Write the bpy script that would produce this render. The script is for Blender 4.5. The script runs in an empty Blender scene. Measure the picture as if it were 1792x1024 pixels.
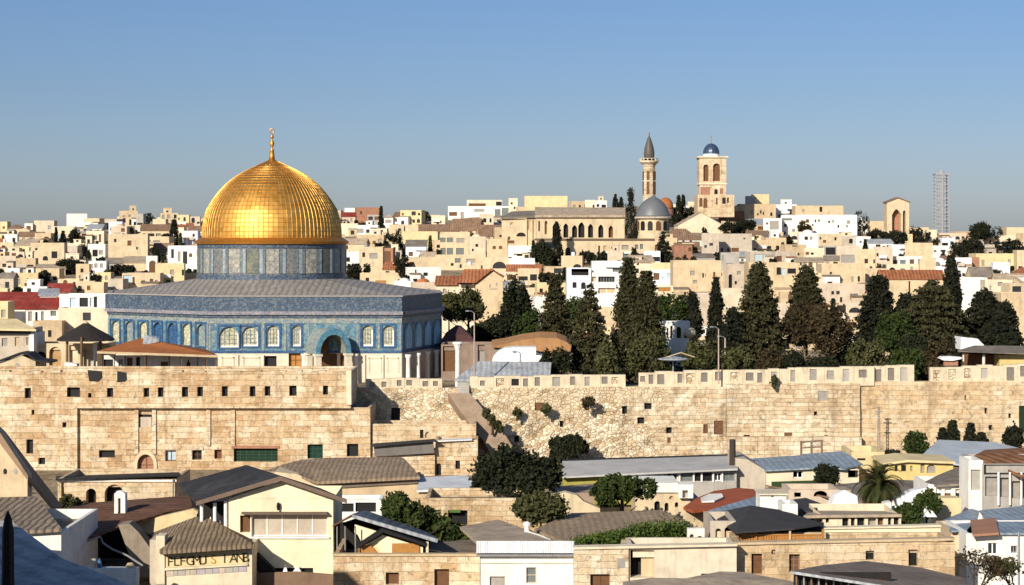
import bpy, bmesh, math, random
from mathutils import Vector, noise as mnoise
random.seed(7)
C = bpy.context.scene.collection
SC = bpy.context.scene
# ------------------------------------------------------------------ camera, sky, sun, exposure
F = 3400.0; HOR = 420.0; CX = 896.0; EYE = 30.0
cam = bpy.data.objects.new('camera', bpy.data.cameras.new('camera')); C.objects.link(cam)
cam.location = (0, 0, EYE); cam.rotation_euler = (math.radians(90), 0, 0)
cam.data.sensor_fit = 'HORIZONTAL'; cam.data.sensor_width = 36.0
cam.data.lens = 36.0*F/1792.0
cam.data.shift_y = (HOR-512.0)/1792.0
cam.data.clip_start = 1.0; cam.data.clip_end = 20000
SC.camera = cam
SUN_AZ = 27.0; SUN_EL = 24.0       # degrees left behind the camera, elevation
w = bpy.data.worlds.new("World"); SC.world = w; w.use_nodes = True
nt = w.node_tree; nt.nodes.clear()
sky = nt.nodes.new('ShaderNodeTexSky'); sky.sky_type = 'NISHITA'; sky.sun_disc = False
sky.sun_elevation = math.radians(SUN_EL); sky.sun_rotation = math.radians(180+SUN_AZ)
sky.altitude = 700; sky.air_density = 1.0; sky.dust_density = 1.2; sky.ozone_density = 2.0
geo = nt.nodes.new('ShaderNodeTexCoord'); sep = nt.nodes.new('ShaderNodeSeparateXYZ')
nt.links.new(geo.outputs['Generated'], sep.inputs[0])
rmp = nt.nodes.new('ShaderNodeValToRGB')
nt.links.new(sep.outputs['Z'], rmp.inputs[0])
SKYR = [(0.0,(0.66,0.70,0.93)),(0.03,(0.60,0.66,0.90)),(0.075,(0.54,0.62,0.84)),(0.125,(0.52,0.63,0.85)),(0.35,(0.55,0.75,1.0)),(1.0,(0.8,0.9,1.0))]
rmp.color_ramp.elements[0].position = SKYR[0][0]; rmp.color_ramp.elements[0].color = (*SKYR[0][1],1)
rmp.color_ramp.elements[1].position = 1.0; rmp.color_ramp.elements[1].color = (*SKYR[-1][1],1)
for p_, c_ in SKYR[1:-1]:
    e = rmp.color_ramp.elements.new(p_); e.color = (*c_,1)
mul = nt.nodes.new('ShaderNodeMix'); mul.data_type = 'RGBA'; mul.blend_type = 'MULTIPLY'; mul.inputs[0].default_value = 1.0
nt.links.new(sky.outputs[0], mul.inputs[6]); nt.links.new(rmp.outputs[0], mul.inputs[7])
bg = nt.nodes.new('ShaderNodeBackground'); bg.inputs[1].default_value = 0.088
out = nt.nodes.new('ShaderNodeOutputWorld')
nt.links.new(mul.outputs[2], bg.inputs[0]); nt.links.new(bg.outputs[0], out.inputs[0])
sl = bpy.data.lights.new('sun', 'SUN'); sl.energy = 5.0; sl.angle = math.radians(0.5); sl.color = (1.0, 0.92, 0.79)
so = bpy.data.objects.new('sun', sl); C.objects.link(so); so.location = (-60, -60, 120)
a_, e_ = math.radians(SUN_AZ), math.radians(SUN_EL)
so.rotation_euler = Vector((math.sin(a_)*math.cos(e_), math.cos(a_)*math.cos(e_), -math.sin(e_))).to_track_quat('-Z', 'Y').to_euler()
SC.view_settings.view_transform = 'Standard'; SC.view_settings.look = 'None'
SC.view_settings.exposure = 0.22; SC.view_settings.gamma = 1.0; SC.view_settings.use_curve_mapping = False

# ------------------------------------------------------------------ points
def P(px, py, D): return Vector(((px-CX)/F*D, D, EYE-(py-HOR)/F*D))
def PXx(px, D): return (px-CX)/F*D
def PZ(py, D): return EYE-(py-HOR)/F*D
def toPix(v): return (CX+F*v[0]/v[1], HOR+F*(EYE-v[2])/v[1])
def lerp(a, b, t): return a+(b-a)*t
def interp(x, tab):
    if x <= tab[0][0]: return tab[0][1]
    for (x0, y0), (x1, y1) in zip(tab, tab[1:]):
        if x <= x1: return lerp(y0, y1, (x-x0)/(x1-x0))
    return tab[-1][1]
SKYL = [(-600,402),(0,400),(130,396),(350,386),(600,380),(780,381),(900,370),(1060,362),(1230,362),(1400,376),(1500,396),(1640,412),(1792,420),(2400,430)]
D0, D1 = 335.0, 1000.0
HP = 1.75
def hill_y(px, D):
    ys = interp(px, SKYL)
    t = min(1.0, max(0.0, (D-D0)/(D1-D0)))
    return ys+(642.0-ys)*(1-t)**HP
def hill_D(px, py):
    ys = interp(px, SKYL)
    h = min(1.0, max(0.0, (py-ys)/(642.0-ys)))
    return D0+(1-h**(1/HP))*(D1-D0)
def ground(x, D):
    if D < 190: return 0.0
    if D < 251.5: return 2.0*(D-190)/61.5
    if D < 325: return 9.6
    px = CX+F*x/D
    if D <= D1:
        z = PZ(hill_y(px, D), D)
        if D < D0+12: z = lerp(9.6, z, (D-325)/22.0) if D < 347 else z
        return z
    z1 = PZ(hill_y(px, D1), D1)
    return z1-(D-D1)*0.07

# ------------------------------------------------------------------ materials
MATS = {}
def nmat(name):
    m = bpy.data.materials.new(name); m.use_nodes = True
    n = m.node_tree.nodes; b = n['Principled BSDF']
    b.inputs['Specular IOR Level'].default_value = 0.25
    return m, m.node_tree, b
def L(t, a, b): t.links.new(a, b)
def nd(t, typ, **k):
    n = t.nodes.new(typ)
    for kk, v in k.items():
        if isinstance(kk, str) and hasattr(n, kk): setattr(n, kk, v)
    return n
def ramp(t, fac, stops, const=False):
    r = t.nodes.new('ShaderNodeValToRGB'); cr = r.color_ramp
    if const: cr.interpolation = 'CONSTANT'
    while len(cr.elements) < len(stops): cr.elements.new(0.5)
    for e, (p, c) in zip(cr.elements, stops):
        e.position = p; e.color = (*c, 1) if len(c) == 3 else c
    L(t, fac, r.inputs[0]); return r.outputs[0]
def mixc(t, fac, a, b, mode='MIX'):
    m = t.nodes.new('ShaderNodeMix'); m.data_type = 'RGBA'; m.blend_type = mode
    for s, v in ((0, fac), (6, a), (7, b)):
        if hasattr(v, 'is_linked') or hasattr(v, 'links'): L(t, v, m.inputs[s])
        else: m.inputs[s].default_value = v if s == 0 else (*v, 1)
    return m.outputs[2]
def noise(t, vec, scale, detail=5, rough=0.6):
    n = t.nodes.new('ShaderNodeTexNoise'); n.inputs['Scale'].default_value = scale
    n.inputs['Detail'].default_value = detail; n.inputs['Roughness'].default_value = rough
    L(t, vec, n.inputs['Vector']); return n.outputs['Fac']
def pos(t, sx=1, sy=1, sz=1):
    g = t.nodes.new('ShaderNodeNewGeometry')
    if (sx, sy, sz) == (1, 1, 1): return g.outputs['Position']
    m = t.nodes.new('ShaderNodeMapping'); m.inputs['Scale'].default_value = (sx, sy, sz)
    L(t, g.outputs['Position'], m.inputs[0]); return m.outputs[0]
def wallvec(t):          # (x + 0.8 y, z, 0): courses that run level round a building
    g = t.nodes.new('ShaderNodeNewGeometry'); s = t.nodes.new('ShaderNodeSeparateXYZ'); L(t, g.outputs['Position'], s.inputs[0])
    a = t.nodes.new('ShaderNodeMath'); a.operation = 'MULTIPLY_ADD'; a.inputs[1].default_value = 0.83
    L(t, s.outputs['Y'], a.inputs[0]); L(t, s.outputs['X'], a.inputs[2])
    c = t.nodes.new('ShaderNodeCombineXYZ'); L(t, a.outputs[0], c.inputs[0]); L(t, s.outputs['Z'], c.inputs[1])
    return c.outputs[0]
def bump(t, b, h, strength=0.5, dist=0.05):
    bn = t.nodes.new('ShaderNodeBump'); bn.inputs['Strength'].default_value = strength; bn.inputs['Distance'].default_value = dist
    L(t, h, bn.inputs['Height']); L(t, bn.outputs[0], b.inputs['Normal'])
def sc(c, k): return tuple(min(1.0, x*k) for x in c)
def plaster(name, col, stain=0.45, scale=0.5, rough=0.9, stain_col=None):
    if name in MATS: return MATS[name]
    m, t, b = nmat(name); p = pos(t)
    f = noise(t, p, scale, 6, 0.65)
    c = ramp(t, f, [(0.30, sc(col, 0.78)), (0.52, col), (0.75, sc(col, 1.12))])
    f2 = noise(t, pos(t, 1.3, 1.3, 0.16), 1.1, 5, 0.7)
    st = ramp(t, f2, [(0.52, (0, 0, 0)), (0.75, (stain, stain, stain))])
    c = mixc(t, st, c, stain_col or sc(col, 0.42))
    f3 = noise(t, p, scale*3.2, 8, 0.78)
    c = mixc(t, ramp(t, f3, [(0.55, (0, 0, 0)), (0.70, (0.5, 0.5, 0.5))]), c, sc(col, 0.55))
    L(t, c, b.inputs['Base Color']); b.inputs['Roughness'].default_value = rough
    bump(t, b, noise(t, p, 6, 4), 0.4, 0.04)
    MATS[name] = m; return m
def stone(name, ca, cb, cc, bw=1.5, bh=0.7, mortar=(0.16, 0.10, 0.055), msize=0.018, patch=0.6, warp=0.45, into=None):
    if name in MATS: return MATS[name]
    m, t, b = into or nmat(name); v = wallvec(t)
    # warp the courses a little so that no two joints line up
    nv = t.nodes.new('ShaderNodeTexNoise'); nv.inputs['Scale'].default_value = 0.35; nv.inputs['Detail'].default_value = 3; L(t, v, nv.inputs['Vector'])
    vm = t.nodes.new('ShaderNodeVectorMath'); vm.operation = 'MULTIPLY_ADD'; L(t, nv.outputs['Color'], vm.inputs[0])
    vm.inputs[1].default_value = (warp*2, warp, 0); L(t, v, vm.inputs[2])
    def brick(w_, h_, off, c1, c2, ms):
        k = t.nodes.new('ShaderNodeTexBrick'); k.offset = off; k.squash = 1.3; k.squash_frequency = 3
        k.inputs['Scale'].default_value = 1.0; k.inputs['Brick Width'].default_value = w_; k.inputs['Row Height'].default_value = h_
        k.inputs['Mortar Size'].default_value = ms; k.inputs['Mortar Smooth'].default_value = 0.35
        k.inputs['Color1'].default_value = (*c1, 1); k.inputs['Color2'].default_value = (*c2, 1); k.inputs['Mortar'].default_value = (*mortar, 1)
        L(t, vm.outputs[0], k.inputs['Vector']); return k
    k1 = brick(bw, bh, 0.37, ca, cb, msize)
    k2 = brick(bw, bh, 0.37, (0, 0, 0), (1, 1, 1), 0.0)
    k3 = brick(bw*1.9, bh*2, 0.61, (0, 0, 0), (1, 1, 1), 0.0)
    rv = mixc(t, 0.38, k2.outputs['Color'], k3.outputs['Color'])
    nz = noise(t, v, 0.13, 6, 0.62)
    rv = mixc(t, 0.45, rv, ramp(t, nz, [(0.34, (0, 0, 0)), (0.66, (1, 1, 1))]))
    c = ramp(t, rv, [(0.05, sc(ca, 0.52)), (0.26, ca), (0.48, cb), (0.72, cc), (0.95, sc(cc, 1.16))])
    f4 = noise(t, v, 0.6, 7, 0.72)
    c = mixc(t, ramp(t, f4, [(0.50, (0, 0, 0)), (0.68, (0.65, 0.65, 0.65))]), c, sc(ca, 0.72))
    f6 = noise(t, v, 0.9, 6, 0.7)
    c = mixc(t, ramp(t, f6, [(0.54, (0, 0, 0)), (0.66, (patch, patch, patch))]), c, sc(cc, 1.15))
    f5 = noise(t, pos(t), 1.5, 7, 0.8)
    c = mixc(t, ramp(t, f5, [(0.52, (0, 0, 0)), (0.64, (0.8, 0.8, 0.8))]), c, sc(ca, 0.36))
    f7 = noise(t, pos(t, 0.8, 0.8, 0.10), 0.8, 6, 0.7)
    c = mixc(t, ramp(t, f7, [(0.52, (0, 0, 0)), (0.68, (0.6, 0.6, 0.6))]), c, sc(ca, 0.5))
    mk = mixc(t, 1.0, k1.outputs['Fac'], ramp(t, noise(t, v, 0.7, 4, 0.7), [(0.42, (0.05, 0.05, 0.05)), (0.66, (0.6, 0.6, 0.6))]), 'MULTIPLY')
    c = mixc(t, mk, c, mortar)
    hm = t.nodes.new('ShaderNodeMath'); hm.operation = 'MULTIPLY_ADD'; hm.inputs[1].default_value = -1.0
    L(t, k1.outputs['Fac'], hm.inputs[0]); L(t, noise(t, pos(t), 1.6, 6, 0.7), hm.inputs[2])
    if into: return c, hm.outputs[0]
    L(t, c, b.inputs['Base Color']); b.inputs['Roughness'].default_value = 0.95
    bump(t, b, hm.outputs[0], 0.8, 0.16)
    MATS[name] = m; return m
def rubble(name, ca, cb, cc, scale=1.0, dark=(0.10, 0.065, 0.035), into=None):
    if name in MATS: return MATS[name]
    m, t, b = into or nmat(name); v = pos(t, 1, 1, 1.35)
    nv = t.nodes.new('ShaderNodeTexNoise'); nv.inputs['Scale'].default_value = 0.5; nv.inputs['Detail'].default_value = 3; L(t, v, nv.inputs['Vector'])
    vm = t.nodes.new('ShaderNodeVectorMath'); vm.operation = 'MULTIPLY_ADD'; L(t, nv.outputs['Color'], vm.inputs[0])
    vm.inputs[1].default_value = (0.8, 0.8, 0.8); L(t, v, vm.inputs[2])
    vo = t.nodes.new('ShaderNodeTexVoronoi'); vo.inputs['Scale'].default_value = scale; L(t, vm.outputs[0], vo.inputs['Vector'])
    ve = t.nodes.new('ShaderNodeTexVoronoi'); ve.feature = 'DISTANCE_TO_EDGE'; ve.inputs['Scale'].default_value = scale; L(t, vm.outputs[0], ve.inputs['Vector'])
    sp = t.nodes.new('ShaderNodeSeparateColor'); L(t, vo.outputs['Color'], sp.inputs[0])
    c = ramp(t, sp.outputs[0], [(0.0, ca), (0.35, cb), (0.7, cc), (1.0, sc(cc, 1.12))])
    big = noise(t, v, 0.12, 5, 0.6)
    c = mixc(t, ramp(t, big, [(0.45, (0, 0, 0)), (0.62, (0.75, 0.75, 0.75))]), c, cb)
    big2 = noise(t, v, 0.28, 6, 0.7)
    c = mixc(t, ramp(t, big2, [(0.55, (0, 0, 0)), (0.72, (0.8, 0.8, 0.8))]), c, sc(ca, 0.5))
    mo = ramp(t, ve.outputs['Distance'], [(0.0, (0.75, 0.75, 0.75)), (0.06, (0, 0, 0))])
    brk = ramp(t, noise(t, v, 0.45, 4), [(0.44, (0.0, 0.0, 0.0)), (0.66, (1, 1, 1))])
    c = mixc(t, mixc(t, 1.0, mo, brk, 'MULTIPLY'), c, dark)
    h = mixc(t, 0.35, ramp(t, ve.outputs['Distance'], [(0, (0, 0, 0)), (0.16, (1, 1, 1))]), noise(t, pos(t), 2.2, 6, 0.75))
    if into: return c, h
    L(t, c, b.inputs['Base Color']); b.inputs['Roughness'].default_value = 0.95
    bump(t, b, h, 0.9, 0.22)
    MATS[name] = m; return m
def roofing(name, col, stripe=0.0, sscale=2.0, direction='X', rough=0.85, var=0.45, metal=0.0):
    if name in MATS: return MATS[name]
    m, t, b = nmat(name); p = pos(t)
    f = noise(t, p, 0.7, 6, 0.7)
    c = ramp(t, f, [(0.28, sc(col, 1-var)), (0.5, col), (0.74, sc(col, 1+var*0.6))])
    fp = noise(t, p, 0.28, 7, 0.72)
    c = mixc(t, ramp(t, fp, [(0.52, (0, 0, 0)), (0.64, (0.6, 0.6, 0.6))]), c, tuple(min(1, x*1.35+0.035) for x in col))
    fq = noise(t, p, 1.3, 7, 0.75)
    c = mixc(t, ramp(t, fq, [(0.54, (0, 0, 0)), (0.66, (0.6, 0.6, 0.6))]), c, sc(col, 0.42))
    f3 = noise(t, p, 5.0, 4, 0.7)
    c = mixc(t, ramp(t, f3, [(0.5, (0, 0, 0)), (0.75, (0.45, 0.45, 0.45))]), c, sc(col, 0.45))
    h = noise(t, p, 4, 4)
    if stripe > 0:
        wv = t.nodes.new('ShaderNodeTexWave'); wv.bands_direction = direction; wv.inputs['Scale'].default_value = sscale
        wv.inputs['Distortion'].default_value = 2.6; wv.inputs['Detail'].default_value = 2; L(t, p, wv.inputs['Vector'])
        c = mixc(t, ramp(t, wv.outputs['Fac'], [(0.1, (stripe, stripe, stripe)), (0.5, (0, 0, 0))]), c, sc(col, 0.30))
        h = mixc(t, 0.7, h, wv.outputs['Fac'])
    L(t, c, b.inputs['Base Color']); b.inputs['Roughness'].default_value = rough; b.inputs['Metallic'].default_value = metal
    bump(t, b, h, 0.6, 0.06)
    MATS[name] = m; return m
def plain(name, col, rough=0.6, metal=0.0, spec=0.25):
    if name in MATS: return MATS[name]
    m, t, b = nmat(name); p = pos(t)
    f = noise(t, p, 2.0, 4, 0.6)
    L(t, ramp(t, f, [(0.3, sc(col, 0.82)), (0.7, sc(col, 1.12))]), b.inputs['Base Color'])
    b.inputs['Roughness'].default_value = rough; b.inputs['Metallic'].default_value = metal; b.inputs['Specular IOR Level'].default_value = spec
    MATS[name] = m; return m
def foliage(name, c1, c2, c3):
    if name in MATS: return MATS[name]
    m, t, b = nmat(name)
    f = noise(t, pos(t), 0.6, 4, 0.7)
    c = ramp(t, f, [(0.3, c1), (0.52, c2), (0.72, c3)])
    oi = t.nodes.new('ShaderNodeObjectInfo')
    c = mixc(t, ramp(t, oi.outputs['Random'], [(0, (0, 0, 0)), (1, (0.35, 0.35, 0.35))]), c, sc(c1, 0.8))
    L(t, c, b.inputs['Base Color']); b.inputs['Roughness'].default_value = 0.75; b.inputs['Specular IOR Level'].default_value = 0.15
    MATS[name] = m; return m
def mosaic(name, cols, scale=1.2, grout=(0.10, 0.12, 0.16), noise_scale=0.9, lin=False):
    if name in MATS: return MATS[name]
    m, t, b = nmat(name); v = pos(t)
    vo = t.nodes.new('ShaderNodeTexVoronoi'); vo.inputs['Scale'].default_value = scale*2.2; L(t, v, vo.inputs['Vector'])
    sp = t.nodes.new('ShaderNodeSeparateColor'); L(t, vo.outputs['Color'], sp.inputs[0])
    n = len(cols)
    c1 = ramp(t, sp.outputs[0], [(i/n, c) for i, c in enumerate(cols)], True)
    c2 = ramp(t, noise(t, v, noise_scale, 5, 0.75), [(0.28+0.44*i/max(1, n-1), c) for i, c in enumerate(cols)])
    c = mixc(t, 0.55, c1, c2)
    ve = t.nodes.new('ShaderNodeTexVoronoi'); ve.feature = 'DISTANCE_TO_EDGE'; ve.inputs['Scale'].default_value = scale; L(t, v, ve.inputs['Vector'])
    c = mixc(t, ramp(t, ve.outputs['Distance'], [(0.02, (0.6, 0.6, 0.6)), (0.07, (0, 0, 0))]), c, grout)
    L(t, c, b.inputs['Base Color']); b.inputs['Roughness'].default_value = 0.42
    bump(t, b, noise(t, v, 5, 4), 0.35, 0.03)
    MATS[name] = m; return m

CREAM = plaster('cream_plaster', (0.62, 0.49, 0.315)); CREAM2 = plaster('pale_cream_plaster', (0.70, 0.59, 0.42))
YELLOW = plaster('yellow_plaster', (0.68, 0.54, 0.30), 0.3); TAN = plaster('tan_plaster', (0.53, 0.40, 0.245)); PEACH = plaster('peach_plaster', (0.61, 0.465, 0.29))
WHITE = plaster('white_plaster', (0.80, 0.76, 0.68), 0.3); BLUEWHITE = plaster('cool_white_plaster', (0.74, 0.75, 0.76), 0.3)
GREYP = plaster('grey_plaster', (0.40, 0.365, 0.32)); BEIGEG = plaster('grey_beige_plaster', (0.50, 0.42, 0.325)); PINKB = plaster('rosy_beige_plaster', (0.58, 0.465, 0.345))
BUTTER = plaster('butter_plaster', (0.80, 0.70, 0.47), 0.15, 0.35); GOLDY = plaster('golden_plaster', (0.66, 0.50, 0.20), 0.25)
BRICKR = plaster('red_brown_plaster', (0.36, 0.18, 0.11))
DARK = plain('dark_opening', (0.012, 0.011, 0.011), 0.5); GLASSD = plain('dark_glass', (0.03, 0.035, 0.04), 0.12, 0, 0.5)
GLASSG = plain('grey_glass', (0.16, 0.18, 0.17), 0.15, 0, 0.5); GLASSB = plain('pale_blue_glass', (0.45, 0.56, 0.62), 0.2, 0, 0.5)
BROWND = plain('brown_wood', (0.14, 0.065, 0.028), 0.7); WOODO = plain('orange_wood', (0.40, 0.18, 0.045), 0.6); SHUT = plain('grey_shutter', (0.30, 0.27, 0.235), 0.6)
TERRA = roofing('terracotta_roof', (0.34, 0.125, 0.055), 0.6, 0.42); BROWNR = roofing('brown_roof', (0.24, 0.145, 0.09), 0.5, 0.42)
REDR = roofing('dark_red_roof', (0.20, 0.030, 0.022)); ORANGER = roofing('orange_roof', (0.46, 0.16, 0.06), 0.4, 0.42)
TARR = roofing('tar_roof', (0.20, 0.165, 0.13)); BEIGER = roofing('beige_roof', (0.40, 0.31, 0.215)); SLATE = roofing('charcoal_roof', (0.040, 0.039, 0.040), 0.55, 0.5, 'Y')
GREYR = roofing('grey_metal_roof', (0.36, 0.37, 0.38), 0.3, 0.45, 'X', 0.5); BLUER = roofing('blue_grey_roof', (0.25, 0.31, 0.36), 0.3, 0.45, 'X', 0.45)
TANR = roofing('tan_canvas_roof', (0.33, 0.235, 0.145), 0.2, 0.5, 'X', 0.9, 0.25); THATCH = roofing('thatch_roof', (0.235, 0.170, 0.108), 0.85, 0.75, 'X')
RUSTR = roofing('rust_roof', (0.155, 0.072, 0.037), 0.5, 0.3, 'Y'); RIBGR = roofing('ribbed_grey_roof', (0.26, 0.20, 0.145), 0.9, 0.48, 'X')
BLACK = plain('black_iron', (0.010, 0.010, 0.012), 0.6); METAL = plain('grey_metal', (0.30, 0.30, 0.30), 0.45, 0.4); WHITEM = plain('white_paint', (0.78, 0.77, 0.74), 0.5)
WHITEC = plain('white_canvas', (0.84, 0.83, 0.80), 0.8)
ST_A = stone('ochre_block_stone', (0.49, 0.315, 0.165), (0.585, 0.43, 0.26), (0.69, 0.58, 0.41), 1.6, 0.72)
ST_B = stone('pale_block_stone', (0.52, 0.37, 0.22), (0.61, 0.48, 0.315), (0.70, 0.605, 0.45), 1.1, 0.55)
ST_C = rubble('rubble_stone', (0.40, 0.265, 0.14), (0.58, 0.445, 0.28), (0.70, 0.60, 0.43), 1.9)
PARA = plaster('parapet_stone', (0.64, 0.53, 0.37), 0.8, 1.2)
ST_D = stone('sandy_smooth_stone', (0.56, 0.39, 0.22), (0.61, 0.46, 0.28), (0.66, 0.535, 0.37), 1.3, 0.6, msize=0.008)
def mixed_wall(name):
    k = nmat(name); m, t, b = k
    c1, h1 = rubble(name+'1', (0.40, 0.265, 0.14), (0.58, 0.445, 0.28), (0.70, 0.60, 0.43), 1.9, into=k)
    c2, h2 = stone(name+'2', (0.52, 0.37, 0.22), (0.61, 0.48, 0.315), (0.71, 0.615, 0.45), 1.1, 0.55, into=k)
    s = t.nodes.new('ShaderNodeSeparateXYZ'); L(t, pos(t), s.inputs[0]); a = t.nodes.new('ShaderNodeMath'); a.operation = 'MULTIPLY_ADD'; a.inputs[1].default_value = 60.0
    L(t, noise(t, pos(t), 0.11, 6, 0.65), a.inputs[0]); L(t, s.outputs['X'], a.inputs[2])
    r = t.nodes.new('ShaderNodeMapRange'); r.inputs[1].default_value = 46.0; r.inputs[2].default_value = 52.0; L(t, a.outputs[0], r.inputs[0])
    L(t, mixc(t, r.outputs[0], c1, c2), b.inputs['Base Color']); b.inputs['Roughness'].default_value = 0.95; bump(t, b, mixc(t, r.outputs[0], h1, h2), 0.85, 0.2)
    MATS[name] = m; return m
ST_M = mixed_wall('mixed_rampart_stone')
ST_F = stone('house_block_stone', (0.52, 0.35, 0.185), (0.60, 0.44, 0.265), (0.69, 0.57, 0.40), 1.0, 0.5)
F_CON = foliage('conifer_needles', (0.024, 0.024, 0.010), (0.050, 0.046, 0.019), (0.082, 0.073, 0.033))
F_CYP = foliage('cypress_leaves', (0.010, 0.013, 0.008), (0.020, 0.021, 0.011), (0.036, 0.034, 0.017))
F_GRN = foliage('green_leaves', (0.020, 0.032, 0.008), (0.042, 0.060, 0.013), (0.075, 0.092, 0.024))
F_OLV = foliage('olive_leaves', (0.035, 0.040, 0.014), (0.072, 0.072, 0.026), (0.115, 0.105, 0.045))
F_DRK = foliage('dark_leaves', (0.010, 0.014, 0.007), (0.020, 0.024, 0.010), (0.038, 0.038, 0.017))
F_BRN = foliage('brown_leaves', (0.030, 0.021, 0.010), (0.055, 0.040, 0.018), (0.085, 0.062, 0.030))
BARK = plain('bark', (0.16, 0.115, 0.075), 0.9); BARKD = plain('dark_bark', (0.05, 0.035, 0.022), 0.9)
# ------------------------------------------------------------------ mesh builder
LOC = {}
class MB:
    def __init__(s): s.v = []; s.f = []
    def quad(s, a, b, c, d):
        n = len(s.v); s.v += [tuple(a), tuple(b), tuple(c), tuple(d)]; s.f.append((n, n+1, n+2, n+3)); return s
    def poly(s, pts):
        n = len(s.v); s.v += [tuple(p) for p in pts]; s.f.append(tuple(range(n, n+len(pts)))); return s
    def prism(s, pts, vec):
        pts = [Vector(p) for p in pts]; vec = Vector(vec); n = len(s.v); k = len(pts)
        s.v += [tuple(p) for p in pts]+[tuple(p+vec) for p in pts]
        s.f.append(tuple(range(n, n+k))); s.f.append(tuple(range(n+2*k-1, n+k-1, -1)))
        for i in range(k):
            j = (i+1) % k; s.f.append((n+i, n+k+i, n+k+j, n+j))
        return s
    def box(s, x0, x1, y0, y1, z0, z1):
        return s.prism([(x0, y0, z0), (x1, y0, z0), (x1, y1, z0), (x0, y1, z0)], (0, 0, z1-z0))
    def tube(s, pts, r, n=8, cap=True):
        pts = [Vector(p) for p in pts]; rs = r if isinstance(r, (list, tuple)) else [r]*len(pts); b = len(s.v)
        for i, p in enumerate(pts):
            d = (pts[min(i+1, len(pts)-1)]-pts[max(i-1, 0)]).normalized()
            u = d.cross(Vector((0, 1, 0)) if abs(d.y) < 0.9 else Vector((1, 0, 0))).normalized(); q = d.cross(u)
            for k in range(n):
                a = 2*math.pi*k/n; s.v.append(tuple(p+(u*math.cos(a)+q*math.sin(a))*rs[i]))
        for i in range(len(pts)-1):
            for k in range(n):
                k2 = (k+1) % n; s.f.append((b+i*n+k, b+i*n+k2, b+(i+1)*n+k2, b+(i+1)*n+k))
        if cap:
            s.f.append(tuple(b+k for k in range(n))); e = b+(len(pts)-1)*n; s.f.append(tuple(e+n-1-k for k in range(n)))
        return s
    def lathe(s, prof, n=24, c=(0, 0, 0), a0=0.0):
        b = len(s.v); m = len(prof)
        for (r, z) in prof:
            for k in range(n):
                a = a0+2*math.pi*k/n; s.v.append((c[0]+r*math.cos(a), c[1]+r*math.sin(a), c[2]+z))
        for i in range(m-1):
            for k in range(n):
                k2 = (k+1) % n; s.f.append((b+i*n+k, b+i*n+k2, b+(i+1)*n+k2, b+(i+1)*n+k))
        s.f.append(tuple(b+n-1-k for k in range(n))); e = b+(m-1)*n; s.f.append(tuple(e+k for k in range(n)))
        return s
    def ball(s, c, r, n=10, sx=1, sz=1):
        return s.lathe([(max(0.001, r*sx*math.sin(math.pi*i/n)), -r*sz*math.cos(math.pi*i/n)) for i in range(n+1)], n+2, c)
    def facade(s, O, u, W, H, holes, depth, nrm, top=None):
        """wall face with real openings. holes: (s0,s1,t0,t1,arch); arch 0 flat, 1 round, 2 pointed"""
        O = Vector(O); u = Vector(u); nv = Vector(nrm)
        def pt(a, b, d=0): return O+u*a+Vector((0, 0, b))-nv*d
        holes = [(max(0.02, h[0]), min(W-0.02, h[1]), max(0.0, h[2]), min(H-0.02, h[3]), h[4]) for h in holes]
        holes = [h for h in holes if h[1]-h[0] > 0.05 and h[3]-h[2] > 0.05]
        ss = sorted({0.0, W}|{h[0] for h in holes}|{h[1] for h in holes}); ts = sorted({0.0, H}|{h[2] for h in holes}|{h[3] for h in holes})
        for i in range(len(ss)-1):
            for j in range(len(ts)-1):
                cx, cy = (ss[i]+ss[i+1])/2, (ts[j]+ts[j+1])/2
                if any(h[0] < cx < h[1] and h[2] < cy < h[3] for h in holes): continue
                s.quad(pt(ss[i], ts[j]), pt(ss[i+1], ts[j]), pt(ss[i+1], ts[j+1]), pt(ss[i], ts[j+1]))
        for (a, b, c, d, ar) in holes:
            if ar:
                ah = min((b-a)/2*(1.25 if ar == 2 else 1.0), (d-c)*0.8); n = 10; arc = []
                for k in range(n+1):
                    q = math.pi*(1-k/n); x = (a+b)/2+(b-a)/2*math.cos(q); y = math.sin(q)
                    if ar == 2: y = y**0.8 if abs(math.cos(q)) > 1e-6 else 1; y = 1-abs(math.cos(q))**1.6
                    arc.append((x, d-ah+ah*y))
                mid = n//2
                s.poly([pt(a, d)]+[pt(*p) for p in reversed(arc[:mid+1])]) if arc[mid][1] >= d-1e-6 else s.poly([pt(a, d), pt((a+b)/2, d)]+[pt(*p) for p in reversed(arc[:mid+1])])
                s.poly([pt(b, d)]+[pt(*p) for p in reversed(arc[mid:])][::1]) if arc[mid][1] >= d-1e-6 else s.poly([pt((a+b)/2, d), pt(b, d)]+[pt(*p) for p in reversed(arc[mid:])])
                line = [(a, c)]+arc+[(b, c)]
            else: line = [(a, c), (a, d), (b, d), (b, c)]
            for p, q in zip(line, line[1:]+line[:1]):
                s.quad(pt(*p), pt(*q), pt(q[0], q[1], depth), pt(p[0], p[1], depth))
        return s
    def build(s, name, mat, parent=None, smooth=False, world=True, recalc=True):
        me = bpy.data.meshes.new(name); o = bpy.data.objects.new(name, me)
        if parent is None:
            xs = [p[0] for p in s.v]; ys = [p[1] for p in s.v]; zs = [p[2] for p in s.v]
            off = Vector(((min(xs)+max(xs))/2, (min(ys)+max(ys))/2, min(zs))) if world else Vector((0, 0, 0))
            o.location = off
        else:
            off = LOC.get(parent.name, Vector((0, 0, 0))) if world else Vector((0, 0, 0)); o.parent = parent
        LOC[o.name] = off
        me.from_pydata([(p[0]-off[0], p[1]-off[1], p[2]-off[2]) for p in s.v], [], s.f)
        if recalc and len(s.f) < 30000:
            bm = bmesh.new(); bm.from_mesh(me); bmesh.ops.recalc_face_normals(bm, faces=bm.faces); bm.to_mesh(me); bm.free()
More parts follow.
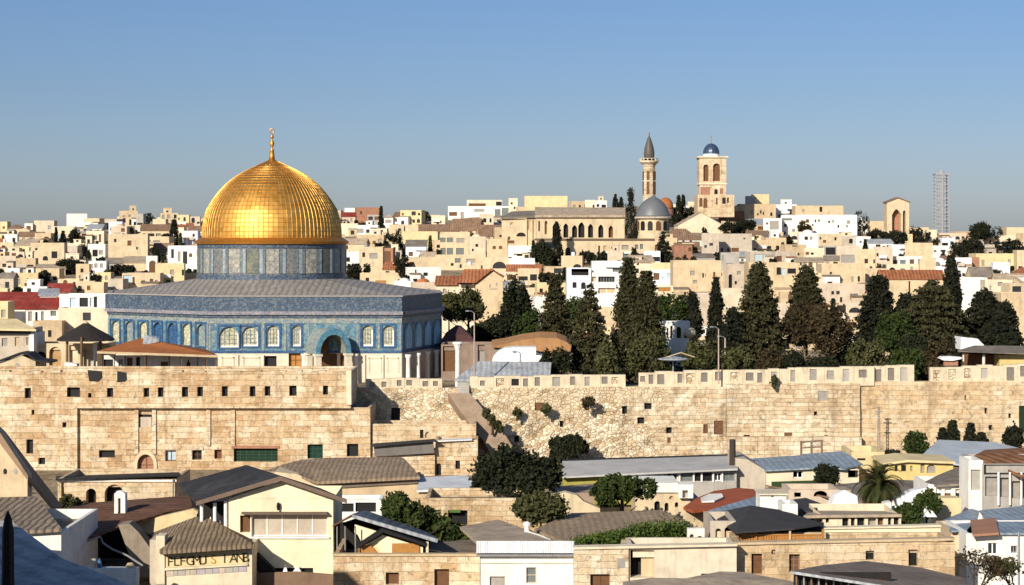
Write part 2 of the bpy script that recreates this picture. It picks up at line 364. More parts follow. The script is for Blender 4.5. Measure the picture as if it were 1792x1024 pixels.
        if smooth: me.polygons.foreach_set('use_smooth', [True]*len(me.polygons))
        me.materials.append(mat); C.objects.link(o); return o
def tag(o, label, cat, group=None, kind=None):
    if label: o['label'] = label
    if cat: o['category'] = cat
    if group: o['group'] = group
    if kind: o['kind'] = kind
    return o
def struct(o): o['kind'] = 'structure'; return o
def thing(name, label, cat, loc, group=None, rz=0.0):
    o = bpy.data.objects.new(name, None); C.objects.link(o); o.location = loc; o.rotation_euler = (0, 0, rz); o.empty_display_size = 0.5
    LOC[o.name] = Vector(loc); return tag(o, label, cat, group)

# ------------------------------------------------------------------ openings
def opening(root, O, u, nrm, hole, depth, mat, name='window', frame=None, bars=(0, 0), world=True):
    O = Vector(O); u = Vector(u); nv = Vector(nrm); a, b, c, d, ar = hole
    def pt(x, y, q): return O+u*x+Vector((0, 0, y))-nv*q
    m = MB(); m.prism([pt(a-0.03, c-0.03, depth-0.05), pt(b+0.03, c-0.03, depth-0.05), pt(b+0.03, d+0.03, depth-0.05), pt(a-0.03, d+0.03, depth-0.05)], -nv*0.09)
    o = m.build(name, mat, root, world=world)
    if frame is not None:
        m = MB(); t = 0.09; q = depth-0.06
        for (x0, x1, y0, y1) in [(a, b, c, c+t), (a, b, d-t, d), (a, a+t, c+t, d-t), (b-t, b, c+t, d-t)]:
            m.prism([pt(x0, y0, q), pt(x1, y0, q), pt(x1, y1, q), pt(x0, y1, q)], nv*0.06)
        for i in range(bars[0]):
            x = lerp(a, b, (i+1)/(bars[0]+1)); m.prism([pt(x-0.05, c+t, q), pt(x+0.05, c+t, q), pt(x+0.05, d-t, q), pt(x-0.05, d-t, q)], nv*0.05)
        for i in range(bars[1]):
            y = lerp(c, d, (i+1)/(bars[1]+1)); m.prism([pt(a+t, y-0.04, q), pt(b-t, y-0.04, q), pt(b-t, y+0.04, q), pt(a+t, y+0.04, q)], nv*0.04)
        m.build('frame', frame, o, world=world)
    return o
def wallbox(root, x0, x1, yt, yb, D, depth, mat, holes=(), name='wall', z0=None, rec=0.35, pane=DARK, top=True, flat=None):
    """box of a building traced on its front plane at distance D. holes: dicts/tuples in pixels (x0,x1,y0,y1[,arch,name,mat,frame,bars])"""
    X0, X1 = PXx(x0, D), PXx(x1, D); zt = PZ(yt, D); zb = PZ(yb, D) if z0 is None else z0
    W, H = X1-X0, zt-zb; m = MB(); hs = []; info = []
    for h in holes:
        h = tuple(h)+(0, 'window', None, None, (0, 0))[len(h)-4:] if len(h) < 9 else h
        hh = (PXx(h[0], D)-X0, PXx(h[1], D)-X0, PZ(h[3], D)-zb, PZ(h[2], D)-zb, h[4]); hs.append(hh); info.append(h)
    m.facade((X0, D, zb), (1, 0, 0), W, H, hs, rec, (0, -1, 0))
    m.quad((X0, D, zb), (X0, D+depth, zb), (X0, D+depth, zt), (X0, D, zt)); m.quad((X1, D, zb), (X1, D+depth, zb), (X1, D+depth, zt), (X1, D, zt))
    m.quad((X0, D+depth, zb), (X1, D+depth, zb), (X1, D+depth, zt), (X0, D+depth, zt))
    if top and depth > 2.5 and H > 2.2:
        t_, dn = 0.35, 0.9
        for (a, b, c, d) in ((X0, X1, D, D+t_), (X0, X1, D+depth-t_, D+depth), (X0, X0+t_, D+t_, D+depth-t_), (X1-t_, X1, D+t_, D+depth-t_)): m.quad((a, c, zt), (b, c, zt), (b, d, zt), (a, d, zt))
        a, b, c, d = X0+t_, X1-t_, D+t_, D+depth-t_
        m.quad((a, c, zt), (b, c, zt), (b, c, zt-dn), (a, c, zt-dn)); m.quad((a, d, zt), (b, d, zt), (b, d, zt-dn), (a, d, zt-dn)); m.quad((a, c, zt), (a, d, zt), (a, d, zt-dn), (a, c, zt-dn)); m.quad((b, c, zt), (b, d, zt), (b, d, zt-dn), (b, c, zt-dn))
        rm = MB(); rm.quad((a+.003, c+.003, zt-dn+.05), (b-.003, c+.003, zt-dn+.05), (b-.003, d-.003, zt-dn+.05), (a+.003, d-.003, zt-dn+.05)); rm.build('flat_roof', TARR if not flat else flat, root)
    elif top: m.quad((X0, D, zt), (X1, D, zt), (X1, D+depth, zt), (X0, D+depth, zt))
    w_ = m.build(name, mat, root)
    for hh, h in zip(hs, info):
        hh = (max(0.02, hh[0]), min(W-0.02, hh[1]), max(0.0, hh[2]), min(H-0.02, hh[3]), hh[4])
        opening(root, (X0, D, zb), (1, 0, 0), (0, -1, 0), hh, rec, h[6] or pane, h[5], h[7], h[8])
    return w_
def slab(root, name, mat, pts, th=0.25, label=None):
    m = MB(); m.prism([P(*p) for p in pts], (0, 0, -th)); o = m.build(name, mat, root)
    if label: o['label'] = label
    return o
def post(root, name, mat, px, y0, y1, D, r=0.12):
    m = MB(); a, b = P(px, y0, D), P(px, y1, D); m.tube([b, a], r, 8); return m.build(name, mat, root)

# ------------------------------------------------------------------ hillside and terrace houses
REC = []      # (object, attributes, px, py)
RECT = []     # (x0,x1,yt,yb,D)
MATW = {'cream': CREAM, 'pale cream': CREAM2, 'yellow': YELLOW, 'tan': TAN, 'peach': PEACH, 'white': WHITE, 'cool white': BLUEWHITE, 'grey': GREYP,
        'grey beige': BEIGEG, 'rosy beige': PINKB, 'red brown': BRICKR, 'golden': GOLDY}
ROOFS = {'terracotta': TERRA, 'brown': BROWNR, 'dark red': REDR, 'orange': ORANGER, 'tar': TARR, 'beige': BEIGER, 'grey': GREYR, 'blue': BLUER}
def house(x0, x1, yt, yb, col='cream', roof='flat', rcol='tar', wins='auto', D=None, yaw=None, depth=None, label=None, rise=None, name='house', extra=None, tank=False, sill=False):
    cxp = (x0+x1)/2
    if D is None: D = hill_D(cxp, yb)
    k = D/F; W = (x1-x0)*k; H = (yb-yt)*k
    if roof in ('gable', 'side', 'hip', 'shed'):
        rise = rise if rise is not None else min(0.42*H, 0.22*W+0.4)
        H -= rise
    base = 2.5
    dep = depth or min(max(W*0.75, 4.0), 11.0)
    yaw = random.uniform(-0.22, 0.22) if yaw is None else yaw
    X = PXx(cxp, D); Z = PZ(yb, D)
    root = thing(name, label, 'house', (X, D, Z), 'houses on the hillside', yaw)
    mat = MATW[col]; x_ = W/2; Ht = H+base
    hs = []; nm = []
    if wins == 'auto':
        rows = max(1, int(H/2.9)); cols = max(1, int(W/2.4))
        for r in range(rows):
            for c in range(cols):
                if random.random() < 0.22: continue
                ww = random.choice([0.9, 1.2, 1.5, 2.0, 2.7]); wh = random.choice([1.2, 1.5, 1.8])
                s = (c+0.5)*W/cols+random.uniform(-0.2, 0.2); t = base+(r+0.30)*H/rows
                door = r == 0 and random.random() < 0.15
                if door: t, wh = base+0.1, min(2.1, H/rows*0.8)
                hs.append((s-ww/2, s+ww/2, t, min(t+wh, Ht-0.5), 1 if random.random() < 0.15 else 0)); nm.append(('door' if door else 'window', None))
    else:
        for h in wins:
            hs.append(((h[0]-x0)*k, (h[1]-x0)*k, base+(yb-h[3])*k, base+(yb-h[2])*k, h[4] if len(h) > 4 else 0)); nm.append(('door' if len(h) > 6 else 'window', h[5] if len(h) > 5 else None))
    if wins != 'auto' and not label and wins and H > 3.5:      # small extra openings where the wall is bare
        for q in range(int(W*H/14)):
            s0 = random.uniform(0.5, W-1.4); t0 = base+random.uniform(0.6, max(0.7, H-2.2)); nh = (s0, s0+random.choice([0.7, 0.9, 1.2]), t0, t0+random.choice([0.9, 1.2]), 0)
            if all(nh[1]+0.4 < g[0] or nh[0]-0.4 > g[1] or nh[3]+0.4 < g[2] or nh[2]-0.4 > g[3] for g in hs): hs.append(nh); nm.append(('window', None))
    hs = [(max(0.05, a), min(W-0.05, b), max(0.05, c), min(Ht-0.15, d), e) for a, b, c, d, e in hs]
    keep = [i for i, h in enumerate(hs) if h[1]-h[0] > 0.25 and h[3]-h[2] > 0.25]
    hs = [hs[i] for i in keep]; nm = [nm[i] for i in keep]
    m = MB(); m.facade((-x_, 0, -base), (1, 0, 0), W, Ht, hs, 0.3, (0, -1, 0))
    side = []
    if dep > 4.5 and wins == 'auto' and random.random() < 0.6:
        side = [(dep*0.3-0.5, dep*0.3+0.5, base+H*0.4, base+min(H*0.4+1.3, H-0.4), 0), (dep*0.7-0.5, dep*0.7+0.5, base+H*0.4, base+min(H*0.4+1.3, H-0.4), 0)]
        side = [h for h in side if h[3]-h[2] > 0.4]
    m.facade((-x_, dep, -base), (0, -1, 0), dep, Ht, side, 0.3, (-1, 0, 0)); m.facade((x_, 0, -base), (0, 1, 0), dep, Ht, side, 0.3, (1, 0, 0))
    m.quad((-x_, dep, -base), (x_, dep, -base), (x_, dep, H), (-x_, dep, H))
    pt = 0.25
    if roof in ('flat', 'dome'):
        for (a, b, c, d) in ((-x_, x_, 0, pt), (-x_, x_, dep-pt, dep), (-x_, -x_+pt, pt, dep-pt), (x_-pt, x_, pt, dep-pt)):
            m.quad((a, c, H), (b, c, H), (b, d, H), (a, d, H))
        m.quad((-x_+pt, pt, H), (x_-pt, pt, H), (x_-pt, pt, H-0.6), (-x_+pt, pt, H-0.6)); m.quad((-x_+pt, dep-pt, H), (x_-pt, dep-pt, H), (x_-pt, dep-pt, H-0.6), (-x_+pt, dep-pt, H-0.6))
        m.quad((-x_+pt, pt, H), (-x_+pt, dep-pt, H), (-x_+pt, dep-pt, H-0.6), (-x_+pt, pt, H-0.6)); m.quad((x_-pt, pt, H), (x_-pt, dep-pt, H), (x_-pt, dep-pt, H-0.6), (x_-pt, pt, H-0.6))
    elif roof == 'gable':
        m.poly([(-x_, 0.002, H), (x_, 0.002, H), (0, 0.002, H+rise)]); m.poly([(-x_, dep, H), (x_, dep, H), (0, dep, H+rise)])
    elif roof == 'side':
        m.poly([(-x_, 0, H), (-x_, dep, H), (-x_, dep/2, H+rise)]); m.poly([(x_, 0, H), (x_, dep, H), (x_, dep/2, H+rise)])
    elif roof == 'shed':
        m.poly([(-x_, 0, H), (-x_, dep, H), (-x_, dep, H+rise)]); m.poly([(x_, 0, H), (x_, dep, H), (x_, dep, H+rise)]); m.quad((-x_, dep, H), (x_, dep, H), (x_, dep, H+rise), (-x_, dep, H+rise))
    wall = m.build('wall', mat, root, world=False)
    r = MB(); ov = 0.3; th = 0.16
    if roof == 'flat': r.box(-x_+pt+0.003, x_-pt-0.003, pt+0.003, dep-pt-0.003, H-0.7, H-0.4)
    elif roof == 'dome':
        r.box(-x_+pt+0.003, x_-pt-0.003, pt+0.003, dep-pt-0.003, H-0.7, H-0.4)
        rr = min(W, dep)*0.42
        db = MB(); db.lathe([(rr*math.cos(q), -0.4+rr*0.75*math.sin(q)) for q in [i*math.pi/2/8 for i in range(8)]]+[(0.02, -0.4+rr*0.75)], 20, (0, dep/2, H))
    elif roof == 'gable':
        for sgn in (-1, 1):
            e = sgn*(x_+ov); ez = H-ov*rise/x_
            r.prism([(0, -ov, H+rise+0.02), (e, -ov, ez+0.02), (e, dep+ov, ez+0.02), (0, dep+ov, H+rise+0.02)], (0, 0, th))
    elif roof == 'side':
        for (yy, s2) in ((-ov, -1), (dep+ov, 1)):
            ez = H-ov*rise/(dep/2)
            r.prism([(-x_-ov, dep/2, H+rise+0.02), (x_+ov, dep/2, H+rise+0.02), (x_+ov, yy, ez+0.02), (-x_-ov, yy, ez+0.02)], (0, 0, th))
    elif roof == 'shed':
        r.prism([(-x_-ov, -ov, H+0.02-ov*rise/dep), (x_+ov, -ov, H+0.02-ov*rise/dep), (x_+ov, dep+ov, H+rise+0.02+ov*rise/dep), (-x_-ov, dep+ov, H+rise+0.02+ov*rise/dep)], (0, 0, th))
    elif roof == 'hip':
        a = min(x_*0.75, dep/2); c = [(-x_-ov, -ov, H), (x_+ov, -ov, H), (x_+ov, dep+ov, H), (-x_-ov, dep+ov, H)]; R1, R2 = (-x_+a, dep/2, H+rise), (x_-a, dep/2, H+rise)
        r.poly([c[0], c[1], R2, R1]); r.poly([c[1], c[2], R2]); r.poly([c[2], c[3], R1, R2]); r.poly([c[3], c[0], R1]); r.poly(c)
    rf = r.build('roof', ROOFS[rcol], root, world=False)
    if roof == 'dome': db.build('cupola', mat if rcol == 'tar' else ROOFS[rcol], rf, True, world=False)
    for h, (n_, mt) in zip(hs, nm):
        mm = {'g': GLASSG, 'b': GLASSB, 'w': BROWND, 's': SHUT, 'd': DARK, 'o': WOODO}.get(mt, None) or random.choice([DARK, DARK, GLASSD, DARK, BROWND, SHUT])
        opening(root, (-x_, 0, -base), (1, 0, 0), (0, -1, 0), h, 0.3, mm, n_, world=False)
    for h in side:
        opening(root, (-x_, dep, -base), (0, -1, 0), (-1, 0, 0), h, 0.3, DARK, 'window', world=False); opening(root, (x_, 0, -base), (0, 1, 0), (1, 0, 0), h, 0.3, DARK, 'window', world=False)
    lone = wins == 'auto' or (not label and random.random() < 0.4)
    if (lone and W > 5 and random.random() < 0.5) or (W > 9 and not lone and wins and len(wins) > 1 and 410 < D < 600):      # a lower annex built out in front
        aw = W*random.uniform(0.28, 0.5); ax = random.choice([-x_+0.1, x_-aw-0.1]); ah = min(H*random.uniform(0.4, 0.7), 3.6); ad = random.uniform(1.4, 3.2); u = MB()
        hh = (aw*0.25, aw*0.25+min(1.5, aw*0.45), base+0.3, base+min(2.1, ah*0.8), 1 if random.random() < 0.3 else 0)
        u.facade((ax, -ad, -base), (1, 0, 0), aw, ah+base, [hh], 0.3, (0, -1, 0)); u.quad((ax, -ad, -base), (ax, -0.01, -base), (ax, -0.01, ah), (ax, -ad, ah)); u.quad((ax+aw, -ad, -base), (ax+aw, -0.01, -base), (ax+aw, -0.01, ah), (ax+aw, -ad, ah))
        ao = u.build('annex', random.choice([mat, mat, CREAM2, TAN, WHITE]), root, world=False); opening(ao, (ax, -ad, -base), (1, 0, 0), (0, -1, 0), hh, 0.3, DARK, 'window', world=False)
        u = MB(); u.prism([(ax-0.2, -ad-0.25, ah+.003), (ax+aw+0.2, -ad-0.25, ah+.003), (ax+aw+0.2, -0.012, ah+0.35), (ax-0.2, -0.012, ah+0.35)], (0, 0, 0.14)); u.build('annex_roof', random.choice([TARR, BEIGER, TERRA, BROWNR, GREYR]), ao, world=False)
    if lone and H > 5 and W > 5 and random.random() < 0.45:   # balcony slab with a parapet
        bw = W*random.uniform(0.35, 0.6); bx = random.uniform(-x_+0.2, x_-bw-0.2); bz = H*0.5; u = MB(); u.box(bx, bx+bw, -1.2, -0.012, bz-0.2, bz); u.box(bx, bx+bw, -1.2, -1.06, bz+.003, bz+0.9); u.build('balcony', random.choice([mat, WHITE, BEIGEG]), root, world=False)
    up = 0
    if extra == 'block' and W > 4:
        bw = W*random.uniform(0.3, 0.55); bx = random.uniform(-x_+0.4, x_-bw-0.4); bh = random.uniform(1.6, 2.8); by = dep*0.3; bd = dep*0.6
        u = MB(); hh = (bw*0.35, bw*0.35+min(1.0, bw*0.3), 0.8, 1.6, 0)
        u.facade((bx, by, H-0.4), (1, 0, 0), bw, bh, [hh], 0.25, (0, -1, 0)); u.quad((bx, by, H-0.4), (bx, by+bd, H-0.4), (bx, by+bd, H-0.4+bh), (bx, by, H-0.4+bh))
        u.quad((bx+bw, by, H-0.4), (bx+bw, by+bd, H-0.4), (bx+bw, by+bd, H-0.4+bh), (bx+bw, by, H-0.4+bh)); u.quad((bx, by+bd, H-0.4), (bx+bw, by+bd, H-0.4), (bx+bw, by+bd, H-0.4+bh), (bx, by+bd, H-0.4+bh))
        u.box(bx-0.15, bx+bw+0.15, by-0.15, by+bd+0.15, H-0.4+bh, H-0.2+bh)
        uo = u.build('upper_storey', random.choice([mat, mat, WHITE, CREAM2]), root, world=False); opening(uo, (bx, by, H-0.4), (1, 0, 0), (0, -1, 0), hh, 0.25, DARK, 'window', world=False); up = bh
    if tank and roof == 'flat':
        tx = random.uniform(-x_*0.6, x_*0.6); ty = dep*random.uniform(0.25, 0.6); u = MB(); u.lathe([(0.55, 0.3), (0.6, 0.35), (0.6, 1.35), (0.5, 1.5), (0.1, 1.55)], 12, (tx, ty, H-0.4))
        for q in (0.4, -0.4): u.box(tx+q-0.05, tx+q+0.05, ty-0.3, ty+0.3, H-0.4, H-0.08)
        u.build('water_tank', random.choice([WHITEM, BLACK, METAL]), rf, world=False)
    RECT.append((x0, x1, yt, yb, D))
    if not label:
        n = len(hs)
        REC.append((root, dict(col=col, roof=roof, rcol=rcol, n=n, W=W, H=H, up=up > 0, tank=tank and roof == 'flat', arch=any(h[4] for h in hs)), cxp, (yt+yb)/2))
    return root
# ------------------------------------------------------------------ ground
def build_ground():
    ys = [20, 60, 100, 130, 150, 165, 180, 190, 200, 210, 220, 230, 240, 247, 251.49, 251.51, 258, 270, 285, 300, 312, 325, 336, 347]+[347+i*11 for i in range(1, 61)]+[1030, 1060, 1100, 1200, 1400, 1800, 2600, 4000, 7000, 12000]
    n = 120; v = []; f = []
    for y in ys:
        for i in range(n+1):
            x = (i/n-0.5)*2*(0.42*y+25)
            z = ground(x, y)
            if 350 < y <= 1100: z += 0.9*(mnoise.noise((x*0.05, y*0.05, 0)))
            v.append((x, y, z))
    for j in range(len(ys)-1):
        for i in range(n): a = j*(n+1)+i; f.append((a, a+1, a+n+2, a+n+1))
    m = MB(); m.v = v; m.f = f
    mt, t, b = nmat('earth'); p = pos(t)
    f1 = noise(t, p, 0.06, 7, 0.65); c = ramp(t, f1, [(0.3, (0.20, 0.14, 0.085)), (0.5, (0.38, 0.285, 0.18)), (0.7, (0.52, 0.42, 0.285))])
    f2 = noise(t, p, 0.35, 6, 0.75); c = mixc(t, ramp(t, f2, [(0.50, (0, 0, 0)), (0.62, (0.85, 0.85, 0.85))]), c, (0.045, 0.045, 0.02))
    f3 = noise(t, p, 1.8, 5, 0.75); c = mixc(t, ramp(t, f3, [(0.52, (0, 0, 0)), (0.70, (0.6, 0.6, 0.6))]), c, (0.55, 0.46, 0.33))
    L(t, c, b.inputs['Base Color']); b.inputs['Roughness'].default_value = 1.0; bump(t, b, noise(t, p, 0.9, 8, 0.75), 1.0, 0.8)
    o = m.build('ground', mt, None, world=False); struct(o)
build_ground()

# ------------------------------------------------------------------ golden domed shrine
SD = 300.0; SF = 278.0
sroot = thing('domed_shrine', 'golden domed octagonal shrine with blue tiled walls and grey lead roof behind the fortress wall', 'shrine', (PXx(476, SD), SD, 9.6))
sx = PXx(476, SD)
def sz(py): return PZ(py, SF)
V_ = [(PXx(365, SF), SF), (PXx(703, SF), SF), (PXx(772, 295), 295), (PXx(767, 309), 309), (PXx(703, SF)-1, 323), (PXx(365, SF)-1, 323), (PXx(193, 309), 309), (PXx(190, 291.5), 291.5)]
ZE, ZB = sz(519), 9.4
BLUE_T = mosaic('blue_tile', [(0.035, 0.101, 0.195), (0.055, 0.164, 0.257), (0.086, 0.218, 0.281), (0.211, 0.296, 0.273), (0.035, 0.070, 0.140), (0.296, 0.312, 0.226)], 1.0)
NAVY_T = mosaic('navy_tile', [(0.018, 0.036, 0.072), (0.028, 0.058, 0.115), (0.115, 0.15, 0.175), (0.022, 0.048, 0.095), (0.20, 0.22, 0.215), (0.015, 0.028, 0.055)], 1.9, noise_scale=2.0)
PALE_T = mosaic('pale_green_tile', [(0.306, 0.323, 0.212), (0.170, 0.255, 0.272), (0.357, 0.340, 0.238), (0.102, 0.187, 0.289), (0.391, 0.340, 0.221), (0.212, 0.281, 0.255)], 1.4)
BORD_T = mosaic('deep_blue_border', [(0.021, 0.070, 0.182), (0.032, 0.112, 0.252), (0.021, 0.049, 0.126), (0.063, 0.175, 0.294)], 1.8)
CORN_T = mosaic('cornice_stone', [(0.272, 0.248, 0.248), (0.336, 0.272, 0.256), (0.176, 0.184, 0.240), (0.360, 0.336, 0.320), (0.200, 0.152, 0.160)], 1.6)
TURQ_T = mosaic('turquoise_tile', [(0.064, 0.216, 0.320), (0.112, 0.288, 0.352), (0.040, 0.160, 0.272), (0.208, 0.336, 0.336)], 1.6)
GRILLE = mosaic('window_lattice', [(0.58, 0.52, 0.33), (0.40, 0.37, 0.22), (0.66, 0.61, 0.46), (0.27, 0.28, 0.18), (0.60, 0.50, 0.27)], 2.0, (0.10, 0.09, 0.06))
MARBLE = plaster('cream_marble', (0.72, 0.62, 0.47), 0.25); MARBLEW = plaster('white_marble', (0.78, 0.74, 0.67), 0.2)
DRUMT = mosaic('drum_mosaic', [(0.149, 0.161, 0.155), (0.260, 0.229, 0.192), (0.068, 0.105, 0.130), (0.223, 0.192, 0.149), (0.099, 0.149, 0.186), (0.291, 0.267, 0.236)], 1.7, noise_scale=1.6)
DRUMB = mosaic('drum_beige', [(0.34, 0.31, 0.25), (0.22, 0.21, 0.18), (0.42, 0.39, 0.32), (0.16, 0.17, 0.16)], 1.1)
DRUMO = mosaic('drum_olive', [(0.11, 0.12, 0.08), (0.17, 0.17, 0.11), (0.07, 0.09, 0.08), (0.24, 0.22, 0.14)], 1.3)
DRUML = mosaic('drum_pale_pier', [(0.30, 0.34, 0.36), (0.22, 0.27, 0.30), (0.38, 0.40, 0.40)], 1.3)
DRUMG = mosaic('drum_grey_teal', [(0.07, 0.10, 0.12), (0.12, 0.16, 0.17), (0.20, 0.21, 0.19), (0.05, 0.075, 0.10)], 1.5)
LEAD = roofing('lead_roof', (0.31, 0.275, 0.24), 0.45, 0.32, 'X', 0.6, 0.25)
GOLDM, gt, gb = nmat('gold_leaf')
gf = noise(gt, pos(gt), 0.9, 4); L(gt, ramp(gt, gf, [(0.3, (0.60, 0.31, 0.065)), (0.7, (0.80, 0.47, 0.125))]), gb.inputs['Base Color']); gb.inputs['Metallic'].default_value = 1.0
gr = gt.nodes.new('ShaderNodeMapRange'); gr.inputs[3].default_value = 0.46; gr.inputs[4].default_value = 0.64; L(gt, noise(gt, pos(gt), 2.0, 4), gr.inputs[0]); L(gt, gr.outputs[0], gb.inputs['Roughness'])
GOLDD = plain('dark_gold', (0.55, 0.24, 0.04), 0.5, 0.8)

def face_frame(i):
    a, b = Vector((*V_[i], 0)), Vector((*V_[(i+1) % 8], 0)); u = (b-a); W = u.length; u.normalize(); n = Vector((u.y, -u.x, 0)); return a, u, n, W
lower = MB(); blue = MB(); bands = {k: MB() for k in ('navy', 'corn', 'pale', 'border', 'bord2')}
zt_m = sz(617)            # marble / tile line
winlist = []
for i in range(8):
    a, u, n, W = face_frame(i); O = Vector((a.x, a.y, 0)); hs = []
    if i == 0:
        kx = W/(703-365)
        wins = [(381, 420, 572, 608), (421, 454, 572, 606), (464, 491, 570, 606), (508, 529, 570, 606), (631, 655, 570, 606), (667, 692, 570, 606)]
        hs = [((p-365)*kx, (q-365)*kx, sz(d)-zt_m, sz(c)-zt_m, 1) for p, q, c, d in wins]
        hs = [(s+0.22, e-0.22, t, b_, 1) for s, e, t, b_, _ in hs]
    elif i == 1: pass
    elif i == 7:
        cnt = 7
        for k in range(cnt):
            c = (k+0.5)*W/cnt; ww = 0.29*W/cnt
            hs.append((c-ww, c+ww, sz(606)-zt_m, sz(568)-zt_m, 2 if i == 1 else 1))
    else: hs = [((k+0.5)*W/7-0.6, (k+0.5)*W/7+0.6, sz(606)-zt_m, sz(570)-zt_m, 1) for k in range(7)]
    blue.facade(O+Vector((0, 0, zt_m)), u, W, sz(566)-zt_m, hs, 0.45, n)
    winlist.append((O+Vector((0, 0, zt_m)), u, n, hs, i))
    lh = []
    if i == 0:
        kx = W/(703-365); lh = [((462-365)*kx, (484-365)*kx, sz(648)-ZB, sz(623)-ZB, 0), ((505-365)*kx, (528-365)*kx, sz(655)-ZB, sz(618)-ZB-0.05, 0), ((558-365)*kx, (606-365)*kx, 0, sz(618)-ZB-0.05, 0)]
    lower.facade(O+Vector((0, 0, ZB)), u, W, zt_m-ZB, lh, 0.7, n)
    lows = lh if i == 0 else []
    if i == 0: low0 = (O+Vector((0, 0, ZB)), u, n, lh)
    def band(key, y0, y1, outw):
        z0, z1 = sz(y1), sz(y0); e = outw*0.42
        p = [O-u*e+n*0+Vector((0, 0, z0)), O+u*(W+e)+Vector((0, 0, z0)), O+u*(W+e)+Vector((0, 0, z1)), O-u*e+Vector((0, 0, z1))]
        bands[key].quad(*[q+n*outw for q in p]); bands[key].quad(p[3]+n*outw, p[2]+n*outw, p[2]-n*0.3, p[3]-n*0.3); bands[key].quad(p[0]+n*outw, p[1]+n*outw, p[1]-n*0.3, p[0]-n*0.3)
    band('navy', 519, 545, 0.10); band('corn', 545, 551, 0.55); band('bord2', 551, 556, 0.25); band('pale', 556, 566, 0.06); band('border', 613.5, 618, 0.12)
    # raised dark blue piers and frames round the upper windows
    for h in hs:
        s0, s1, t0, t1 = h[0]-0.32, h[1]+0.32, h[2]-0.25, h[3]+0.35
        for (x0, x1, y0, y1) in ((s0, h[0]-0.04, t0, t1), (h[1]+0.04, s1, t0, t1), (h[0]-0.04, h[1]+0.04, h[3]+0.06, t1), (h[0]-0.04, h[1]+0.04, t0, h[2]-0.05)):
            q = lambda X, Y: O+Vector((0, 0, zt_m+Y))+u*X
            bands['border'].prism([q(x0, y0), q(x1, y0), q(x1, y1), q(x0, y1)], n*0.12)
    if i in (0, 1, 7, 2, 6):
        edges = [0.05, W-0.35] if i else [0.02, (421-365)*kx-0.1, (459-365)*kx, (497-365)*kx, (538-365)*kx, (624-365)*kx, (661-365)*kx, W-0.35]
        for e in edges:
            q = lambda X, Y: O+Vector((0, 0, zt_m+Y))+u*X
            bands['pale' if i != 1 else 'border'].prism([q(e, 0.1), q(e+0.3, 0.1), q(e+0.3, sz(567)-zt_m), q(e, sz(567)-zt_m)], n*0.09)
lower.build('marble_base', MARBLE, sroot); bo = blue.build('tiled_wall', BLUE_T, sroot)
bands['navy'].build('parapet', NAVY_T, sroot, recalc=False); bands['corn'].build('cornice', CORN_T, sroot, recalc=False); bands['bord2'].build('moulding', NAVY_T, sroot, recalc=False)
bands['pale'].build('pale_frieze', PALE_T, sroot, recalc=False); bands['border'].build('blue_border', BORD_T, sroot)
LB = plaster('light_blue_panel', (0.42, 0.60, 0.66), 0.3)
for (O, u, n, hs, i) in winlist:
    for h in hs:
        o = opening(sroot, O, u, n, h, 0.45, GRILLE if i in (0,) else (LB if i == 1 else (random.choice([GRILLE, BORD_T, PALE_T]))), 'window')
        if i == 0:   # white inner surround and sill
            m = MB(); q = lambda X, Y: O+Vector((0, 0, Y))+u*X-n*0.40
            m.prism([q(h[0], h[2]), q(h[1], h[2]), q(h[1], h[2]+0.22), q(h[0], h[2]+0.22)], n*0.1); m.prism([q(h[0], h[2]+0.22), q(h[0]+0.2, h[2]+0.22), q(h[0]+0.2, h[3]-0.6), q(h[0], h[3]-0.6)], n*0.1)
            m.prism([q(h[1]-0.2, h[2]+0.22), q(h[1], h[2]+0.22), q(h[1], h[3]-0.6), q(h[1]-0.2, h[3]-0.6)], n*0.1); m.build('frame', MARBLEW, o)
            m = MB(); q2 = lambda X, Y: O+Vector((0, 0, Y))+u*X-n*0.36
            for j in range(1, 4): X_ = lerp(h[0], h[1], j/4); m.prism([q2(X_-0.05, h[2]+.25), q2(X_+0.05, h[2]+.25), q2(X_+0.05, h[3]-.3), q2(X_-0.05, h[3]-.3)], n*0.05)
            for j in range(1, 5): Y_ = lerp(h[2], h[3], j/5); m.prism([q2(h[0]+.1, Y_-0.04), q2(h[1]-.1, Y_-0.04), q2(h[1]-.1, Y_+0.04), q2(h[0]+.1, Y_+0.04)], n*0.04)
            m.build('lattice', PALE_T, o)
O, u, n, lh = low0
opening(sroot, O, u, n, lh[0], 0.7, DARK, 'window'); opening(sroot, O, u, n, lh[1], 0.7, WOODO, 'door', BROWND, (1, 2)); opening(sroot, O, u, n, lh[2], 0.7, BROWND, 'door')
for px in (380, 418, 462.5, 640, 672):   # thin dark joints and raised marble panels on the lower front
    m = MB(); X = PXx(px, SF); m.box(X-0.06, X+0.06, SF-0.05, SF+0.1, ZB, zt_m-0.35); m.build('joint', plain('dark_joint', (0.08, 0.06, 0.05), 0.9), sroot)
m = MB()
for p, q, c, d in ((388, 410, 625, 650), (425, 455, 625, 650), (645, 668, 626, 652), (677, 698, 626, 652)):
    for (x0, x1, y0, y1) in ((p, q, c, c+2), (p, p+2, c, d), (q-2, q, c, d)): m.box(PXx(x0, SF), PXx(x1, SF), SF-0.09, SF+0.1, PZ(y1, SF), PZ(y0, SF))
m.build('marble_panel', CREAM2, sroot)
a, u, n, W = face_frame(1)   # pointed light blue panels on the shaded right side
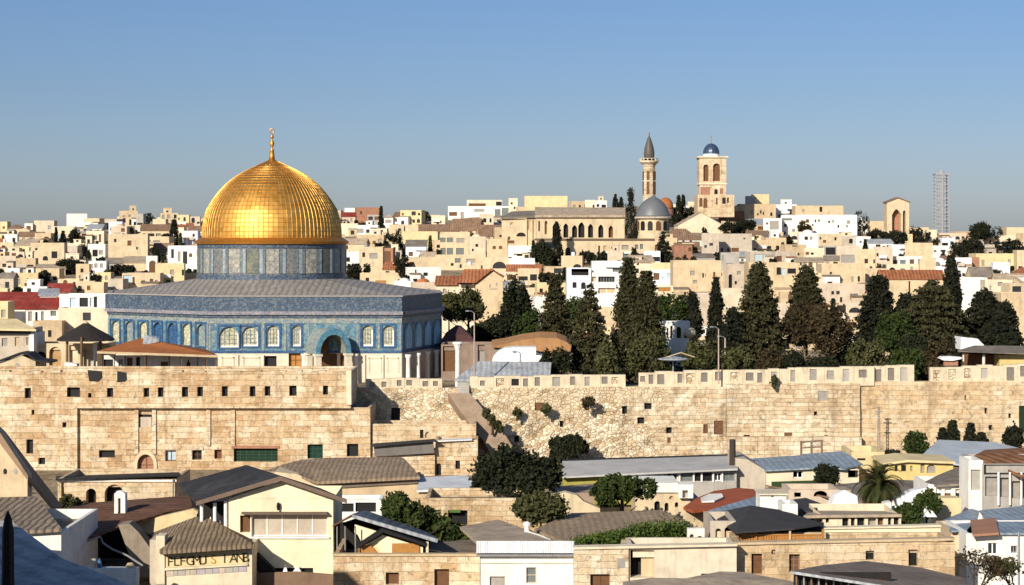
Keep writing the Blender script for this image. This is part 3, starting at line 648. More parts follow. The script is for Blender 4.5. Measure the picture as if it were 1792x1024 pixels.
for k in range(4):
    c = Vector((a.x, a.y, 0))+u*((k+0.62)*W/4.1); hw = 1.15; z0, z1, z2 = sz(611), sz(581), sz(567.5)
    m = MB(); m.prism([c-u*hw+Vector((0, 0, z0)), c+u*hw+Vector((0, 0, z0)), c+u*hw+Vector((0, 0, z1)), c+u*hw*0.6+Vector((0, 0, lerp(z1, z2, .55))), c+Vector((0, 0, z2)), c-u*hw*0.6+Vector((0, 0, lerp(z1, z2, .55))), c-u*hw+Vector((0, 0, z1))], n*0.22); m.build('pointed_panel', LB, sroot)
# white columns along the right side
for k in range(5):
    c = Vector((a.x, a.y, 0))+u*(0.4+k*(W-0.8)/4)+n*0.85; m = MB(); m.lathe([(0.42, 0), (0.45, 0.3), (0.34, 0.4), (0.30, zt_m-ZB-0.9), (0.45, zt_m-ZB-0.6), (0.45, zt_m-ZB-0.3)], 12, (c.x, c.y, ZB)); m.build('column', MARBLEW, sroot, True)
# roof: from the eaves up to the drum
DR = 128/F*SD; ZD = PZ(489, SD-DR)
m = MB(); ring = []; N = 64
ev = [Vector((*p, ZE-0.1)) for p in V_]
def eave_pt(ang):
    d = Vector((math.cos(ang), math.sin(ang), 0)); c = Vector((sx, SD, 0)); best = None
    for i in range(8):
        a, b = Vector((*V_[i], 0)), Vector((*V_[(i+1) % 8], 0)); e = b-a; den = d.x*e.y-d.y*e.x
        if abs(den) < 1e-9: continue
        w_ = a-c; t_ = (w_.x*e.y-w_.y*e.x)/den; s_ = (w_.x*d.y-w_.y*d.x)/den
        if t_ > 0 and -1e-6 <= s_ <= 1+1e-6 and (best is None or t_ > best): best = t_
    return best
angs = sorted([2*math.pi*k/N for k in range(N)]+[math.atan2(p[1]-SD, p[0]-sx) % (2*math.pi) for p in V_])
for a1, a2 in zip(angs, angs[1:]+[angs[0]+2*math.pi]):
    r1, r2 = eave_pt(a1), eave_pt(a2)
    if r1 is None or r2 is None: continue
    q = lambda r, a, z: Vector((sx+r*math.cos(a), SD+r*math.sin(a), z))
    m.quad(q(r1-0.05, a1, ZE-0.05), q(r2-0.05, a2, ZE-0.05), q(DR-0.1, a2, ZD), q(DR-0.1, a1, ZD))
m.build('lead_roof', LEAD, sroot)
m = MB(); 
for i in range(8):
    a, u, n, W = face_frame(i); O = Vector((a.x, a.y, ZE-0.02)); m.prism([O-u*0.15+n*0.25, O+u*(W+0.15)+n*0.25, O+u*W-n*0.5, O-n*0.5], (0, 0, 0.16))
m.build('coping', plain('coping_stone', (0.34, 0.30, 0.27), 0.8), sroot)
# drum
ZC = PZ(426, SD-DR)
m = MB(); m.lathe([(DR, ZD-0.6), (DR, ZC)], 96, (sx, SD, 0)); dr = m.build('drum', DRUMT, sroot)
m = MB()
for z0, z1, r in ((PZ(434, SD-DR), ZC-0.05, 0.14), (PZ(489, SD-DR)-0.3, PZ(481, SD-DR), 0.22)): m.lathe([(DR, z0), (DR+r, z0), (DR+r, z1), (DR, z1)], 96, (sx, SD, 0))
m.build('drum_band', NAVY_T, dr)
for k in range(24):
    a = 2*math.pi*(k+0.5)/24; am = 0.085; z0, z1 = PZ(479, SD-DR), PZ(436, SD-DR); m = MB()
    f_ = lambda aa, z, r: Vector((sx+(DR+r)*math.cos(aa), SD+(DR+r)*math.sin(aa), z))
    for s_ in range(4):
        a0, a1 = a-am+2*am*s_/4, a-am+2*am*(s_+1)/4
        m.prism([f_(a0, z0, -0.1), f_(a1, z0, -0.1), f_(a1, z1, -0.1), f_(a0, z1, -0.1)], Vector((math.cos(a), math.sin(a), 0))*0.2)
    o = m.build('drum_panel', [DRUMB, DRUMO, DRUMB, DRUMT][k % 4], dr)
    for aa in (a-am-0.03, a+am+0.03):
        m = MB(); m.prism([f_(aa-0.022, z0, -0.1), f_(aa+0.022, z0, -0.1), f_(aa+0.022, z1, -0.1), f_(aa-0.022, z1, -0.1)], Vector((math.cos(a), math.sin(a), 0))*0.3)
        m.build('drum_pier', DRUML if k % 2 else DRUMG, dr)
# dome
prof = [(121.2, 421), (121.2, 410), (120.3, 397), (118.4, 384), (114, 369), (108.5, 358.5), (101.5, 348), (93.5, 337.5), (84.5, 327), (73, 316.5), (60, 307), (46, 299), (30, 291.5), (16, 285), (7, 281), (4, 279)]
pr = [(r/F*SD, PZ(y, SD)) for r, y in prof]
def resample(pr, n):
    d = [0]
    for a, b in zip(pr, pr[1:]): d.append(d[-1]+math.hypot(b[0]-a[0], b[1]-a[1]))
    o = []
    for i in range(n+1):
        t = d[-1]*i/n
        o.append((interp(t, list(zip(d, [p[0] for p in pr]))), interp(t, list(zip(d, [p[1] for p in pr])))))
    return o
rows = resample(pr, 26); NS = 92
m = MB(); cz = rows[0][1]
node = lambda i, k, e=0.0: (sx+(rows[i][0]+e)*math.cos(2*math.pi*k/NS), SD+(rows[i][0]+e)*math.sin(2*math.pi*k/NS), rows[i][1]+e*0.3)
for i in range(26):
    for k in range(NS):
        if i == 25 or (i > 21 and k % 4) :
            if i > 21 and k % 4 == 0 or i == 25: pass
            if i > 21:
                m.quad(node(i, k), node(i, k+1), node(i+1, k+1), node(i+1, k)); continue
        A, B, C_, D_ = [Vector(q) for q in (node(i, k, 0.05), node(i, k+1, 0.05), node(i+1, k+1, 0.05), node(i+1, k, 0.05))]
        ctr = (A+B+C_+D_)/4; ax = Vector((sx, SD, cz+3)); nrm = (ctr-ax).normalized()
        tl, tb = random.gauss(0, 0.006), random.gauss(0, 0.006)
        ins = [ctr+(q-ctr)*0.88-nrm*(0.05+s1*tl+s2*tb) for q, s1, s2 in ((A, -1, -1), (B, 1, -1), (C_, 1, 1), (D_, -1, 1))]
        m.quad(*ins)
        for (p, q, r_, s_) in ((A, B, ins[1], ins[0]), (B, C_, ins[2], ins[1]), (C_, D_, ins[3], ins[2]), (D_, A, ins[0], ins[3])): m.quad(p, q, r_, s_)
dome = m.build('golden_dome', GOLDM, sroot, recalc=False)
m = MB(); m.lathe([(DR-0.3, ZC-0.25), (DR+0.45, ZC-0.1), (DR+0.55, ZC+0.25), (DR+0.2, ZC+0.5), (rows[0][0]+0.25, ZC+0.85), (rows[0][0]-0.3, ZC+0.9)], 96, (sx, SD, 0)); m.build('dome_cornice', GOLDD, sroot)
m = MB(); zf = lambda y: PZ(y, SD); q = SD/F
m.lathe([(r*q, zf(y)) for r, y in ((5, 279.5), (4.6, 273), (3.4, 264), (4.2, 263), (2.0, 261), (1.5, 258), (3.8, 254), (4.2, 251), (3.2, 247.5), (1.4, 245.5), (1.3, 243), (3.2, 240.5), (3.0, 238), (1.2, 236), (1.0, 233))], 14, (sx, SD, 0))
fo = m.build('finial', GOLDM, sroot, True)
m = MB(); cc = Vector((sx, SD, zf(229))); m.tube([cc+Vector((3.6*q*math.sin(2*math.pi*(i+.6)/22), 0, -3.9*q*math.cos(2*math.pi*(i+.6)/22))) for i in range(22)], [0.09]*22, 8); m.build('crescent', GOLDM, fo)
# vaulted porch that juts out to the right
pd = Vector((0.50, -1, 0)).normalized(); pu = Vector((1, 0.50, 0)).normalized(); L_ = 4.6
pc = Vector((PXx(563, SF), SF+0.6, 0)); zs = sz(617); R0, R1 = 2.6, 2.0
def arch(r, d, n=16, pk=1.36):
    return [pc+pd*d+pu*(-r*math.cos(math.pi*i/n))+Vector((0, 0, zs+r*pk*(math.sin(math.pi*i/n))**0.92)) for i in range(n+1)]
m = MB(); a, b = arch(R0, 0), arch(R0, L_)
for i in range(16): m.quad(a[i], a[i+1], b[i+1], b[i])
a2, b2 = arch(R1, 0), arch(R1, L_)
for i in range(16): m.quad(a2[i], a2[i+1], b2[i+1], b2[i])
po = m.build('porch_vault', PALE_T, sroot, False)
m = MB(); bk = arch(R1+0.15, 1.0); m.prism([bk[0]+Vector((0, 0, ZB-zs))]+bk+[bk[-1]+Vector((0, 0, ZB-zs))], -pd*0.2); m.build('porch_shade_panel', BROWND, po)  # dark arch-shaped panel paints the shade inside the porch
m = MB(); c1, c2 = arch(R0+0.06, L_+0.02), arch(R1, L_+0.02)
for i in range(16): m.prism([c1[i], c1[i+1], c2[i+1], c2[i]], -pd*0.25)
m.build('arch_ring', TURQ_T, po)
for sgn in (-1, 1):
    for d in (L_-0.35, 0.7):
        c = pc+pd*d+pu*(sgn*(R0+R1)/2); m = MB()
        m.prism([c-pu*0.42-pd*0.42+Vector((0, 0, ZB)), c+pu*0.42-pd*0.42+Vector((0, 0, ZB)), c+pu*0.42+pd*0.42+Vector((0, 0, ZB)), c-pu*0.42+pd*0.42+Vector((0, 0, ZB))], (0, 0, zs-ZB-0.3))
        m.prism([c-pu*0.55-pd*0.55+Vector((0, 0, zs-0.3)), c+pu*0.55-pd*0.55+Vector((0, 0, zs-0.3)), c+pu*0.55+pd*0.55+Vector((0, 0, zs-0.3)), c-pu*0.55+pd*0.55+Vector((0, 0, zs-0.3))], (0, 0, 0.32))
        m.build('porch_pillar', MARBLE, po)
for px in (532, 545, 622):
    m = MB(); X = PXx(px, SF-0.9); m.lathe([(0.45, ZB), (0.45, ZB+0.3), (0.36, ZB+0.4), (0.33, sz(624)), (0.48, sz(621)), (0.48, sz(618.5))], 12, (X, SF-0.9, 0)); m.build('column', MARBLEW, sroot, True)

# ------------------------------------------------------------------ hilltop landmarks
def lm(px, py, D): return Vector((PXx(px, D), D, PZ(py, D)))
# minaret
MD = 800.0; k = MD/F
r = thing('minaret', 'slender stone minaret with balcony and dark pointed cap behind the grey dome', 'minaret', lm(1136, 372, MD)); c = (PXx(1136, MD), MD, 0)
MIN = stone('minaret_stone', (0.50, 0.36, 0.21), (0.62, 0.50, 0.34), (0.70, 0.60, 0.45), 1.6, 0.9)
m = MB(); m.lathe([(11.5*k, PZ(380, MD)), (11.0*k, PZ(340, MD)), (10.2*k, PZ(292, MD)), (11.2*k, PZ(290, MD)), (12.0*k, PZ(287, MD))], 12, c); sh = m.build('shaft', MIN, r)
m = MB()
for i in range(12):
    a = 2*math.pi*(i+0.5)/12
    if i % 2 == 0:
        for (za, zb) in ((318, 340), (300, 315)):
            x, y = math.cos(a)*10.9*k, math.sin(a)*10.9*k; t_ = Vector((-math.sin(a), math.cos(a), 0)); q = Vector((c[0]+x, c[1]+y, 0))
            m.prism([q-t_*0.55+Vector((0, 0, PZ(zb, MD))), q+t_*0.55+Vector((0, 0, PZ(zb, MD))), q+t_*0.55+Vector((0, 0, PZ(za, MD))), q-t_*0.55+Vector((0, 0, PZ(za, MD)))], Vector((math.cos(a), math.sin(a), 0))*0.12)
m.build('slit_window', BROWND, sh)
m = MB(); m.lathe([(12*k, PZ(288, MD)), (14*k, PZ(286.5, MD)), (16.5*k, PZ(284, MD)), (16.5*k, PZ(281.5, MD)), (10*k, PZ(281, MD))], 16, c); bal = m.build('balcony', MIN, r)
m = MB()
for i in range(14):
    a = 2*math.pi*i/14; m.tube([(c[0]+15.8*k*math.cos(a), c[1]+15.8*k*math.sin(a), PZ(282, MD)), (c[0]+15.8*k*math.cos(a), c[1]+15.8*k*math.sin(a), PZ(278, MD))], 0.18, 6)
m.lathe([(15.4*k, PZ(278, MD)), (16.2*k, PZ(278, MD)), (16.2*k, PZ(277.3, MD)), (15.4*k, PZ(277.3, MD))], 20, c); m.build('railing', CREAM2, bal)
m = MB(); m.lathe([(8.5*k, PZ(281, MD)), (8.2*k, PZ(276, MD)), (9*k, PZ(275, MD)), (9.3*k, PZ(268, MD)), (8.3*k, PZ(260, MD)), (6.2*k, PZ(252, MD)), (3.6*k, PZ(244, MD)), (1.4*k, PZ(239, MD)), (0.5*k, PZ(236, MD))], 16, c); m.build('pointed_cap', plain('dark_lead', (0.10, 0.085, 0.07), 0.5), r, True)
m = MB(); m.tube([(c[0], c[1], PZ(237, MD)), (c[0], c[1], PZ(231, MD))], 0.12, 6); m.ball((c[0], c[1], PZ(234, MD)), 0.35, 8); m.build('finial', GOLDD, r)
# bell tower
BD = 820.0; k = BD/F
r = thing('bell_tower', 'tall cream stone bell tower topped by a small dark blue dome and cross', 'bell tower', lm(1247, 376, BD))
TWS = stone('tower_stone', (0.58, 0.42, 0.25), (0.66, 0.50, 0.32), (0.70, 0.56, 0.39), 2.0, 1.0, msize=0.01)
wallbox(r, 1224, 1271, 276, 320, BD, 11.3, TWS, [(1231, 1240, 288, 317, 1, 'belfry_opening', BROWND), (1248, 1260, 286, 317, 1, 'belfry_opening', BROWND)], 'belfry', rec=1.2)
wallbox(r, 1224.5, 1270.5, 323, 343, BD+0.1, 11.1, TWS, [(1226, 1243, 328, 341, 0, 'window', BRICKR), (1250, 1256, 331, 340, 1), (1260, 1266, 330, 340, 0, 'window', BRICKR)], 'middle_stage', rec=0.4)
for y0, y1, e in ((273.5, 276, 3.0), (320, 323, 1.0)): m = MB(); m.box(PXx(1224-e, BD), PXx(1271+e, BD), BD-e*k, BD+11.3+e*k, PZ(y1, BD), PZ(y0, BD)); m.build('cornice', CREAM2, r)
wallbox(r, 1221, 1285, 341, 380, BD-2.5, 16, TWS, [(1224, 1229.5, 347, 362, 0, 'window', BROWND), (1231, 1238, 347, 364, 1, 'window', BROWND), (1264, 1270, 346, 357, 0), (1253, 1256, 346, 358, 1, 'window', BROWND), (1272, 1276, 346, 355, 0, 'window', BROWND)], 'lower_stage', rec=0.5)
cc = (PXx(1247, BD), BD+5.6, 0)
m = MB(); m.lathe([(14.5*k, PZ(273.5, BD)), (14.2*k, PZ(268, BD))], 16, cc); m.build('dome_base', BLUEWHITE, r)
m = MB(); m.lathe([(14.6*k, PZ(268.5, BD))]+[(14.6*k*math.cos(q), PZ(268, BD)+18*k*math.sin(q)) for q in [i*math.pi/2/9 for i in range(9)]]+[(0.1, PZ(250, BD))], 16, cc); m.build('blue_dome', plain('blue_lead', (0.045, 0.075, 0.12), 0.3, 0.2, 0.5), r)
m = MB(); q = PZ(250, BD); m.tube([(cc[0], cc[1], q-0.3), (cc[0], cc[1], PZ(236, BD))], 0.22, 6); m.box(cc[0]-1.1, cc[0]+1.1, cc[1]-0.15, cc[1]+0.15, PZ(242.5, BD), PZ(241, BD)); m.build('cross', METAL, r)
# grey ogee dome on arcaded drum
GD = 720.0; k = GD/F
r = thing('domed_church', 'round church with ogee grey lead dome in front of the minaret', 'church', lm(1145, 405, GD)); cc = (PXx(1145, GD), GD+6, 0)
OG = [(31, 379), (30, 376), (28.5, 371), (25, 362), (20, 355), (13, 349), (7, 345.5), (2.5, 343), (0.5, 341)]
m = MB(); m.lathe([(a*k, PZ(b, GD)) for a, b in OG], 24, cc); m.build('grey_dome', plain('grey_lead', (0.15, 0.155, 0.16), 0.45, 0.1, 0.4), r, True)
m = MB(); m.lathe([(29*k, PZ(383, GD)), (33*k, PZ(382, GD)), (33*k, PZ(379.5, GD)), (30*k, PZ(378.5, GD))], 24, cc); m.build('cornice', BEIGEG, r)
m = MB(); m.lathe([(27.5*k, PZ(425, GD)), (27.5*k, PZ(382.5, GD))], 24, cc); dd = m.build('drum', CREAM, r)
for i in range(12):
    a = 2*math.pi*(i+0.5)/12; t_ = Vector((-math.sin(a), math.cos(a), 0)); nn = Vector((math.cos(a), math.sin(a), 0)); q = Vector((cc[0], cc[1], 0))+nn*(27.2*k); m = MB()
    pts = [q-t_*0.9+Vector((0, 0, PZ(403, GD))), q+t_*0.9+Vector((0, 0, PZ(403, GD)))]+[q+t_*0.9*math.cos(b)+Vector((0, 0, PZ(391, GD)+0.9*math.sin(b))) for b in [j*math.pi/6 for j in range(7)]]
    m.prism(pts, nn*0.25); m.build('window', DARK if i % 3 else BROWND, dd)
# orange dome behind
r = thing('orange_domed_building', 'low building under a rounded orange dome between minaret and bell tower', 'building', lm(1168, 372, 790)); cc = (PXx(1167, 790), 796, 0); k = 790/F
m = MB(); m.lathe([(13.5*k, PZ(366, 790))]+[(13.5*k*math.cos(q), PZ(362, 790)+17*k*math.sin(q)) for q in [i*math.pi/2/8 for i in range(8)]]+[(0.1, PZ(345, 790))], 18, cc); m.build('dome', plaster('orange_dome', (0.36, 0.125, 0.045), 0.4), r, True)
m = MB(); m.lathe([(14*k, PZ(385, 790)), (14*k, PZ(365.5, 790))], 18, cc); m.build('wall', BRICKR, r)
# arched monastery
AD = 645.0; k = AD/F
r = thing('arcaded_monastery', 'long cream monastery with a row of pointed arches below the grey domed church', 'monastery', lm(1020, 460, AD))
MON = plaster('monastery_stone', (0.60, 0.47, 0.30), 0.5, 0.35)
wallbox(r, 939, 1093, 380, 418, AD, 14, MON, [(942, 945, 386, 405, 2, 'window', TAN), (953, 958, 386, 410, 2, 'window', TAN), (967, 979, 389, 416, 2, 'arch', DARK), (986, 994.5, 391, 416, 2, 'arch', DARK), (1001, 1010, 394, 416, 2, 'arch', DARK), (1012, 1023, 389, 416, 2, 'arch', DARK), (1029, 1038, 392, 416, 2, 'arch', DARK), (1047, 1056, 393, 416, 2, 'arch', DARK), (1065, 1073, 395, 416, 2, 'arch', BROWND)], 'upper_wall', rec=1.5)
m = MB(); m.prism([P(936, 380.5, AD-1), P(1094, 380.5, AD-1), P(1094, 367, AD+12), P(936, 366, AD+12)], (0, 0, 0.7)); m.build('roof', BEIGER, r)
m = MB(); m.box(PXx(935, AD-1.6), PXx(1146, AD-1.6), AD-1.6, AD-0.02, PZ(421, AD), PZ(417.5, AD)); m.build('ledge', plain('dark_ledge', (0.14, 0.10, 0.065), 0.9), r)
wallbox(r, 980, 1146, 420.5, 475, AD-1.3, 14, MON, [(990, 998, 433, 456, 1), (1047, 1050, 430, 456, 0), (1056, 1062, 430, 437, 0, 'window', TAN), (1070, 1081, 431, 436, 0, 'window', SHUT), (1088, 1100, 429, 437, 0, 'window', SHUT), (1111, 1117, 428, 436, 0, 'window', GLASSG), (1120, 1125.5, 427, 436, 0, 'window', GLASSG), (1057, 1067, 446, 458, 0, 'window', GLASSG), (1071, 1084, 445, 456, 0, 'window', GLASSG), (1087, 1100, 444, 456, 0, 'window', GLASSG), (1110, 1128, 444, 456, 0, 'window', GLASSD)], 'lower_wall', rec=0.5)
m = MB(); m.box(PXx(1054, AD-1.6), PXx(1105, AD-1.6), AD-1.62, AD-1.303, PZ(444, AD), PZ(440, AD)); m.build('string_course', WHITE, r)
AW = 690.0
r = thing('monastery_wing', 'cream buttressed wing adjoining the arcaded monastery on its left side', 'building', lm(900, 450, AW))
wallbox(r, 878, 941, 383, 445, AW, 16, MON, [(904, 920, 407, 414, 1), (924, 929, 386, 402, 0, 'window', TAN), (889, 893, 414, 420, 0, 'window', BROWND), (888, 900, 421, 426, 0, 'window', BROWND), (893, 899, 389, 394, 1, 'window', TAN)], 'wall', rec=0.5)
m = MB()
for px in (921, 931, 938): m.box(PXx(px-1.2, AW), PXx(px+1.2, AW), AW-0.6, AW-0.003, PZ(430, AW), PZ(384, AW))
m.build('buttress', MON, r)
m = MB(); m.prism([P(876, 383.5, AW-1), P(942, 381, AW-1), P(942, 371, AW+14), P(895, 373, AW+14)], (0, 0, 0.6)); m.build('roof', TARR, r)
# gabled arch ruin on the ridge
RD = 850.0
r = thing('arched_gable_tower', 'cream gabled tower with a tall open brown arch standing on the ridge', 'tower', lm(1572, 412, RD)); k = RD/F
X0 = PXx(1552, RD); W = (1591-1552)*k; zb = PZ(415, RD); H = PZ(354, RD)-zb
hs = [((1561-1552)*k, (1577-1552)*k, 0, PZ(366, RD)-zb, 2), ((1580-1552)*k, (1585-1552)*k, 1.0, PZ(368, RD)-zb, 2)]
m = MB(); m.facade((X0, RD, zb), (1, 0, 0), W, H, hs, 3.5, (0, -1, 0)); m.poly([(X0, RD, zb+H), (X0+W, RD, zb+H), (X0+W*0.5, RD, PZ(347.5, RD))])
m.quad((X0, RD, zb), (X0, RD+7, zb), (X0, RD+7, zb+H), (X0, RD, zb+H)); m.quad((X0+W, RD, zb), (X0+W, RD+7, zb), (X0+W, RD+7, zb+H), (X0+W, RD, zb+H)); m.quad((X0, RD+7, zb), (X0+W, RD+7, zb), (X0+W, RD+7, zb+H), (X0, RD+7, zb+H)); m.poly([(X0, RD+7, zb+H), (X0+W, RD+7, zb+H), (X0+W*0.5, RD+7, PZ(347.5, RD))])
m.build('wall', CREAM, r); opening(r, (X0, RD, zb), (1, 0, 0), (0, -1, 0), hs[0], 3.5, BRICKR, 'arch'); opening(r, (X0, RD, zb), (1, 0, 0), (0, -1, 0), hs[1], 3.5, TAN, 'arch')
m = MB(); pk = Vector((X0+W/2, RD-0.5, PZ(346.5, RD)))
for sgn in (-1, 1):
    e = Vector((X0+W/2+sgn*(W/2+0.5), RD-0.5, zb+H-0.2)); m.prism([pk, e, e+Vector((0, 8, 0)), pk+Vector((0, 8, 0))], (0, 0, 0.35))
m.build('roof', BROWNR, r)
# lattice tower
TD = 900.0; k = TD/F
r = thing('lattice_tower', 'square pale metal lattice tower rising above the ridge at the right', 'tower', lm(1650, 410, TD)); cx, cy = PXx(1650, TD), TD+3
LAT = plain('pale_steel', (0.34, 0.325, 0.325), 0.6)
for sx_ in (-1, 1):
    for sy in (-1, 1):
        m = MB(); m.tube([(cx+sx_*12*k, cy+sy*2.8, PZ(414, TD)), (cx+sx_*11.5*k, cy+sy*2.8, PZ(305, TD))], 0.26, 6); m.build('leg', LAT, r)
m = MB(); m.tube([(cx, cy-2.9, PZ(412, TD)), (cx, cy-2.9, PZ(303, TD))], 0.45, 6); m.build('central_mast', LAT, r)
m = MB()
for i in range(17):
    z = PZ(408-i*6.1, TD); h = 0.28 if i % 2 else 0.42
    for sy in (-1, 1): m.box(cx-12.3*k, cx+12.3*k, cy+sy*2.8-0.12, cy+sy*2.8+0.12, z-h/2, z+h/2)
    for sx_ in (-1, 1): m.box(cx+sx_*11.8*k-0.12, cx+sx_*11.8*k+0.12, cy-2.65, cy+2.65, z-h/2, z+h/2)
m.build('cross_bar', LAT, r)
m = MB()
for i in range(16):
    z0, z1 = PZ(408-i*6.1, TD), PZ(408-(i+1)*6.1, TD); s_ = 1 if i % 2 else -1
    m.tube([(cx-s_*11.5*k, cy-2.8, z0), (cx, cy-2.8, z1)], 0.10, 5); m.tube([(cx+s_*11.5*k, cy+2.8, z0), (cx, cy+2.8, z1)], 0.10, 5)
m.build('brace', LAT, r)
m = MB(); m.box(cx-12.8*k, cx+12.8*k, cy-3.2, cy+3.2, PZ(306, TD), PZ(303.5, TD)); m.lathe([(7*k, PZ(303.5, TD)), (2.5*k, PZ(299, TD)), (0.5*k, PZ(296, TD)), (0.4*k, PZ(291, TD))], 8, (cx, cy, 0)); m.build('platform', LAT, r)
# ------------------------------------------------------------------ fortress wall, left block
FD = 239.4
r = thing('fortress_wall', 'high ochre stone fortress building with small square windows below the golden domed shrine', 'wall', (PXx(300, FD), FD, 0))
up = [(43, 54, 679, 697), (117, 140, 678, 695), (187, 198, 679, 695), (251, 261, 679, 695), (276, 286, 678, 695), (318, 329, 677, 695), (345, 355, 677, 694), (388, 398.5, 676, 694),
      (437, 447, 676, 694), (463, 473, 676, 693), (506, 519, 675, 693), (565, 574, 675, 691), (154, 160, 688, 696)]
wallbox(r, -160, 613, 651, 713, FD, 11, ST_A, [(*h, 0, 'window', DARK) for h in up], 'upper_wall', rec=0.7)
wallbox(r, -160, 135, 713, 900, FD, 10.9, ST_A, [(55, 60, 717, 726), (109, 116, 739, 748), (46, 58, 769, 794), (67, 79, 801, 813)], 'lower_wall', z0=0.5, rec=0.6, top=False)
wallbox(r, 135, 648, 713.4, 900, FD+0.55, 10, ST_A, [(240, 268, 718, 748, 0, 'window', DARK), (173, 201, 788, 801), (289, 308, 788, 807, 0, 'window', GLASSB, BROWND, (1, 0)), (336, 353, 788, 805, 0, 'window', DARK, BROWND, (1, 1)), (375, 388, 787, 803, 0, 'window', BROWND),
       (409, 486, 785, 808, 0, 'window', plain('dark_green_net', (0.012, 0.03, 0.014), 0.8), plain('green_paint', (0.02, 0.06, 0.035), 0.6), (6, 3)), (538, 565, 778, 803, 0, 'window', plain('green_glass', (0.015, 0.045, 0.035), 0.2), plain('green_paint', (0.02, 0.06, 0.035), 0.6), (2, 2)), (607, 627, 777, 799), (241, 269, 796, 833, 1, 'door', BRICKR, BROWND, (1, 1))],
        'lower_wall', z0=0.5, rec=0.6)
def wbox(m, x0, x1, y0, y1, D, d0, d1): return m.box(PXx(x0, D), PXx(x1, D), D-d0, D+d1, PZ(y1, D), PZ(y0, D))
m = MB(); wbox(m, 135.5, 614, 711, 714.2, FD, 0.22, 0.6); m.build('cornice', ST_B, r)
for px, y0 in ((270, 716), (365, 716), (408, 716), (239, 716)):
    m = MB(); wbox(m, px-3.5, px+3.5, y0, 780 if px > 300 else 795, FD+0.55, 0.22, 0.1); m.build('pilaster', ST_B, r)
m = MB(); wbox(m, 244, 265, 730, 748, FD+0.75, 0.0, 0.2); m.build('shutter', BEIGEG, r)
for (a, b, c, d) in ((409, 486, 780, 784.8), (336, 353, 783, 787.5)):
    m = MB(); wbox(m, a-3, b+3, c, d, FD+0.55, 0.12, 0.1); m.build('lintel', BRICKR if a > 400 else ST_B, r)
m = MB(); cx_, cz_ = 255, 813
for i in range(10):
    a0, a1 = math.pi*i/10, math.pi*(i+1)/10
    q = lambda a, R: P(cx_+R*math.cos(a), cz_-R*1.25*math.sin(a), FD+0.55)
    m.prism([q(a0, 14.5), q(a1, 14.5), q(a1, 20), q(a0, 20)], (0, -0.18, 0))
for s_ in (-1, 1): m.prism([P(cx_+s_*14.5, 813, FD+0.55), P(cx_+s_*20, 813, FD+0.55), P(cx_+s_*20, 833, FD+0.55), P(cx_+s_*14.5, 833, FD+0.55)], (0, -0.18, 0))
m.build('door_surround', CREAM, r)
rnd = random.Random(3)
m = MB(); x = -160.0
while x < 612:
    w_ = rnd.uniform(8, 24); h_ = rnd.uniform(-1, 3.2) if rnd.random() < 0.75 else 0
    if h_ > 0.5 and not (150 < x < 222): wbox(m, x, min(x+w_-0.6, 613), 651.3-h_, 652, FD, rnd.uniform(-0.1, 0.08), 1.2)
    x += w_
m.build('coping_stone', ST_B, r)
m = MB(); wbox(m, 606.5, 615, 648, 708, FD, 0.25, 1.2); m.build('corner_pillar', CREAM2, r)
for (pts) in ([(153, 648), (178, 650), (179, 661), (172, 668), (156, 667)], [(205, 650), (221, 652), (222, 664), (219, 668), (205, 669)]):
    m = MB(); m.prism([P(x, y, FD-0.06) for x, y in pts], (0, 0.3, 0)); m.build('gap_shadow', DARK, r)  # black slabs paint the shadows of broken gaps, nothing is cut out
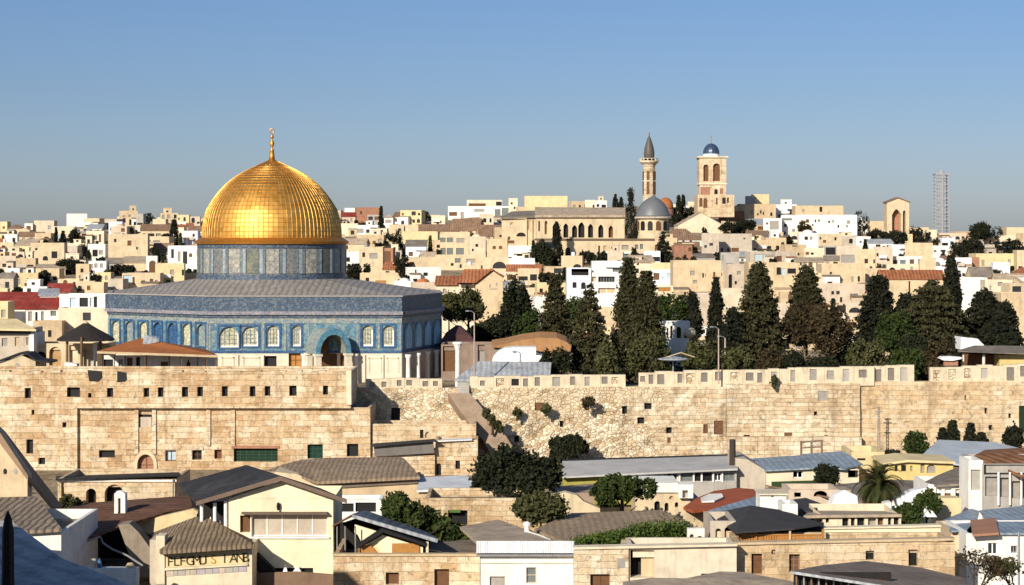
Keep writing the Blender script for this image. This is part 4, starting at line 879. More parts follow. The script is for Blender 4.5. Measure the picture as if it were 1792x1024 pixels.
# drain pipe shadows / stone buttress at far left
# ------------------------------------------------------------------ rampart to the right
RD_ = 250.0
r = thing('rampart', 'long rubble and block stone rampart with battered base and weathered parapet running to the right', 'wall', (PXx(1200, RD_), RD_, 1))
def rampart(x0, x1, yt, D, mat, holes, name, batter=None, amp=0.28, zb=0.5, step=7):
    X0, X1 = PXx(x0, D), PXx(x1, D); zt = PZ(yt, D); W, H = X1-X0, zt-zb; m = MB(); hs = []
    for h in holes: hs.append((PXx(h[0], D)-X0, PXx(h[1], D)-X0, PZ(h[3], D)-zb, PZ(h[2], D)-zb, 0, h[4] if len(h) > 4 else DARK))
    ss = sorted({0.0, W}|{h[0] for h in hs}|{h[1] for h in hs}|{W*i/int(W/0.6) for i in range(1, int(W/0.6))}); ts = sorted({0.0, H}|{h[2] for h in hs}|{h[3] for h in hs}|{H*i/int(H/0.5) for i in range(1, int(H/0.5))})
    def dy(x, z):
        q = amp*(mnoise.noise((x*0.35, z*0.5, 3.1))+0.7*mnoise.noise((x*1.1, z*1.4, 7.7)))
        if batter:
            px = CX+F*x/D; q -= batter(px)*max(0.0, (zt-z))/H
        return q
    def pt(s_, t_, d=0): x, z = X0+s_, zb+t_; return Vector((x, D+dy(x, z)+d, z))
    for i in range(len(ss)-1):
        for j in range(len(ts)-1):
            a, b = (ss[i]+ss[i+1])/2, (ts[j]+ts[j+1])/2
            if any(h[0] < a < h[1] and h[2] < b < h[3] for h in hs): continue
            m.quad(pt(ss[i], ts[j]), pt(ss[i+1], ts[j]), pt(ss[i+1], ts[j+1]), pt(ss[i], ts[j+1]))
    for (a, b, c, d, _, mt) in hs:
        for p, q in (((a, c), (a, d)), ((a, d), (b, d)), ((b, d), (b, c)), ((b, c), (a, c))): m.quad(pt(*p), pt(*q), pt(*q, 0.7), pt(*p, 0.7))
    top = [pt(s_, H) for s_ in ss]
    for p, q in zip(top, top[1:]): m.quad(p, q, (q.x, D+1.5, q.z), (p.x, D+1.5, p.z))
    m.quad(pt(0, 0), pt(0, H), (X0, D+1.5, zt), (X0, D+1.5, zb)); m.quad(pt(W, 0), pt(W, H), (X1, D+1.5, zt), (X1, D+1.5, zb))
    o = m.build(name, mat, r, recalc=False)
    for (a, b, c, d, _, mt) in hs:
        y = max(pt(a, c).y, pt(b, d).y, pt(a, d).y, pt(b, c).y)
        mm = MB(); y_ = y+0.55 if mt is DARK else y+0.12; mm.box(X0+a-0.15, X0+b+0.15, y_, y_+0.1, zb+c-0.15, zb+d+0.15); mm.build('opening', mt, r)
bat = lambda px: interp(px, [(600, 0.8), (680, 2.2), (800, 5.0), (900, 3.2), (1000, 2.2), (1150, 1.2), (1300, 0.4), (1500, 0.2)])
rampart(600, 1030, 679, RD_, ST_M, [(936, 952, 704, 718, BROWND), (979, 985, 735, 746), (900, 908, 760, 771), (685, 701, 713, 737)], 'rubble_wall', bat, 0.45)
rampart(1030, 1270, 677, RD_, ST_M, [(1088, 1097, 710, 724), (1127, 1140, 705, 716), (1115, 1127, 730, 741), (1165, 1175, 747, 758), (1167, 1173, 765, 774, BROWND), (1230, 1238, 742, 758, BROWND), (1249, 1265, 736, 760, BROWND)], 'rubble_wall', bat, 0.30)
rampart(1270, 1505, 671, RD_, ST_M, [(1431, 1449, 684, 701, SHUT), (1301, 1312, 761, 774), (1372, 1386, 757, 765, BROWND), (1442, 1449, 761, 767), (1424, 1430, 720, 727)], 'block_wall', bat, 0.14)
rampart(1505, 1980, 668, RD_+0.5, ST_D, [(1688, 1691, 692, 700), (1723, 1728, 714, 724), (1765, 1770, 724, 732), (1730, 1737, 744, 753), (1783, 1800, 710, 757, plain('dark_green_net', (0.012, 0.03, 0.014), 0.8)), (1582, 1592, 738, 745, TAN)], 'sandy_wall', None, 0.12)
m = MB(); rr = random.Random(5); x = 1272
while x < 1505:
    w_ = rr.uniform(12, 30); m.box(PXx(x, RD_), PXx(min(x+w_-0.4, 1505), RD_), RD_-1.0-rr.uniform(0, .12), RD_-0.1, PZ(815, RD_), PZ(763+rr.uniform(-0.7, 0.7), RD_)); x += w_
m.build('wall_foot', ST_B, r)
# parapet: uneven blocks with shallow slots
ptop = [(640, 664), (774, 662)], [(822, 660), (1095, 655)], [(1118, 653), (1250, 648), (1600, 640)], [(1628, 644), (1700, 641), (1960, 633)]
SLOTD = plaster('weathered_slot', (0.20, 0.175, 0.15), 0.6, 2.0)
rr = random.Random(11)
for seg in ptop:
    x = seg[0][0]; end = seg[-1][0]
    while x < end-1:
        w_ = min(rr.uniform(15, 34), end-x)
        if end-x-w_ < 14: w_ = end-x
        yt = interp(x+w_/2, list(seg))+rr.uniform(-1.5, 1.3); yb = interp(x+w_/2, [(640, 680), (1030, 678), (1300, 672), (1960, 669)]); hs = []
        q = x+rr.uniform(2, 6)
        while q+9 < x+w_:
            ww = rr.uniform(8, 14); hh = rr.uniform(0.5, 0.78)*(yb-yt)
            if q+ww < x+w_-2: hs.append((q, q+ww, yt+rr.uniform(3, 6), min(yb-2, yt+4+hh), 0, 'slot_panel', rr.choice([SLOTD, SHUT, SLOTD, ST_C, GREYP, SLOTD])))
            q += ww+rr.uniform(4, 12)
        Dp = RD_+0.25+rr.uniform(-0.06, 0.06) + (0.5 if x > 1505 else 0)
        hs = [h for h in hs if not (890 < h[0] < 910)]
        if x <= 893 and x+w_ >= 910: hs = [h for h in hs if h[1] < 893 or h[0] > 910]+[(895, 908, 663, 675, 0, 'slot_panel', DARK)]
        wallbox(r, x, x+w_-0.25, yt, yb+4, Dp, 0.9, PARA, hs, 'parapet_block', rec=0.22) if 'PARA' in globals() else wallbox(r, x, x+w_-0.25, yt, yb+4, Dp, 0.9, ST_B, hs, 'parapet_block', rec=0.22)
        x += w_
# worn stone ramp down the rampart
RAMP = plaster('ramp_earth', (0.33, 0.235, 0.16), 0.5, 0.7)
m = MB(); L_, R_ = [(784, 688, 247.6), (800, 712, 245.8), (822, 742, 244.2), (845, 770, 243), (862, 800, 242)], [(822, 688, 247.6), (842, 712, 246), (866, 742, 244.6), (886, 764, 243.6), (902, 790, 242.6)]
for i in range(4): m.prism([P(*L_[i]), P(*R_[i]), P(*R_[i+1]), P(*L_[i+1])], (0, 1.5, -1.2))
tag(m.build('stone_ramp', RAMP), 'worn brown earth ramp slanting down the face of the rubble rampart', 'ramp')
# steps at the top of the ramp
m = MB()
for i in range(6): m.box(PXx(800, 249.5), PXx(821, 249.5), 248.6+i*0.3, 252, PZ(690-i*4, 249.5)-0.35, PZ(690-i*4, 249.5))
tag(m.build('stone_steps', GREYP), 'short grey stone steps between parapet and worn brown ramp', 'steps')

# ------------------------------------------------------------------ buildings on the platform behind the wall
D = 264
r = thing('eaved_house', 'grey beige house with wide tan roof and dark eaves at the left edge', 'house', (PXx(20, D), D, 9.6))
wallbox(r, -50, 53, 575, 660, D, 7, BEIGEG, [(3, 13, 592, 606, 0, 'window', SHUT), (26, 33, 590, 606, 0, 'window', TAN), (46, 50, 590, 604, 0, 'window', SHUT)], rec=0.25)
m = MB(); m.prism([P(-50, 574.5, D-1.3), P(63, 576.5, D-1.3), P(30, 558, D+4), P(-50, 556, D+4)], (0, 0, -0.25)); m.build('roof', YELLOW, r)
m = MB(); wbox(m, -50, 54, 575.8, 584.5, D, 0.5, 0.1); m.build('eave', BLACK, r)
m = MB(); wbox(m, 52, 60, 583, 655, D, 0.3, 6); m.build('corner_pier', WHITE, r)
D = 257
r = thing('black_roofed_hut', 'small beige gabled hut with curved black roof edge just behind the fortress top', 'hut', (PXx(30, D), D, 9.6))
m = MB(); m.prism([P(-30, 665, D), P(-30, 642, D), P(0, 634, D), P(38, 622, D), (P(62, 633, D)), P(62, 665, D)], (0, 3.5, 0)); m.build('wall', CREAM, r)
m = MB()
for a, b in (((-30, 641), (0, 633)), ((0, 633), (34, 620.5)), ((34, 620.5), (48, 621.5)), ((48, 621.5), (64, 633)), ((64, 633), (88, 636))):
    m.prism([P(a[0], a[1], D-0.4), P(b[0], b[1], D-0.4), P(b[0], b[1]-3.6, D-0.4), P(a[0], a[1]-3.6, D-0.4)], (0, 4.2, 0))
m.build('roof', BLACK, r)
m = MB(); m.prism([P(24, 652, D), P(34, 652, D), P(34, 639, D), P(31, 635, D), P(27, 636, D)], (0, -0.06, 0)); m.build('window', GREYP, r)
D = 266
r = thing('arched_gate_building', 'tan gate building with a brown arched opening beside the dark conical pavilion', 'building', (PXx(90, D), D, 9.6))
wallbox(r, 58, 190, 601, 665, D, 5, CREAM, [(62, 81, 615, 634, 1), (86, 107, 607, 640, 1, 'gateway', plain('ochre_wall', (0.42, 0.26, 0.12), 0.9)), (146, 163, 606, 645, 0, 'bay', BEIGEG), (121, 136, 604, 640, 0, 'bay', CREAM2)], rec=0.7)
m = MB(); wbox(m, 163.5, 171, 600, 665, D, 0.4, 3); m.build('white_pier', WHITE, r)
for x0, x1, y0 in ((113, 134, 634),):
    m = MB(); m.prism([P(x0, 652, 258), P(x1+2, 652, 258), P(x1, y0+3, 258), P(x0, y0, 258)], (0, 1.5, 0)); tag(m.build('white_stall', WHITE), 'low white block standing under the dark conical pavilion', 'stall')
D = 259
r = thing('conical_pavilion', 'open pavilion with a wide dark conical roof and ball finial on thin posts', 'pavilion', (PXx(140, D), D, 9.6))
cc = (PXx(140, D), D+3.5, 0); k = D/F
m = MB(); m.lathe([(51*k, PZ(598, D)), (51*k, PZ(595.5, D)), (38*k, PZ(587, D)), (20*k, PZ(577, D)), (7*k, PZ(569, D)), (5*k, PZ(567.5, D))], 16, cc); m.build('roof', plain('dark_shingle', (0.030, 0.024, 0.021), 0.75), r)
m = MB(); m.lathe([(5.5*k, PZ(569, D)), (4.5*k, PZ(565.5, D)), (2*k, PZ(563.8, D)), (0.4*k, PZ(563, D))], 10, cc); m.build('finial', TAN, r)
for px, dd in ((113, 1.5), (143.5, -0.3), (168, 2.5), (125, 6.2), (158, 6.4)):
    m = MB(); m.tube([(PXx(px, D), D+dd, 9.4), (PXx(px, D), D+dd, PZ(590, D))], 0.17, 8); m.build('post', plain('brown_post', (0.16, 0.095, 0.05), 0.8), r)
# rust canopy with white screens below
D = 258
r = thing('rust_canopy', 'wide rust brown tent canopy with small grey raised cap in front of the blue tiles', 'canopy', (PXx(275, D), D, 9.6))
RUSTC = plaster('rust_canvas', (0.30, 0.105, 0.035), 0.3, 0.5)
A, Bp, Cp, Dp = P(170, 615, D-1), P(381, 622, D-1), P(360, 611, D+9), P(190, 607, D+9)
pk1, pk2 = P(246, 592, D+3.5), P(279, 598, D+3)
m = MB(); mid = P(262, 605, D+2)
for t_ in ((A, mid, pk1), (A, Bp, mid), (Bp, pk2, mid), (pk2, pk1, mid), (A, pk1, Dp), (pk1, Cp, Dp), (pk1, pk2, Cp), (pk2, Bp, Cp)): m.prism(t_, (0, 0, -0.10))
m.build('canvas_roof', RUSTC, r)
m = MB(); m.prism([A+Vector((0, -0.05, 0.02)), Bp+Vector((0, -0.05, 0.02)), Bp+Vector((0, -0.05, -0.28)), A+Vector((0, -0.05, -0.28))], (0, 0.12, 0)); m.build('valance', TAN, r)
m = MB(); m.prism([P(250, 604, D+2.2), P(278, 598.5, D+2.6), P(273, 593, D+4), P(253, 590.5, D+4)], (0, 0, 0.35)); m.build('raised_cap', GREYR, r)
for px in (172, 254, 379, 318, 362): post(r, 'post', plain('brown_post', (0.16, 0.095, 0.05), 0.8), px, 617 if px < 200 else 621, 664, D-0.6, 0.13 if px in (172, 379) else 0.07)
D = 262
r = thing('white_screen_wall', 'row of white panels and dark openings under the rust brown canopy', 'screen', (PXx(275, D), D, 9.6))
hs = [(181, 198, 629, 650), (207, 215, 629, 650, 0, 'opening', SHUT), (222, 232, 626, 650, 0, 'opening', BROWND), (238, 245, 625, 650, 0, 'opening', DARK), (281, 294, 633, 650, 0, 'opening', BROWND), (326, 333, 634, 650, 0, 'opening', DARK)]
wallbox(r, 174, 379, 622, 665, D, 0.5, WHITE, hs, 'panel_wall', rec=0.35)
m = MB()
for px in (200, 219, 256, 296, 317, 346, 361): wbox(m, px-0.8, px+0.8, 622, 660, D, 0.06, 0.01)
m.build('mullion', plain('grey_brown_trim', (0.20, 0.16, 0.13), 0.8), r)
m = MB(); m.lathe([(0.28, 0), (0.36, 0.35), (0.12, 0.9), (0.09, 1.5), (0.14, 1.55)], 12, (PXx(329.5, 261), 261, PZ(650, 261))); tag(m.build('tall_jar', BLACK), 'black long necked jar standing against the white panels under the canopy', 'jar')
# right of the shrine
D = 282
r = thing('long_brown_building', 'long low brown building with a humped orange brown roof beside the shrine', 'building', (PXx(880, D), D, 9.6))
BRW = plaster('brown_render', (0.27, 0.195, 0.145), 0.5)
wallbox(r, 772, 1000, 603, 668, D, 8, BRW, [(775, 797, 606, 650, 0, 'opening', BROWND), (836, 848, 603.5, 640, 0, 'opening', SHUT), (975, 990, 620, 640)], rec=0.6)
m = MB(); base = [(860, 606), (885, 602), (915, 595), (945, 591), (975, 592), (992, 599), (1000, 606), (998, 615), (960, 618), (930, 612), (862, 608)]
m.prism([P(x, y, D-0.8) for x, y in base], (0, 6, 0.6)); m.build('humped_roof', plaster('orange_earth', (0.38, 0.20, 0.085), 0.4), r)
D = 292
r = thing('maroon_roofed_house', 'small house with dark maroon pitched roof beside the shaded end of the shrine', 'house', (PXx(800, D), D, 9.6))
wallbox(r, 776, 828, 597, 668, D, 7, CREAM, [], rec=0.3)
m = MB(); m.prism([P(770, 600, D-0.5), P(832, 600, D-0.5), P(824, 588, D+0.5), P(806, 572, D+3.5), P(798, 571, D+3.5), P(780, 584, D+0.8)], (0, 2.0, 0.1)); m.build('roof', plaster('maroon_roof', (0.085, 0.04, 0.038), 0.3), r)
m = MB(); m.lathe([(0.35, 9.6), (0.32, PZ(612, 270)), (0.55, PZ(605, 270)), (0.75, PZ(601, 270)), (0.7, PZ(598.5, 270))], 12, (PXx(801, 270), 270, 0)); tag(m.build('stone_pillar', MARBLEW), 'free standing white pillar with capital at the corner of the shrine', 'pillar')
D = 268
m = MB(); pts = [(861, 633), (863, 626), (872, 616), (884, 610), (900, 608.5), (938, 608.5), (938, 622), (953, 621), (942, 633)]
m.prism([P(x, y, D) for x, y in pts], (0, 4.5, 0)); tag(m.build('white_tent', WHITEC), 'bright white tent with a curved left side on the platform', 'tent')
D = 262
r = thing('grey_roofed_store', 'low store with a pale grey sheet roof behind the rampart parapet', 'building', (PXx(880, D), D, 9.6))
m = MB(); m.prism([P(795, 664, D-2), P(962, 664, D-2), P(965, 634, D+3), P(838, 632, D+3)], (0, 0, -0.3)); m.build('roof', GREYR, r)
wallbox(r, 800, 960, 664.5, 690, D-1.6, 5, GREYP, [], rec=0.1)
def lamp(px, y0, y1, D, label, head=True, r_=0.11):
    r = thing('lamp_post', label, 'lamp post', (PXx(px, D), D, PZ(y1, D)))
    m = MB(); a = P(px, y1, D); b = P(px, y0, D); m.tube([a, b], [r_, r_*0.7], 8); m.build('pole', plain('pale_pole', (0.42, 0.33, 0.27), 0.6), r)
    m = MB(); m.tube([b, b+Vector((-0.35, -0.1, 0.25)), b+Vector((-0.8, -0.2, 0.3))], 0.06, 6); m.box(b.x-1.15, b.x-0.7, b.y-0.35, b.y-0.1, b.z+0.22, b.z+0.36); m.build('lamp_head', METAL, r)
lamp(830, 548, 668, 256, 'slim pale lamp post rising behind the parapet near the white tent')
lamp(1257.5, 576, 672, 249.2, 'slim pale lamp post standing against the parapet below the narrow conifer')
lamp(1269, 592, 622, 268, 'short pale post among the bushes behind the parapet', True, 0.14)
# canopies and shed among the trees
D = 262
r = thing('flat_parasol', 'flat round grey parasol on a forked pole behind the parapet under the conifers', 'parasol', (PXx(1180, D), D, 9.6)); cc = (PXx(1178, D), D, 0); k = D/F
m = MB(); m.lathe([(27*k, PZ(629, D)), (27*k, PZ(627.5, D)), (10*k, PZ(624.5, D)), (1*k, PZ(623.5, D))], 16, cc); m.build('shade', GREYR, r); post(r, 'pole', METAL, 1178, 627, 665, D, 0.09)
m = MB()
for s_ in (-1, 1): m.tube([(cc[0]+1.0, D-0.3, PZ(617, D)), (cc[0]+1.0+s_*1.9, D-0.3, PZ(625, D))], 0.07, 6)
m.build('gable_frame', TAN, r)
D = 300
r = thing('ruined_white_arches', 'small white ruined arcade glimpsed between the conifers', 'ruin', (PXx(1190, D), D, 9.6))
wallbox(r, 1163, 1207, 562, 592, D, 2, WHITE, [(1167, 1170, 574, 592), (1173, 1177, 570, 592, 1), (1184, 1192, 572, 592, 1, 'opening', F_GRN), (1197, 1202, 578, 592)], 'arcade', rec=0.8, z0=9.4)
m = MB(); m.ball(P(1207, 582, D), 0.9, 8, 1.1, 0.9); m.build('broken_pier', CREAM2, r)
D = 259
r = thing('open_shed', 'open shed with flat brown roof and yellow wall behind the rampart at the right', 'shed', (PXx(1735, D), D, 9.6))
m = MB(); m.prism([P(1676, 613, D-1.5), P(1712, 617.5, D-1.5), P(1800, 618, D-1.5), P(1850, 618, D-1.5), P(1850, 606, D+5), P(1705, 604.5, D+5)], (0, 0, -0.22)); m.build('roof', TARR, r)
wallbox(r, 1749, 1850, 619.5, 660, D, 4, GOLDY, [], 'yellow_wall', rec=0.2)
m = MB(); wbox(m, 1684, 1748, 619.5, 660, D+3, 0, 0.3); m.build('back_wall', BROWND, r)
for px in (1721.5, 1686): post(r, 'post', WHITE, px, 618, 665, D-0.6, 0.2 if px > 1700 else 0.1)
D = 256
r = thing('white_boat', 'slim white boat hull on a stand behind the parapet near the open shed', 'boat', (PXx(1664, D), D, 10.5))
m = MB(); pts = [(1645, 628), (1650, 624.5), (1665, 624), (1684, 625.5), (1682, 628.5), (1668, 631.5), (1652, 631)]
m.prism([P(x, y, D) for x, y in pts], (0, 1.8, 0)); m.build('hull', WHITEM, r); m = MB(); wbox(m, 1652, 1676, 631.5, 640, D+0.6, 0.2, 0.6); m.build('stand', BRICKR, r)
m = MB(); D = 272; m.prism([P(1682, 590, D), P(1700, 592.5, D), P(1711, 593, D), P(1722, 604, D), P(1722, 612, D), P(1681, 612, D)], (0, 4, 0)); tag(m.build('white_awning', WHITEC), 'white canvas awning tent behind the flat brown roof of the open shed', 'tent')
# ------------------------------------------------------------------ hillside houses traced one by one
H_ = house
# left of the golden dome: skyline
H_(118, 152, 374, 400, 'white', wins=[], D=960, yaw=0.25, depth=14, label='large windowless white cube of a building on the skyline left of the golden dome')
H_(0, 13, 388, 406, 'yellow'); H_(14, 40, 393, 410, 'cream', 'hip', rcol='brown'); H_(43, 57, 391, 407, 'white', extra='block'); H_(60, 80, 386, 406, 'pale cream'); H_(79, 95, 386, 408, 'rosy beige')
H_(92, 131, 396, 423, 'pale cream', wins=[(100, 116, 411, 422, 0, 'b')], label='cream house with one wide pale blue window below the white cube')
H_(8, 30, 410, 430, 'white'); H_(34, 62, 406, 424, 'cream', 'side', rcol='brown'); H_(60, 90, 408, 428, 'tan'); H_(0, 24, 424, 444, 'cream', tank=True); H_(25, 60, 420, 446, 'yellow', 'shed', rcol='beige')
H_(151, 182, 404, 428, 'pale cream', wins=[(153, 161, 412, 420, 0, 'g'), (162, 170, 412, 420, 0, 'g'), (173, 177, 410, 424, 0, 'w')]); H_(54, 112, 425, 470, 'cream', wins=[(75, 84, 448, 456, 1, 'd'), (62, 66, 434, 438), (90, 100, 440, 452, 0, 'd')], yaw=0.1, label='broad cream slope sided house with arched blue window, left hillside')
H_(108, 136, 430, 460, 'grey beige', wins=[], yaw=-.15); H_(154, 184, 427, 456, 'white', wins=[(162, 171, 437, 449), (173, 180, 438, 446, 0, 's')], tank=True)
H_(133, 156, 462, 498, 'peach', wins=[(141, 146, 470, 477), (138, 142, 482, 487, 1)]); H_(155, 186, 457, 486, 'white', wins=[(159, 163, 462, 470), (165, 171, 461, 469), (175, 181, 461, 469)], rcol='beige')
H_(0, 28, 448, 476, 'rosy beige'); H_(28, 62, 452, 482, 'tan', 'flat', extra='block'); H_(24, 66, 478, 506, 'yellow', wins=[(30, 36, 488, 498), (46, 50, 487, 492, 1)], yaw=.2); H_(62, 104, 470, 500, 'peach', wins=[(84, 90, 478, 486, 1)]); H_(0, 24, 478, 512, 'grey beige', 'side', rcol='tar')
H_(100, 140, 488, 516, 'cream', wins=[(110, 118, 490, 500, 1), (128, 133, 493, 500, 1)]); H_(148, 182, 494, 524, 'peach', wins=[(152, 158, 500, 508)]); H_(90, 112, 440, 462, 'cool white')
H_(78, 124, 497, 520, 'cream', 'side', rcol='dark red', rise=2.2, depth=5.0, label='long low cream house under a bright dark red roof, left hillside')
H_(-10, 72, 513, 545, 'cream', 'side', rcol='dark red', rise=1.5, D=372, depth=5.0, label='wide cream house with deep red roof at the left picture edge'); H_(8, 44, 526, 562, 'white', 'side', rcol='dark red', rise=1.4, D=350, depth=4.5); 
H_(46, 105, 523, 572, 'white', 'side', rcol='dark red', rise=1.7, D=346, depth=5.0, wins=[(50, 57, 545, 562, 0, 's'), (72, 77, 545, 564), (88, 98, 544, 553, 0, 'g'), (62, 66, 546, 562)], label='white house with dark red roof left of the tall white house')
H_(102, 190, 539, 610, 'pale cream', wins=[(145, 159, 547, 561)], D=340, yaw=0.0, rcol='beige', label='tall pale cream house with one square black window left of the shrine')
H_(104, 184, 515, 539.5, 'white', wins=[(122, 133, 521, 538, 0, 'b'), (139, 154, 521, 537), (157, 163, 521, 537, 0, 'b'), (164, 170, 519, 538, 0, 'd')], D=346, yaw=0, rcol='grey', label='white upper house with glazed front above the tall pale cream house')
H_(70, 100, 508, 530, 'white', 'shed', rcol='grey', D=356); H_(58, 108, 562, 610, 'tan', wins=[(84, 90, 578, 590, 0, 'd')], D=336, yaw=0.1); H_(-20, 14, 528, 562, 'yellow', wins=[(2, 10, 542, 556)], D=342)
# behind the drum, left
H_(205, 222, 379, 396, 'cream'); H_(211, 241, 369, 396, 'peach', wins=[(215, 220, 382, 390), (226, 232, 384, 394)], extra='block', yaw=0.3); H_(238, 251, 374, 398, 'grey'); H_(281, 311, 373, 400, 'peach', extra='block'); H_(310, 331, 376, 394, 'yellow', wins=[(321, 325, 380, 388, 1)]); H_(333, 350, 379, 396, 'rosy beige', wins=[(335, 341, 381, 390, 1)])
H_(190, 214, 388, 410, 'cool white'); H_(194, 222, 396, 424, 'rosy beige', 'dome', tank=True); H_(236, 262, 394, 415, 'pale cream'); H_(246, 296, 393, 418, 'cream', 'side', rcol='brown'); H_(318, 346, 404, 434, 'cool white'); H_(328, 358, 396, 416, 'white', 'side', rcol='brown'); H_(300, 322, 398, 420, 'pale cream')
H_(190, 258, 410, 458, 'cream', wins=[(223, 230, 421, 430, 0, 'w'), (200, 204, 418, 424), (238, 241, 432, 437)], yaw=0.12, label='big plain cream house with a single small window left of the dome drum')
H_(236, 296, 414, 440, 'cream', wins=[(252, 264, 420, 430, 0, 'g'), (268, 280, 421, 429, 0, 'd')]); H_(266, 300, 426, 452, 'tan', 'side', rcol='brown', rise=3.4)
H_(293, 346, 430, 478, 'white', wins=[(299, 304, 436, 452), (311, 316, 440, 458, 0, 's'), (320, 328, 440, 462), (331, 337, 443, 450, 1, 'w')], yaw=-.1, label='white house with tall openings close against the dome drum on its left')
H_(256, 275, 448, 480, 'white', wins=[(261, 273, 456, 479, 1)], label='narrow white house with one big black arched doorway left of the drum')
H_(272, 322, 461, 510, 'yellow', wins=[(298, 305, 472, 481), (318, 322, 472, 482), (282, 286, 486, 492)], yaw=.1); H_(205, 262, 450, 474, 'peach', 'shed', rcol='beige', wins=[(212, 216, 462, 466)])
H_(214, 280, 478, 516, 'cream', wins=[(216, 231, 482, 494, 0, 'b'), (232, 236, 485, 498), (247, 254, 491, 498), (262, 268, 488, 496), (271, 276, 490, 500)], yaw=0.05, label='cream house with a pale blue window just above the shrine roof, left side'); H_(188, 216, 488, 520, 'grey beige', wins=[(193, 198, 505, 511), (203, 208, 506, 512)]); H_(320, 352, 478, 505, 'tan'); H_(186, 214, 452, 478, 'grey beige', 'side', rcol='tar')
# right of the dome
H_(604, 626, 364, 382, 'white', wins=[]); H_(624, 664, 363, 392, 'red brown', wins=[(630, 634, 370, 375)], label='red brown walled house on the skyline beside the lone cypress'); H_(643, 664, 376, 402, 'grey'); H_(595, 626, 391, 412, 'pale cream'); H_(625, 662, 394, 414, 'white', extra='block'); H_(598, 622, 372, 392, 'rosy beige', 'side', rcol='dark red'); H_(671, 688, 376, 408, 'white', 'hip', rcol='beige')
H_(700, 738, 368, 394, 'yellow'); H_(755, 779, 377, 398, 'pale cream', wins=[(764, 768, 386, 396)]); H_(680, 732, 393, 428, 'cream', wins=[(707, 709, 396, 406)], yaw=0.05); H_(722, 800, 393, 416, 'tan', 'side', rcol='brown', rise=3.5, label='long house with rusty brown tiled roof below the skyline right of the dome'); H_(700, 766, 405, 434, 'yellow', wins=[], label='plain windowless yellow house right of the golden dome')
H_(688, 716, 372, 392, 'white', 'shed', rcol='brown'); H_(710, 746, 421, 456, 'cool white', 'shed', rcol='tar'); H_(624, 672, 411, 434, 'tan', extra='block'); H_(600, 640, 418, 440, 'cream', 'side', rcol='beige')
H_(628, 670, 432, 484, 'cream', wins=[(634, 639, 442, 450, 0, 'd'), (647, 661, 443, 453, 0, 's'), (636, 640, 462, 468)], label='square cream house with shuttered window right of the drum', tank=True); H_(669, 688, 434, 464, 'red brown', wins=[(672, 684, 440, 460, 0, 'w')]); H_(600, 632, 440, 466, 'white'); H_(714, 770, 450, 474, 'cream', wins=[]); H_(716, 772, 468, 500, 'white', wins=[(741, 749, 477, 483), (726, 729, 472, 480)], label='white house with slanting black window under the dark hedge')
H_(630, 696, 478, 512, 'peach', wins=[(657, 676, 491, 503, 0, 'o'), (640, 646, 486, 494)], label='low peach house with an orange awning opening behind the shrine roof'); H_(690, 724, 492, 514, 'white', 'dome', wins=[]); H_(722, 762, 494, 520, 'rosy beige', 'dome', rcol='orange', wins=[(735, 741, 505, 512, 1), (748, 753, 505, 512, 1)], label='low house with round orange dome showing above the shrine roof corner')
H_(770, 822, 406, 452, 'cream', wins=[(769, 780, 416, 424, 0, 'g'), (782, 793, 416, 424, 0, 'g'), (799, 813, 417, 425, 0, 's'), (771, 780, 434, 446, 0, 'g'), (782, 793, 434, 446, 0, 'g'), (798, 812, 434, 446, 0, 'g')], yaw=0.0, label='wide cream house with two rows of grey green glazed windows')
H_(762, 850, 446, 474, 'cream', wins=[(796, 806, 452, 460, 0, 'g'), (816, 832, 453, 460, 0, 's')], yaw=0); H_(822, 850, 414, 452, 'pale cream', 'dome', wins=[(832, 837, 427, 432)]); H_(852, 888, 418, 458, 'peach', wins=[(862, 868, 430, 436, 1, 'w'), (873, 879, 430, 436, 1, 'w')], yaw=-.05, label='peach house with two small arched windows left of the olive tree')
H_(866, 890, 398, 420, 'tan', wins=[(874, 881, 411, 415)]); H_(848, 890, 450, 478, 'cream', wins=[(862, 886, 458, 470, 1)], label='cream house with one low wide black arch'); H_(886, 932, 430, 456, 'white'); H_(888, 936, 452, 476, 'cool white', wins=[], yaw=.1); H_(886, 946, 464, 492, 'cream', 'side', rcol='terracotta', rise=3.5, label='cream house with terracotta roof under the big olive tree')
H_(786, 838, 383, 414, 'tan', 'side', rcol='brown', rise=4.5, yaw=-.3); H_(838, 872, 394, 420, 'rosy beige', 'side', rcol='brown', rise=4, yaw=.2); H_(842, 864, 374, 396, 'pale cream'); H_(760, 790, 420, 440, 'peach')
# modern white block on the skyline
r = H_(784, 892, 361, 386, 'white', wins=[(786, 800, 371, 378), (806, 812, 371, 384, 0, 's'), (830, 848, 366, 371, 0, 's'), (866, 876, 366, 378, 0, 'g'), (878, 890, 364, 377, 0, 'g')], D=930, yaw=0.0, depth=18, label='long modern white building with ribbon windows on the skyline')
H_(817, 879, 350, 363, 'pale cream', wins=[(820, 850, 356, 361, 0, 'w'), (868, 878, 353, 360)], D=940, yaw=0, label='cream rooftop storey rising behind the long modern white building'); H_(890, 906, 347, 376, 'pale cream', wins=[(894, 897, 354, 358), (899, 902, 362, 366)], D=925, label='small cream stair tower at the right end of the modern white building')
H_(918, 993, 343, 371, 'yellow', wins=[], D=880, yaw=0.0, depth=20, label='large plain yellow block on the skyline above the monastery roof'); H_(906, 922, 362, 378, 'peach', D=870); H_(1000, 1030, 352, 370, 'tan', D=860); H_(1024, 1043, 350, 368, 'pale cream', D=850, wins=[(1037, 1041, 358, 367, 1)]); H_(1042, 1062, 351, 367, 'white', D=845, extra='block')
